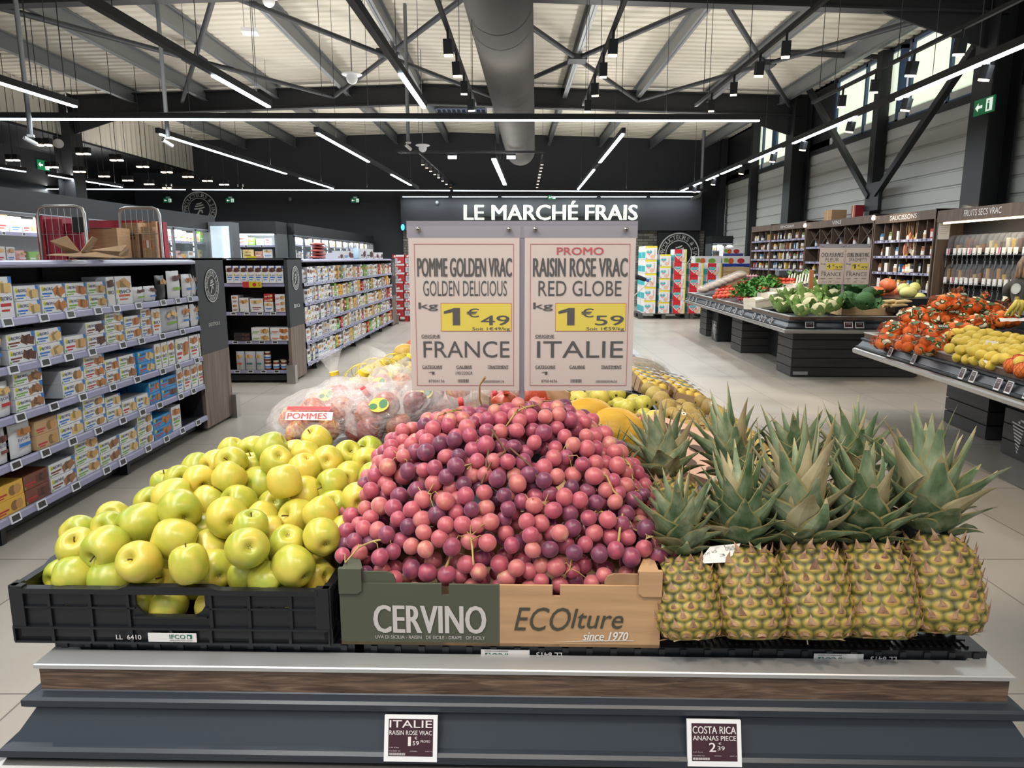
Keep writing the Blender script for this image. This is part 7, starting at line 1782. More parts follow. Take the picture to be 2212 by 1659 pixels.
PARS = noise_mat('parsley_leaf', [(.3, (44, 104, 36)), (.7, (92, 150, 58))], (20, 20, 20), 3, .6, per_object=.3)


def leaf_strip(b, p, az, el, ln, wd, curl, mat, S=6, cup=.35):
    ra = Vector((math.cos(az), math.sin(az), 0)); ta = Vector((-ra.y, ra.x, 0)); p = Vector(p); vs = []; e = el
    for i in range(S + 1):
        s = i / S; w_ = wd * math.sin(PI * (.12 + .85 * s)) ** .7; nrm = ra * -math.sin(e) + Vector((0, 0, 1)) * math.cos(e); r1 = .22 * wd * math.sin(s * 17 + az * 5)
        vs += [p + ta * w_ + nrm * (w_ * cup + r1), p + ta * w_ * .4, p - ta * w_ * .4, p - ta * w_ + nrm * (w_ * cup - r1)]; p = p + (ra * math.cos(e) + Vector((0, 0, 1)) * math.sin(e)) * ln / S; e -= curl / S
    b.add(vs, [(i * 4 + j, i * 4 + j + 1, (i + 1) * 4 + j + 1, (i + 1) * 4 + j) for i in range(S) for j in range(3)], mat, True)


b = MB(); b.ball((0, 0, 0), (1, 1, .8), TOM, 16, 10, lambda d: 1 + .03 * math.cos(5 * math.atan2(d.y, d.x))); o = put('tomato', b.mesh('tomato'), None, 'x', 'tomato'); b = MB()
for k in range(5): leaf_strip(b, (0, 0, .78), k * 1.26, .2, .5, .07, .6, PARS, 3, .1)
b.build('calyx', o); TMP = Proto(o)
b = MB(); b.ball((0, 0, 0), 1, ORG, 18, 12); o = put('orange', b.mesh('orange'), None, 'x', 'orange'); MB().disc(Matrix(), 0, 0, .07, .07, C((150, 130, 70)), 1.003, 8).build('stem_scar', o); ORP = Proto(o)
o = put('cauliflower', (lambda b: (b.ball((0, 0, .25), (.85, .85, .72), CAU, 26, 18, lambda d: 1 + .10 * abs(noise.noise(d * 5)) + .05 * noise.noise(d * 12)), b.mesh('cauliflower'))[1])(MB()), None, 'x', 'cauliflower')
for k in range(9): b = MB(); leaf_strip(b, (.2 * math.cos(k * .7), .2 * math.sin(k * .7), -.55), k * .7, .5 + .12 * (k % 2), 1.75 + .2 * (k % 3), .46, -.7, CLF, 8, .35); b.build('leaf', o)
CFP = Proto(o)
o = put('cabbage', (lambda b: (b.ball((0, 0, 0), .92, CAB, 30, 20, lambda d: 1 + .10 * abs(noise.noise(d * 3)) + .07 * noise.noise(d * 8)), b.mesh('cabbage'))[1])(MB()), None, 'x', 'cabbage')
for k in range(8): b = MB(); leaf_strip(b, (.3 * math.cos(k * .8), .3 * math.sin(k * .8), -.75), k * .8, .15 + .25 * (k % 3), 1.95, .70, -1.1 + .9 * (k % 3), CAB, 9, .3 + .25 * (k % 2)); b.build('leaf', o)
CBP = Proto(o)
o = put('pumpkin', (lambda b: (b.ball((0, 0, 0), (1, 1, .86), PUMP, 32, 14, lambda d: 1 + .06 * abs(math.sin(4.5 * math.atan2(d.y, d.x))) - .12 * max(0, abs(d.z) - .9) * 6), b.mesh('pumpkin'))[1])(MB()), None, 'x', 'pumpkin'); MB().tube([(0, 0, .7), (.03, 0, .9), (.12, .02, 1.1)], [.14, .09, .1], STEMG, 8).build('stem', o); PKP = Proto(o)
rd = random.Random(31)
# tomatoes in two places
TP = [(1545 + 9.5 * (k % 7) + 4 * (k // 7), 641 - 6.5 * (k // 7) - .8 * (k % 7)) for k in range(24)] + [(1598 + 8 * (k % 4), 618 - 6 * (k // 4)) for k in range(8)] + [(1634 + 9 * (k % 3), 622 - 7 * (k // 3)) for k in range(6)] + [(1686 + 9 * (k % 4), 612 - 7 * (k // 4)) for k in range(8)]
for k, (u, v) in enumerate(TP):
    p = surf(V1, HW1, u, v, .93, .14); TMP.at(TR(*p, k, R(rd.uniform(-40, 40)), 0, .052), '%s tomato on the vegetable island, %s of those %s' % (('orange-red', 'red')[k % 2], ORD[k if k < 24 else (k - 24 if k < 32 else (k - 32 if k < 38 else k - 38))], 'in the main heap' if k < 24 else ('before the parsley' if k < 32 else ('in the parsley' if k < 38 else 'by the leeks'))), 'tomatoes on the vegetable island')
# shiny bags along the far rim
for k in range(7):
    u, v = 1520 + 13 * k, 626 - 5.2 * k; p = surf(V1, HW1, u, v, .87, .09); th = thing('salad_bag', 'clear shiny bag of mushrooms at the far rim, %s from the diaper pallets' % ORD[6 - k], 'bag', p.to_tuple(), 0, 'shiny bags at the far rim')
    b = MB(); b.ball((0, 0, 0), (.12, .10, .06), C((176, 150, 130)), 14, 8, lambda d: 1 + .2 * noise.noise(d * 6), TR(*p)); b.build('bag_content', th); b = MB(); b.ball((0, 0, .01), (.15, .12, .085), CLEARF, 20, 12, lambda d: 1 + .15 * noise.noise(d * 4 + Vector((k, 0, 0))), TR(*p)); b.build('bag_film', th)


def leafy_bunch(name, label, p, s, mat, n, seed, ln=.16, cat='herbs', group=None):
    r_ = random.Random(seed); th = thing(name, label, cat, p.to_tuple(), 0, group); b = MB()
    for k in range(n):
        q = p + Vector((r_.gauss(0, s), r_.gauss(0, s), abs(r_.gauss(0, s * .6)))); a = r_.uniform(0, 6.28); w_ = r_.uniform(.018, .034)
        leaf_strip(b, q, a, r_.uniform(-.2, 1.2), w_ * 2.4, w_, r_.uniform(-.5, 1.5), mat, 3, .5)
    b.build('foliage', th); b = MB()
    for k in range(8): b.tube([p + Vector((r_.gauss(0, s * .6), r_.gauss(0, s * .6), 0)), p + Vector((r_.gauss(0, .015), -s * 2.2, -.01))], .004, STEMG, 5)
    b.build('stalks', th)


for k, (u, v) in enumerate(((1612, 626), (1632, 618), (1655, 612), (1640, 612), (1622, 636), (1665, 620), (1607, 640))): leafy_bunch('parsley_bunch', 'bunch of green parsley among the tomatoes, %s from the white veneer baskets' % ORD[k], surf(V1, HW1, u, v, .95, .16),   .085, PARS, 150, 50 + k, group='parsley bunches')
for k in range(9): p = surf(V1, HW1, 1597 + 6 * (k % 5), 646 - 5 * (k // 5), .93, .12); b = MB(TR(*p)); b.ball((0, 0, 0), .026, C((180, 36, 52), .35), 12, 8); o = b.build('radish', None, 'dark red radish below the parsley, %s from the tomatoes' % ORD[k], 'radish', 'radishes below the parsley'); MB(TR(*p)).tube([(0, 0, -.02), (0, -.02, -.05)], [.005, .001], PAPER, 5).build('root', o)
for k in range(8): p = surf(V1, HW1, 1615 + 6 * (k % 4), 597 + 5 * (k // 4), .93, .12); b = MB(TR(*p)); b.ball((0, 0, 0), (.04, .04, .034), C((196, 140, 150), .4), 14, 8); o = b.build('red_onion', None, 'pinkish onion behind the parsley, %s from the wall shelves' % ORD[7 - k], 'onion', 'pinkish onions'); MB(TR(*p)).tube([(0, 0, .03), (0, .003, .055)], [.008, .003], KR, 6).build('neck', o)
for k in range(8): p = surf(V1, HW1, 1652 + 5.5 * k, 600 + 3 * (k % 3), .90, .10); b = MB(); b.tube([p + Vector((-.08, 0, 0)), p + Vector((0, .01, .004)), p + Vector((.09, .02, 0))], [.016, .014, .003], C((226, 124, 48), .45), 8); b.build('carrot', None, 'orange carrot behind the parsley, %s from the onions' % ORD[k], 'carrot', 'carrots on the vegetable island')
LKW = noise_mat('leek_shaft', [(.3, (214, 220, 176)), (.7, (236, 236, 212))], (10, 10, 4), 3, .45); LKG = noise_mat('leek_leaf', [(.3, (92, 132, 76)), (.7, (150, 178, 112))], (10, 10, 4), 3, .5)
for k in range(10):
    p = surf(V1, HW1, 1702 + 6 * k, 614 - 2.2 * (k % 3), .86, .08); th = thing('leek', 'pale leek lying toward the price sheets, %s from the tomatoes' % ORD[k], 'leek', p.to_tuple(), 0, 'leeks'); q = p + Vector((.06, .10, .16)); MB().tube([p, (p + q) / 2, q], [.018, .017, .018], LKW, 8).build('shaft', th)
    b = MB(); [leaf_strip(b, q, 1.0 + .5 * j + k, .9, .12, .016, .6, LKG, 4, .4) for j in range(3)]; b.build('leaf', th)
# veneer baskets
VEN = noise_mat('birch_veneer', [(.3, (206, 196, 176)), (.7, (228, 220, 204))], (4, 4, 30), 3, .6)
for k, (u, v) in enumerate(((1640, 652), (1668, 640), (1694, 630), (1720, 620))):
    p = surf(V1, HW1, u, v, .92, .13); m = TR(p.x, p.y, p.z - .09, R(20), 0, R(-8), 1.5); th = thing('veneer_basket', 'white veneer basket of mushrooms between parsley and cauliflowers, %s from the island corner' % ORD[k], 'basket', p.to_tuple(), 0, 'veneer baskets')
    for nm, q in (('floor', (-.11, .11, -.09, .09, 0, .005)), ('wall', (-.115, .115, -.095, -.09, 0, .10)), ('wall', (-.115, .115, .09, .095, 0, .10)), ('wall', (-.115, -.11, -.09, .09, 0, .115)), ('wall', (.11, .115, -.09, .09, 0, .115)), ('rim_band', (-.12, .12, -.1, -.094, .082, .1))): MB(m).box(*q, VEN).build(nm, th)
    b = MB(m); b.ball((0, 0, .06), (.10, .08, .045), C((214, 200, 180), .7), 16, 8, lambda d: 1 + .2 * noise.noise(d * 8)); b.build('mushroom_fill', th)
p = surf(V1, HW1, 1752, 625, 1.0, .15); b = MB(TR(p.x, p.y, p.z, .2, R(8), R(-8))); b.box(-.035, .035, -.006, .006, -.02, .30, C((206, 130, 96), .6)); b.build('price_stick', None, 'reddish wooden slat standing among the cauliflowers', 'slat')
p = PX(1688, 590, y=14.0); th = thing('scale_head', 'grey scale display with a green end behind the leeks', 'scale', (p.x, p.y, .86)); MB(TR(p.x, p.y, p.z, .3)).box(-.1, .1, -.06, .06, -.05, .05, GALV).build('display_box', th); MB(TR(p.x, p.y, p.z, .3)).box(.1, .15, -.05, .05, -.05, .04, C((60, 150, 80), .4)).build('green_end', th); MB().tube([(p.x, p.y, .86), (p.x, p.y, p.z - .04)], .02, GALV, 8).build('stand', th)
for k, (u, v, s) in enumerate(((1712, 664, .095), (1752, 662, .10), (1790, 664, .09), (1700, 640, .09), (1735, 636, .095), (1770, 640, .10), (1800, 640, .085), (1772, 618, .095), (1745, 650, .095), (1728, 674, .085), (1690, 668, .08), (1770, 672, .085), (1806, 660, .09), (1720, 652, .09), (1680, 656, .08), (1758, 634, .09))):
    p = surf(V1, HW1, u, v, .89, .17); CFP.at(TR(*p, k * 1.1, R(-28 + 12 * (k % 4)), R(-12), s * 1.28), 'cauliflower in green leaves, %s from the veneer baskets' % ORD[k], 'cauliflowers on the vegetable island')
for k, (u, v, s) in enumerate(((1830, 648, .10), (1868, 650, .10), (1820, 622, .115), (1855, 628, .11), (1832, 604, .11), (1878, 636, .09), (1805, 612, .09))):
    p = surf(V1, HW1, u, v, .93, .16); CBP.at(TR(*p, k * .9, R(12), R(-10), s * 1.25), 'dark green cabbage under the price sheets, %s one' % ORD[k], 'green cabbages')
p0, p1 = PX(1817, 683, y=9.55), PX(1930, 683, y=9.55); th = thing('wooden_crate', 'pale wooden crate of pink garlic at the corner of the vegetable island', 'crate', p0.to_tuple()); zc = p0.z; hc = PX(1820, 662, y=9.55).z - zc
for nm, q in (('front_board', (p0.x, p1.x, 9.55, 9.56, zc, zc + hc)), ('rear_board', (p0.x, p1.x, 9.88, 9.89, zc, zc + hc)), ('side_board', (p0.x, p0.x + .01, 9.56, 9.88, zc, zc + hc * 1.2)), ('side_board', (p1.x - .01, p1.x, 9.56, 9.88, zc, zc + hc * 1.2)), ('bottom_board', (p0.x, p1.x, 9.55, 9.89, zc, zc + .01))): MB().box(*q, WOODC).build(nm, th)
GAR = noise_mat('pink_garlic_skin', [(.3, (206, 140, 120)), (.7, (232, 200, 184))], (40, 40, 40), 3, .6, per_object=.3); b = MB(); b.ball((0, 0, 0), (1, 1, .85), GAR, 12, 8, lambda d: 1 + .06 * math.cos(6 * math.atan2(d.y, d.x)) + .5 * max(0, d.z - .9) * 3); GAP = Proto(put('garlic_bulb', b.mesh('garlic_bulb'), None, 'x', 'garlic'))
for r in range(4):
    for c in range(10): GAP.at(TR(p0.x + .04 + c * (p1.x - p0.x - .08) / 9 + rd.uniform(-.01, .01), 9.60 + r * .08, zc + hc * .86 + rd.uniform(0, .025), c, R(rd.uniform(-50, 50)), 0, .031), 'pink garlic bulb in the wooden crate, %s row, %s along' % (ORD[r], ORD[c]), 'garlic in the wooden crate')
MB(TR(p0.x, 9.6, zc - .06)).box(-.02, p1.x - p0.x + .02, -.06, .32, -.1, .058, CRATEB).build('crate_block', None, 'dark crate under the garlic crate', 'crate')
for k, (u, v, s) in enumerate(((1895, 632, .10), (1918, 616, .11), (1916, 636, .10), (1944, 630, .10), (1900, 655, .085))):
    p = PX(u, v, y=10.2 + .12 * k); PKP.at(TR(*p, k, R(10), R(8), s), 'small orange pumpkin beyond the cabbages, %s from them' % ORD[k], 'orange pumpkins')
SQU = noise_mat('pale_squash_rind', [(.35, (206, 206, 120)), (.6, (222, 214, 142)), (.75, (150, 170, 90))], (4, 22, 22), 4, .45)
for k, (u, v, s) in enumerate(((1962, 632, (.13, .085, .085)), (1985, 645, (.12, .08, .08)), (1952, 624, (.12, .08, .08)), (1975, 622, (.13, .08, .08)))):
    p = PX(u, v, y=9.7 + .2 * k); b = MB(TR(*p, .3 + .2 * k)); b.ball((0, 0, 0), s, SQU, 18, 12); o = b.build('spaghetti_squash', None, 'pale yellow-green squash beyond the pumpkins, %s one' % ORD[k], 'squash', 'pale squashes'); MB(TR(*p, .3 + .2 * k)).tube([(s[0] * .95, 0, 0), (s[0] * 1.15, .01, .01)], .012, STEMG, 6).build('stem', o)
for k in range(7):
    p = PX(1912 + 9 * (k % 4), 652 + 8 * (k // 4), y=9.3 + .1 * (k % 3)); b = MB(); b.tube([p + Vector((-.04, -.02, 0)), p + Vector((.1, 0, .01)), p + Vector((.26, .03, 0))], [.026, .024, .012], C((226, 196, 140), .5), 10); b.build('parsnip', None, 'cream parsnip lying beside the pumpkins, %s one' % ORD[k], 'parsnip', 'parsnips by the pumpkins')
MB().box(5.02, 5.75, 9.3, 10.6, .9, 1.08, CRATEB).build('crate_block', None, 'dark crate under the pumpkins and squashes', 'crate')
price_sign('grey signpost over the cabbages with two price sheets, 4€59 and 1€49', 10.0, 1824, 527, 614, None,
           [sheet_lines(None, 'CHOU FLEUR PIECE', ('FLEUR', -220, 220), '4', '59', 'FRANCE', None, '87004022', '0000000004022', (-320, 340)), sheet_lines(None, 'COURGE SPAGHETTI VRAC', ('SPAGHETTI', -280, 300), '1', '49', 'FRANCE', None, '87004766', '0000000004766')], (PX(1880, 560, y=10).x - PX(1768, 560, y=10).x) / 2, .012, None, .82)

# ------------------------------------------------------------------ citrus island
ORBAG = film('orange_print_film', (240, 130, 70), .88, .08, 24, .9, ((44, 80, 44), 15, (232, 224, 196)))
BG = [(1918, 738), (1962, 742), (2010, 748), (1935, 712), (1985, 712), (2030, 722), (2070, 716), (1975, 682), (2020, 684), (2068, 690), (2110, 700), (2040, 655), (2085, 664), (2062, 652), (2100, 662), (2135, 672), (2165, 690)]
for k, (u, v) in enumerate(BG):
    p = surf(V2, HW2, u, v, .90, .22); th = thing('orange_bag', 'orange printed bag of oranges, %s from the aisle corner of the island' % ORD[k], 'bag', p.to_tuple(), 0, 'bags of oranges'); rz = rd.uniform(-.6, .6); m = TR(p.x, p.y, p.z, rz)
    b = MB(); b.ball((0, 0, 0), (.155, .125, .085), ORBAG, 30, 18, lambda d: 1 + .12 * noise.noise(d * 2.5 + Vector((k * 2, 0, 0))) + .05 * noise.noise(d * 9 + Vector((k, 0, 0))), m); b.build('bag_film', th)
    b = MB(); q = m @ Vector((.10, .04, .06)); q2 = m @ Vector((.17, .05, .11)); b.tube([q, (q + q2) / 2, q2], [.05, .014, .04], ORBAG, 12, False); b.build('bag_neck', th)
    f = m @ frame((-.03, -.085, .066), (1, 0, 0), (0, .7, .6)); b = MB()
    if k % 4 == 1: b.rect(f, -.05, .05, -.022, .022, C((40, 66, 40)), .012); b.text('BENJI', f, .075, .026, PAPER, .01, .014)
    else: b.add([(-.04, -.01, .012), (.0, -.025, .012), (.04, .0, .012), (.01, .02, .012)], [(0, 1, 2, 3)], C((54, 92, 52)), False, f); b.disc(f, -.02, .022, .016, .012, C((236, 210, 180)), .0125, 10)
    b.build('printed_patch', th)
    for i, (x, y, z) in enumerate(((-.085, -.05, -.02), (0, -.06, -.025), (.085, -.05, -.02), (-.05, .04, -.02), (.05, .04, -.02), (-.045, -.015, .035), (.05, -.015, .035))):
        ORP.at(m @ TR(x, y, z, i, R(50 * i), 0, .046), 'orange in the %s orange bag, %s' % (ORD[k], ORD[i]), 'oranges in the %s bag' % ORD[k])
LM = [(2054 + 17 * (k % 10) + 8 * ((k // 10) % 2) + rd.uniform(-5, 5), 752 - 11.5 * (k // 10) + 3.4 * (k % 10) + rd.uniform(-4, 4)) for k in range(50)] + [(2070 + 19 * k, 772 + 4 * k) for k in range(5)]
for k, (u, v) in enumerate(LM):
    if v < 700 or u > 2235: continue
    p = surf(V2, HW2, u, v, .90 + rd.uniform(0, .02), .26); LMP.at(TR(*p, rd.uniform(0, 6), R(90 + rd.uniform(-30, 30)), rd.uniform(-.5, .5), rd.uniform(.036, .041)), 'lemon in the open heap, %s row from the rim, %s from the oranges' % (ORD[k // 10 + 1] if k < 50 else 'first', ORD[k % 10]), 'lemons on the citrus island')
for k, (u, v) in enumerate(((2186, 790), (2208, 800), (2200, 782))):
    p = surf(V2, HW2, u, v, .90, .15); ORP.at(TR(*p, k, R(40), 0, .052), 'red-orange grapefruit in a red net at the rim, %s' % ORD[k], 'netted grapefruit')
    b = MB()
    for j in range(12):
        for sg in (1, -1): b.tube([p + Vector((math.cos(2 * PI * j / 12 + sg * t * 1.6) * math.sin(PI * t), math.sin(2 * PI * j / 12 + sg * t * 1.6) * math.sin(PI * t), math.cos(PI * t))) * .0535 for t in [i / 10 for i in range(11)]], .0009, RED, 3, False)
    b.build('fruit_net', None, 'red net around a grapefruit at the rim, %s' % ORD[k], 'net', 'red fruit nets')
for k, (u, v, pts, lb) in enumerate(((2142, 742, [(-.06, -.02), (.03, -.035), (.06, .01), (-.03, .03)], 'white paper tag lying on the lemons'), (2140, 783, [(-.05, -.02), (.05, -.02), (.05, .015), (-.05, .02)], 'small white leaflet at the rim under the lemons'), (2190, 692, [(-.14, -.03), (.12, -.02), (.13, .02), (-.12, .02)], 'cream crumpled paper sheet above the lemons'))):
    p = surf(V2, HW2, u, v - 2, .955, .20); b = MB(TR(*p, .1, R(30))); n = 8; b.add([(x0 + (x1 - x0) * i / n, y0 + (y1 - y0) * i / n, .012 * noise.noise(Vector((i * .9, k, j)))) for i in range(n + 1) for j, ((x0, y0), (x1, y1)) in enumerate(((pts[0], pts[1]), (pts[3], pts[2])))], [(2 * i, 2 * i + 2, 2 * i + 3, 2 * i + 1) for i in range(n)], PAPER, True); b.build('paper_sheet', None, lb, 'paper')
p = surf(V2, HW2, 2063, 770, .92, .1); b = MB(); leaf_strip(b, p, -.6, .2, .09, .02, .4, C((214, 190, 70), .5), 5, .3); b.build('lemon_leaf', None, 'yellow leaf hanging over the island rim below the lemons', 'leaf')
BAN = noise_mat('banana_peel', [(.3, (206, 186, 70)), (.7, (232, 214, 110))], (6, 6, 6), 3, .45)
p = PX(2195, 662, y=5.9); th = thing('banana_bunch', 'yellow banana hand standing behind the lemons at the edge', 'bananas', p.to_tuple())
for k in range(4): a = -.9 + .6 * k; MB().tube([p + Vector((math.sin(a) * .11 * s, -.04 * math.sin(PI * s), .05 - .13 * s * s)) for s in (0, .25, .5, .75, 1)], [.010, .017, .019, .017, .006], BAN, 10).build('banana', th)
MB().tube([p + Vector((0, 0, .04)), p + Vector((0, 0, .08))], [.022, .016], STEMG, 8).build('stalk', th)
MB(V2).box(.05, .95, 2.4, 4.0, .9, 1.1, CRATEB).build('crate_block', None, 'dark crate under the far orange bags', 'crate')

# ================================================================== wooden wall shelving under the windows
WX = 6.40
SHZ = [2.03, 1.80, 1.57, 1.34, 1.11]


def wy(u, x=WX): return PX(u, 560, x=x).y


def cubbies(label, u0, u1, zt, zs, ncol, head, seed, fill, dp=.42, skip=(), kinds=None, nm='cubby_shelving'):
    ya, yb = wy(u1), wy(u0); th = thing(nm, label, 'shelving', (WX + dp / 2, (ya + yb) / 2, 0)); rd_ = random.Random(seed)
    b = MB(); b.box(WX + dp - .02, WX + dp, ya, yb, .05, zt, WOODS); b.build('back_panel', th)
    b = MB(); b.box(WX - .01, WX + dp, ya, yb, zt - .14, zt, WOODS); b.build('header', th)
    for y in (ya, yb - .03): b = MB(); b.box(WX - .012, WX + dp, y, y + .03, 0, zt + .01, WOODS); b.build('side_panel', th)
    if head:
        b = MB(); b.text(head, frame((WX - .0125, (ya + yb) / 2, zt - .065), (0, -1, 0), (0, 0, 1)), min(.8, .1 * len(head)), .075, EMB, .0, .002); b.build('lettering', th)
    w_ = (yb - ya - .06) / ncol
    for z in zs:
        b = MB(); b.box(WX + .02, WX + dp - .02, ya + .03, yb - .03, z - .02, z, WOODS); b.box(WX, WX + .02, ya + .03, yb - .03, z - .03, z + .012, LILAC)
        for k in range(ncol * 2): y = ya + .06 + k * w_ / 2; b.box(WX - .003, WX, y, y + .035, z - .022, z + .006, LSC if k % 3 else LBG)
        b.build('shelf', th)
    for c in range(1, ncol):
        if c in skip: continue
        b = MB(); b.box(WX + .03, WX + dp - .02, ya + .03 + c * w_ - .009, ya + .03 + c * w_ + .009, zs[-1] - .2, zt - .14, WOODS); b.build('divider', th)
    return th, ya, yb, w_


GB = M('dark_bottle_glass', (30, 40, 34), .15); JARS = [C((206, 190, 150), .4), C((150, 90, 50), .4), C((60, 120, 160), .4), C((190, 60, 50), .4), C((230, 226, 214), .4), C((110, 120, 60), .4), C((40, 40, 46), .3), C((220, 180, 90), .4)]
JN = ['cream', 'brown', 'blue', 'red', 'white', 'olive', 'black', 'amber']
_jar = {}


def small_item(kind, ci):
    if (kind, ci) in _jar: return _jar[(kind, ci)]
    b = MB(); mt = JARS[ci]
    if kind == 'jar': b.lathe([(0, 0), (.042, 0), (.045, .008), (.045, .09), (.036, .104), (.038, .106), (.038, .125), (0, .126)], mt, 14); b.lathe([(.0455, .02), (.0455, .07)], PAPER if ci != 4 else KR, 14)
    elif kind == 'bottle': b.lathe([(0, 0), (.035, 0), (.037, .01), (.037, .12), (.014, .165), (.013, .20), (.016, .202), (.016, .215), (0, .216)], mt if ci != 6 else GB, 14); b.lathe([(.0375, .03), (.0375, .09)], PAPER, 14)
    else: b.add([(x, y, z) for z in (0, .14) for x, y in ((-.05, -.03), (.05, -.03), (.05, .03), (-.05, .03))], [(3, 2, 1, 0), (4, 5, 6, 7), (0, 1, 5, 4), (1, 2, 6, 5), (2, 3, 7, 6), (3, 0, 4, 7)], mt); b.box(-.0505, -.0501, -.022, .022, .03, .1, PAPER)
    _jar[(kind, ci)] = b.mesh({'jar': 'jar', 'bottle': 'bottle', 'pack': 'small_pack'}[kind]); return _jar[(kind, ci)]


def stock(th, ya, w_, zs, ncol, seed, where, kinds=('jar', 'bottle', 'pack'), skip=(), sc0=1.2, per=2):
    rd_ = random.Random(seed)
    for r, z in enumerate(zs):
        for c in range(ncol):
            if c in skip: continue
            for q in range(per):
                kd = rd_.choice(kinds); ci = rd_.randrange(8); s = sc0 * rd_.uniform(.85, 1.0); put({'jar': 'jar', 'bottle': 'bottle', 'pack': 'small_pack'}[kd], small_item(kd, ci), None, '%s %s %s, %s shelf, %s' % (JN[ci], kd, where, ORD[r], ORD[(ncol - 1 - c) * per + per - 1 - q] + ' along'), kd, 'goods ' + where, None, TR(WX + .08 + rd_.uniform(0, .04), ya + .03 + (c + (q + .5) / per) * w_, z + .002, rd_.uniform(-.3, .3), 0, 0, s))


t1, ya, yb, w_ = cubbies('wooden cubby shelving of jars nearest the far corner', 1621, 1662, 2.42, SHZ, 3, None, 1, 0); stock(t1, ya, w_, SHZ[:4], 3, 11, 'in the corner cubby shelving')
t1, ya, yb, w_ = cubbies('wooden cubby shelving of preserves with pale header lettering', 1662, 1737, 2.40, SHZ, 5, 'ÉPICERIE', 2, 0); stock(t1, ya, w_, SHZ[:4], 5, 12, 'in the preserves shelving')
t1, ya, yb, w_ = cubbies('wooden shelving with wine crosses behind the price sheets', 1738, 1882, 2.36, [1.83, 1.52, 1.27, 1.05], 5, 'VINS', 3, 0); stock(t1, ya, w_, [1.83, 1.27], 5, 13, 'in the wine shelving', ('bottle',), per=1)
for k in range(5):
    b = MB(); y = ya + .03 + (k + .5) * w_
    for s in (1, -1): b.bar((WX + .2, y - .12 * s * w_ / .3, 1.86), (WX + .2, y + .12 * s * w_ / .3, 2.18), .012, .3, WOODS, (1, 0, 0))
    b.build('wine_cross', t1)
TS = [1.89, 1.63, 1.36, 1.10]
t1, ya, yb, w_ = cubbies('lit wooden cubby shelving with hanging cured sausages', 1884, 2014, 2.33, TS, 7, 'SAUCISSONS', 4, 0, skip=(3,)); stock(t1, ya, w_, TS, 7, 14, 'in the sausage shelving', ('pack', 'jar'), (2, 3), 1.25, 1)
for k in range(22):      # hanging sausages and nets
    y = ya + .03 + (2 + 2 * rd.random()) * w_; z = rd.uniform(1.72, 2.02); h = rd.uniform(.12, .22); cc = [C((232, 214, 190), .7), C((196, 120, 92), .6), C((222, 190, 150), .7), C((240, 236, 228), .7), C((226, 190, 80), .5)][k % 5]; x = WX + .06 + .1 * rd.random()
    th = thing('hanging_sausage', '%s sausage hanging in the lit shelving, %s of the bundle' % (['cream', 'brown', 'beige', 'white', 'yellow'][k % 5], ORD[k]), 'sausage', (x, y, z), 0, 'hanging sausages'); MB().tube([(x, y, z - h), (x, y + .01, z - h * .6), (x, y, z - h * .2), (x, y, z)], [.008, .022, .022, .006], cc, 10).build('casing', th); MB().tube([(x, y, z), (x, y, 2.19)], .002, KR, 4).build('string', th)
stock(t1, ya + 2 * w_, w_, [1.10, 1.36], 2, 19, 'below the hanging sausages', ('jar', 'pack'), (), 1.1, 3)
spot('shelf_spot_light', (5.6, 11.9, 2.9), (6.6, 11.9, 1.9), 45, 50)
for k, (u, Y, sz, mt, lb) in enumerate(((1775, 14.2, (.3, .35, .2), CARD, 'brown carton stored on top of the wine shelving'), (1828, 13.0, (.16, .16, .22), C((150, 40, 44), .5), 'dark red box stored on top of the wine shelving'))):
    y = wy(u); b = MB(); b.box(WX + .06, WX + .06 + sz[0], y - sz[1] / 2, y + sz[1] / 2, 2.365, 2.365 + sz[2], mt); o = b.build('stored_box', None, lb, 'box'); MB().box(WX + .055, WX + .06, y - .02, y + .02, 2.365, 2.365 + sz[2], C((200, 170, 120))).build('tape', o)
for u in (1736, 1882): y = wy(u); b = MB(TR(WX - .02, y, 2.30)); b.lathe([(0, -.04), (.03, -.03), (.035, 0), (.025, .04), (0, .05)], LEDW, 10); b.build('shelf_lamp', None, 'small warm lamp on the shelf post %s' % ('beside the preserves' if u < 1800 else 'beside the sausages'), 'lamp')
# bulk dispensers
ya, yb = 7.6, wy(2017); zt = 2.30; bw_ = thing('bulk_food_unit', 'brown wall unit FRUITS SECS VRAC with a warm light strip', 'shelving', (6.6, (ya + yb) / 2, 0))
MB().box(6.78, 6.8, ya, yb, .05, zt, M('unit_dark_back', (44, 42, 44), .6)).build('back_panel', bw_); MB().box(WX, 6.8, yb - .03, yb, 0, zt, WOODS).build('side_panel', bw_); MB().box(WX - .01, WX + .05, ya, yb, zt - .17, zt, WOODS).build('header', bw_); MB().box(WX, 6.8, ya, yb, zt - .03, zt, WOODS).build('top_panel', bw_); MB().box(WX + .05, 6.8, ya, yb, 0, .9, WOODS).build('base_cabinet', bw_)
b = MB(); yt_ = wy(2112); b.text('FRUITS SECS VRAC', frame((WX - .0125, yt_, zt - .075), (0, -1, 0), (0, 0, 1)),   .78, .085, EMB, .0, .002); b.build('lettering', bw_)
MB().box(WX + .0, WX + .03, ya, yb - .15, zt - .20, zt - .175, M('warm_strip_glow', (255, 236, 196), .4, emit=3)).build('light_strip', bw_)
a = area('strip_lamp', (WX + .06, (ya + yb) / 2, zt - .2), (WX + .25, (ya + yb) / 2, 1.2), 2.6, .03, 14, (1, .85, .62)); a.rotation_euler = Matrix(((0, .95, -.3), (1, 0, 0), (0, -.3, -.95))).to_euler() if False else (R(0), R(-12), R(90))
for z in (1.66, 1.24): MB().box(6.52, 6.78, ya, yb - .05, z - .02, z, BLACK).build('dispenser_shelf', bw_)
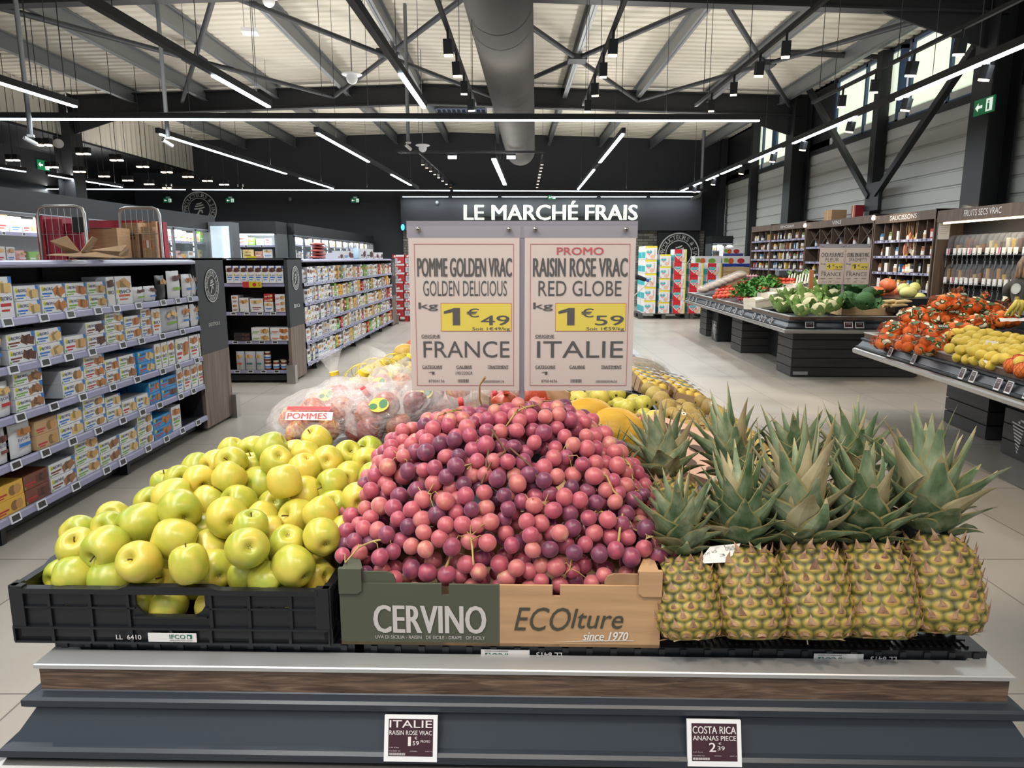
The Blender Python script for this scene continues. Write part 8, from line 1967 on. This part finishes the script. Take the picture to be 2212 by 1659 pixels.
p = PX(2040, 495, y=yb - .04); b = MB(); b.box(p.x - .085, p.x + .085, yb - .04, yb - .032, p.z - .15, p.z + .1, PAPER); o = b.build('notice_sheet', None, 'pale notice sheet on the side of the bulk unit', 'notice'); f = frame((p.x, yb - .041, p.z - .02), (1, 0, 0), (0, 0, 1)); b = MB(); [b.rect(f, -.06, .06 - .02 * (k % 3), .07 - k * .03, .076 - k * .03, C((186, 160, 156)), .001) for k in range(5)]; b.build('print', o)
NUTC = [(150, 96, 62), (206, 166, 106), (196, 146, 80), (226, 206, 166), (96, 66, 56), (214, 172, 70), (120, 70, 56), (232, 220, 190)]; NN = ['brown', 'beige', 'golden', 'cream', 'dark', 'yellow', 'red-brown', 'white']
CLB = film('dispenser_clear_plastic', (200, 204, 210), .88, .08, 3, .1)
for r, z in enumerate((1.66, 1.24)):
    k = 0; y = yb - .14
    while y > 8.15:
        ci = rd.randrange(8); th = thing('bulk_dispenser', 'clear dispenser of %s dried food, %s row, %s from the wooden side' % (NN[ci], ('upper', 'lower')[r], ORD[k]), 'dispenser', (6.62, y, z), 0, 'bulk dispensers')
        b = MB(); b.prism([(6.53, z + .02), (6.75, z + .02), (6.75, z + .28), (6.60, z + .28), (6.56, z + .26), (6.53, z + .18)], 0, .085, CLB, Matrix(((1, 0, 0, 0), (0, 0, -1, y + .0425), (0, 1, 0, 0), (0, 0, 0, 1)))); b.build('clear_body', th)
        hf = rd.uniform(.06, .2); b = MB(); b.box(6.56, 6.74, y - .036, y + .036, z + .025, z + .03 + hf, noise_mat('dried_food_%d' % ci, [(.3, tuple(int(q * .75) for q in NUTC[ci])), (.7, NUTC[ci])], (70, 70, 70), 2, .7)); b.build('content', th)
        b = MB(); b.box(6.515, 6.53, y - .034, y + .034, z - .01, z + .085, PAPER); b.box(6.513, 6.515, y - .025, y + .025, z + .0, z + .006, INK)
        if rd.random() < .15: b.box(6.512, 6.515, y - .034, y - .014, z, z + .085, C((226, 60, 130), .5))
        b.build('paper_label', th); b = MB(); f = frame((6.50, y, z - .09), (0, -1, 0), (0, 0, 1)); b.ring(f, 0, .01, .016, .022, GALV, 0, 14); b.M = Matrix(); b.tube([(6.5, y, z - .01), (6.5, y, z - .05)], .004, GALV, 5); b.tube([(6.5, y - .012, z - .1), (6.5, y - .006, z - .18), (6.5, y, z - .19)], .010, GALV, 6); b.build('scoop', th)
        y -= .112 + (.05 if k % 6 == 0 else 0); k += 1

# ================================================================== people
SK = M('skin', (214, 168, 142), .55); SHOE = M('dark_shoe', (28, 27, 28), .5)


def skin_obj(name, parent, chains, mat, sub=2, root=0):
    """one continuous surface grown along joints: chains of (x, y, z, radius)"""
    idx, vs, rs, es = {}, [], [], []
    for ch in chains:
        pv = None
        for e in ch:
            k = tuple(round(q, 4) for q in e[:3])
            if k not in idx: idx[k] = len(vs); vs.append(e[:3]); rs.append(e[3])
            if pv is not None: es.append((pv, idx[k]))
            pv = idx[k]
    me = bpy.data.meshes.new(name); me.from_pydata(vs, es, []); me.materials.append(mat); o = bpy.data.objects.new(name, me); COL.objects.link(o)
    md = o.modifiers.new('skin', 'SKIN'); lay = me.skin_vertices[0].data
    for i, r in enumerate(rs): lay[i].radius = r if isinstance(r, tuple) else (r, r); lay[i].use_root = i == root
    md.use_smooth_shade = True; ss = o.modifiers.new('smooth', 'SUBSURF'); ss.levels = ss.render_levels = sub
    o.parent = parent; o.matrix_parent_inverse = world_of(parent).inverted()
    return o


def hand(th, w_, d, up, mat, curl=.5):
    """palm, four fingers and a thumb from the wrist w_ along d"""
    d = Vector(d).normalized(); up = Vector(up).normalized(); s = d.cross(up).normalized(); w_ = Vector(w_); ch = []
    palm = [(*w_, .022), (*(w_ + d * .045), (.036, .016)), (*(w_ + d * .085), (.036, .014))]; ch.append(palm)
    for i, (o_, L) in enumerate(((-.027, .062), (-.009, .072), (.009, .067), (.026, .052))):
        a = w_ + d * .085 + s * o_; b_ = a + (d * math.cos(curl) - up * math.sin(curl)) * L * .5; c = b_ + (d * math.cos(curl * 2.4) - up * math.sin(curl * 2.4)) * L * .5
        ch.append([(*(w_ + d * .085), (.036, .014)), (*a, .009), (*b_, .0085), (*c, .007)])
    t0 = w_ + d * .03 - s * .03; t1_ = t0 + (d * .7 - s * .6 - up * .2).normalized() * .035; ch.append([(*(w_ + d * .045), (.036, .016)), (*t0, .012), (*t1_, .010), (*(t1_ + d * .025), .008)])
    return skin_obj('hand', th, ch, mat, 1)


def person(label, x, y, rz, ht, jacket, trous, hairc, larm, rarm, long_hair=True, face=True):
    """standing figure facing +y before rotation; arms as lists of points from the shoulder (local)"""
    th = thing('person', label, 'person', (x, y, 0), rz); m = TR(x, y, 0, rz); s = ht / 1.70

    def W(p): q = m @ Vector((p[0] * s, p[1] * s, p[2] * s)); return (q.x, q.y, q.z)

    def chn(l): return [(*W(e[:3]), tuple(q * s for q in e[3]) if isinstance(e[3], tuple) else e[3] * s) for e in l]
    body = skin_obj('head', th, [chn([(0, .0, 1.36, .055), (0, .01, 1.44, .052), (0, .02, 1.49, .055), (0, .03, 1.545, (.072, .080)), (0, .025, 1.605, (.078, .092)), (0, .02, 1.665, (.055, .066))])], SK)
    if face:
        b = MB(m @ Matrix.Scale(s, 4)); b.ball((0, .118, 1.565), (.012, .018, .016), SK, 10, 8)
        for sx in (-1, 1): b.ball((sx * .031, .098, 1.590), (.012, .008, .007), PAPER, 10, 6); b.ball((sx * .031, .104, 1.590), (.006, .004, .006), INK, 8, 6); b.ball((sx * .086, .02, 1.57), (.012, .022, .032), SK, 10, 8)
        b.ball((0, .104, 1.532), (.024, .008, .006), C((176, 96, 92), .5), 10, 6); b.build('face', th)
    skin_obj('jacket', th, [chn([(0, 0, .86, (.165, .115)), (0, 0, 1.0, (.150, .108)), (0, .0, 1.14, (.145, .105)), (0, -.01, 1.28, (.165, .115)), (0, -.01, 1.38, (.10, .085)), (0, 0, 1.43, .062)]),
                            chn([(0, -.01, 1.28, (.165, .115)), (-.13, -.01, 1.35, .075)] + [(*p, r) for p, r in zip(larm, (.062, .054, .046, .040))]), chn([(0, -.01, 1.28, (.165, .115)), (.13, -.01, 1.35, .075)] + [(*p, r) for p, r in zip(rarm, (.062, .054, .046, .040))])], jacket)
    skin_obj('trousers', th, [chn([(0, 0, .93, (.15, .11)), (0, 0, .86, (.14, .11)), (-.09, 0, .78, .088), (-.10, .01, .48, .066), (-.10, -.01, .10, .052)]), chn([(0, 0, .86, (.14, .11)), (.09, 0, .78, .088), (.10, .01, .48, .066), (.10, -.01, .10, .052)])], trous)
    for sx in (-1, 1): skin_obj('shoe', th, [chn([(sx * .10, -.03, .07, .045), (sx * .10, .0, .042, .042), (sx * .105, .09, .036, (.042, .034)), (sx * .11, .17, .030, (.036, .028))])], SHOE, 1)
    b = MB(m @ Matrix.Scale(s, 4)); off = Vector((x, y, 0))
    b.ball((0, .0, 1.60), (.098, .108, .105), hairc, 28, 20, lambda d: (1 + .06 * noise.noise(Vector((d.x * 9, d.y * 9, d.z * 2)) + off)) * (1 if not (d.y > .35 and d.z < .45) else .70))
    if long_hair:
        rdh = random.Random(5)
        for k in range(46):
            a = PI * (.02 + .96 * k / 45) + PI; r = rdh.uniform(.085, .105); x0, y0 = r * math.cos(a), r * math.sin(a) * 1.0
            b.tube([(x0 * .7, y0 * .7 - .0, 1.66), (x0 * 1.06, y0 * 1.06, 1.58), (x0 * 1.16, y0 * 1.2, 1.49), (x0 * (1.05 + .3 * rdh.random()), y0 * (1.1 + .2 * rdh.random()), 1.40 + .03 * rdh.random())], [.014, .018, .017, .004], hairc, 6)
    b.build('hair', th)
    for arm in (larm, rarm): a, c = Vector(W(arm[-2])), Vector(W(arm[-1])); hand(th, c, c - a, (0, 0, 1), SK)
    return th, m


HAIRB = noise_mat('brown_blond_hair', [(.3, (104, 74, 54)), (.6, (156, 122, 90)), (.75, (196, 166, 130))], (60, 60, 4), 3, .5); JKT = noise_mat('olive_grey_jacket', [(.3, (70, 64, 58)), (.7, (88, 82, 74))], (14, 14, 14), 3, .85); TRD = M('dark_trousers', (34, 35, 40), .85); HDK = M('dark_hair', (40, 32, 28), .6); JDK = M('black_jacket', (26, 26, 30), .8)
th, m = person('person in an olive-grey jacket with a white round badge, facing the bulk dispensers', 6.02, 8.35, R(-62), 1.66, JKT, TRD, HAIRB, [(-.23, .02, 1.26), (-.25, .16, 1.06), (-.16, .34, 1.12), (-.12, .40, 1.14)], [(.23, .02, 1.26), (.26, .14, 1.05), (.18, .34, 1.10), (.15, .40, 1.12)])
f = m @ frame((-.05, -.128, 1.25), (1, .05, 0), (0, .15, 1)); b = MB(); b.disc(f, 0, 0, .052, .062, C((220, 216, 204), .7), .006, 24); b.ring(f, 0, 0, .045, .049, C((170, 160, 150)), .007, 24); b.build('round_badge', th)
p = PX(1368, 730, y=14.1); e = PX(1352, 590, y=13.95); hnd = PX(1397, 605, y=13.9); px_, py_ = 2.16, 14.1
mi = TR(px_, py_, 0, R(-25)).inverted(); s_ = 1.70
lo = lambda q: tuple((mi @ q))
th, m = person('person in black behind the price sheets, stretching an arm with a thin pale stick', px_, py_, R(-25), 1.70, JDK, TRD, HDK, [(-.23, .0, 1.2), (-.25, .05, 1.0), (-.24, .12, .84), (-.24, .13, .80)], [(.20, .02, 1.30), lo(e), lo((e + hnd * 2) / 3), lo(hnd)], False)
b = MB(); b.tube([PX(1403, 608, y=13.88), PX(1385, 625, y=13.88), PX(1360, 648, y=13.88)], .010, C((216, 196, 176), .5), 8); b.build('thin_stick', None, 'thin pale stick held out by the person in black', 'stick')
b = MB(); q = PX(1399, 606, y=13.89); b.ball(q, (.035, .035, .03), C((50, 80, 170), .5), 12, 8); b.build('blue_cuff', th)
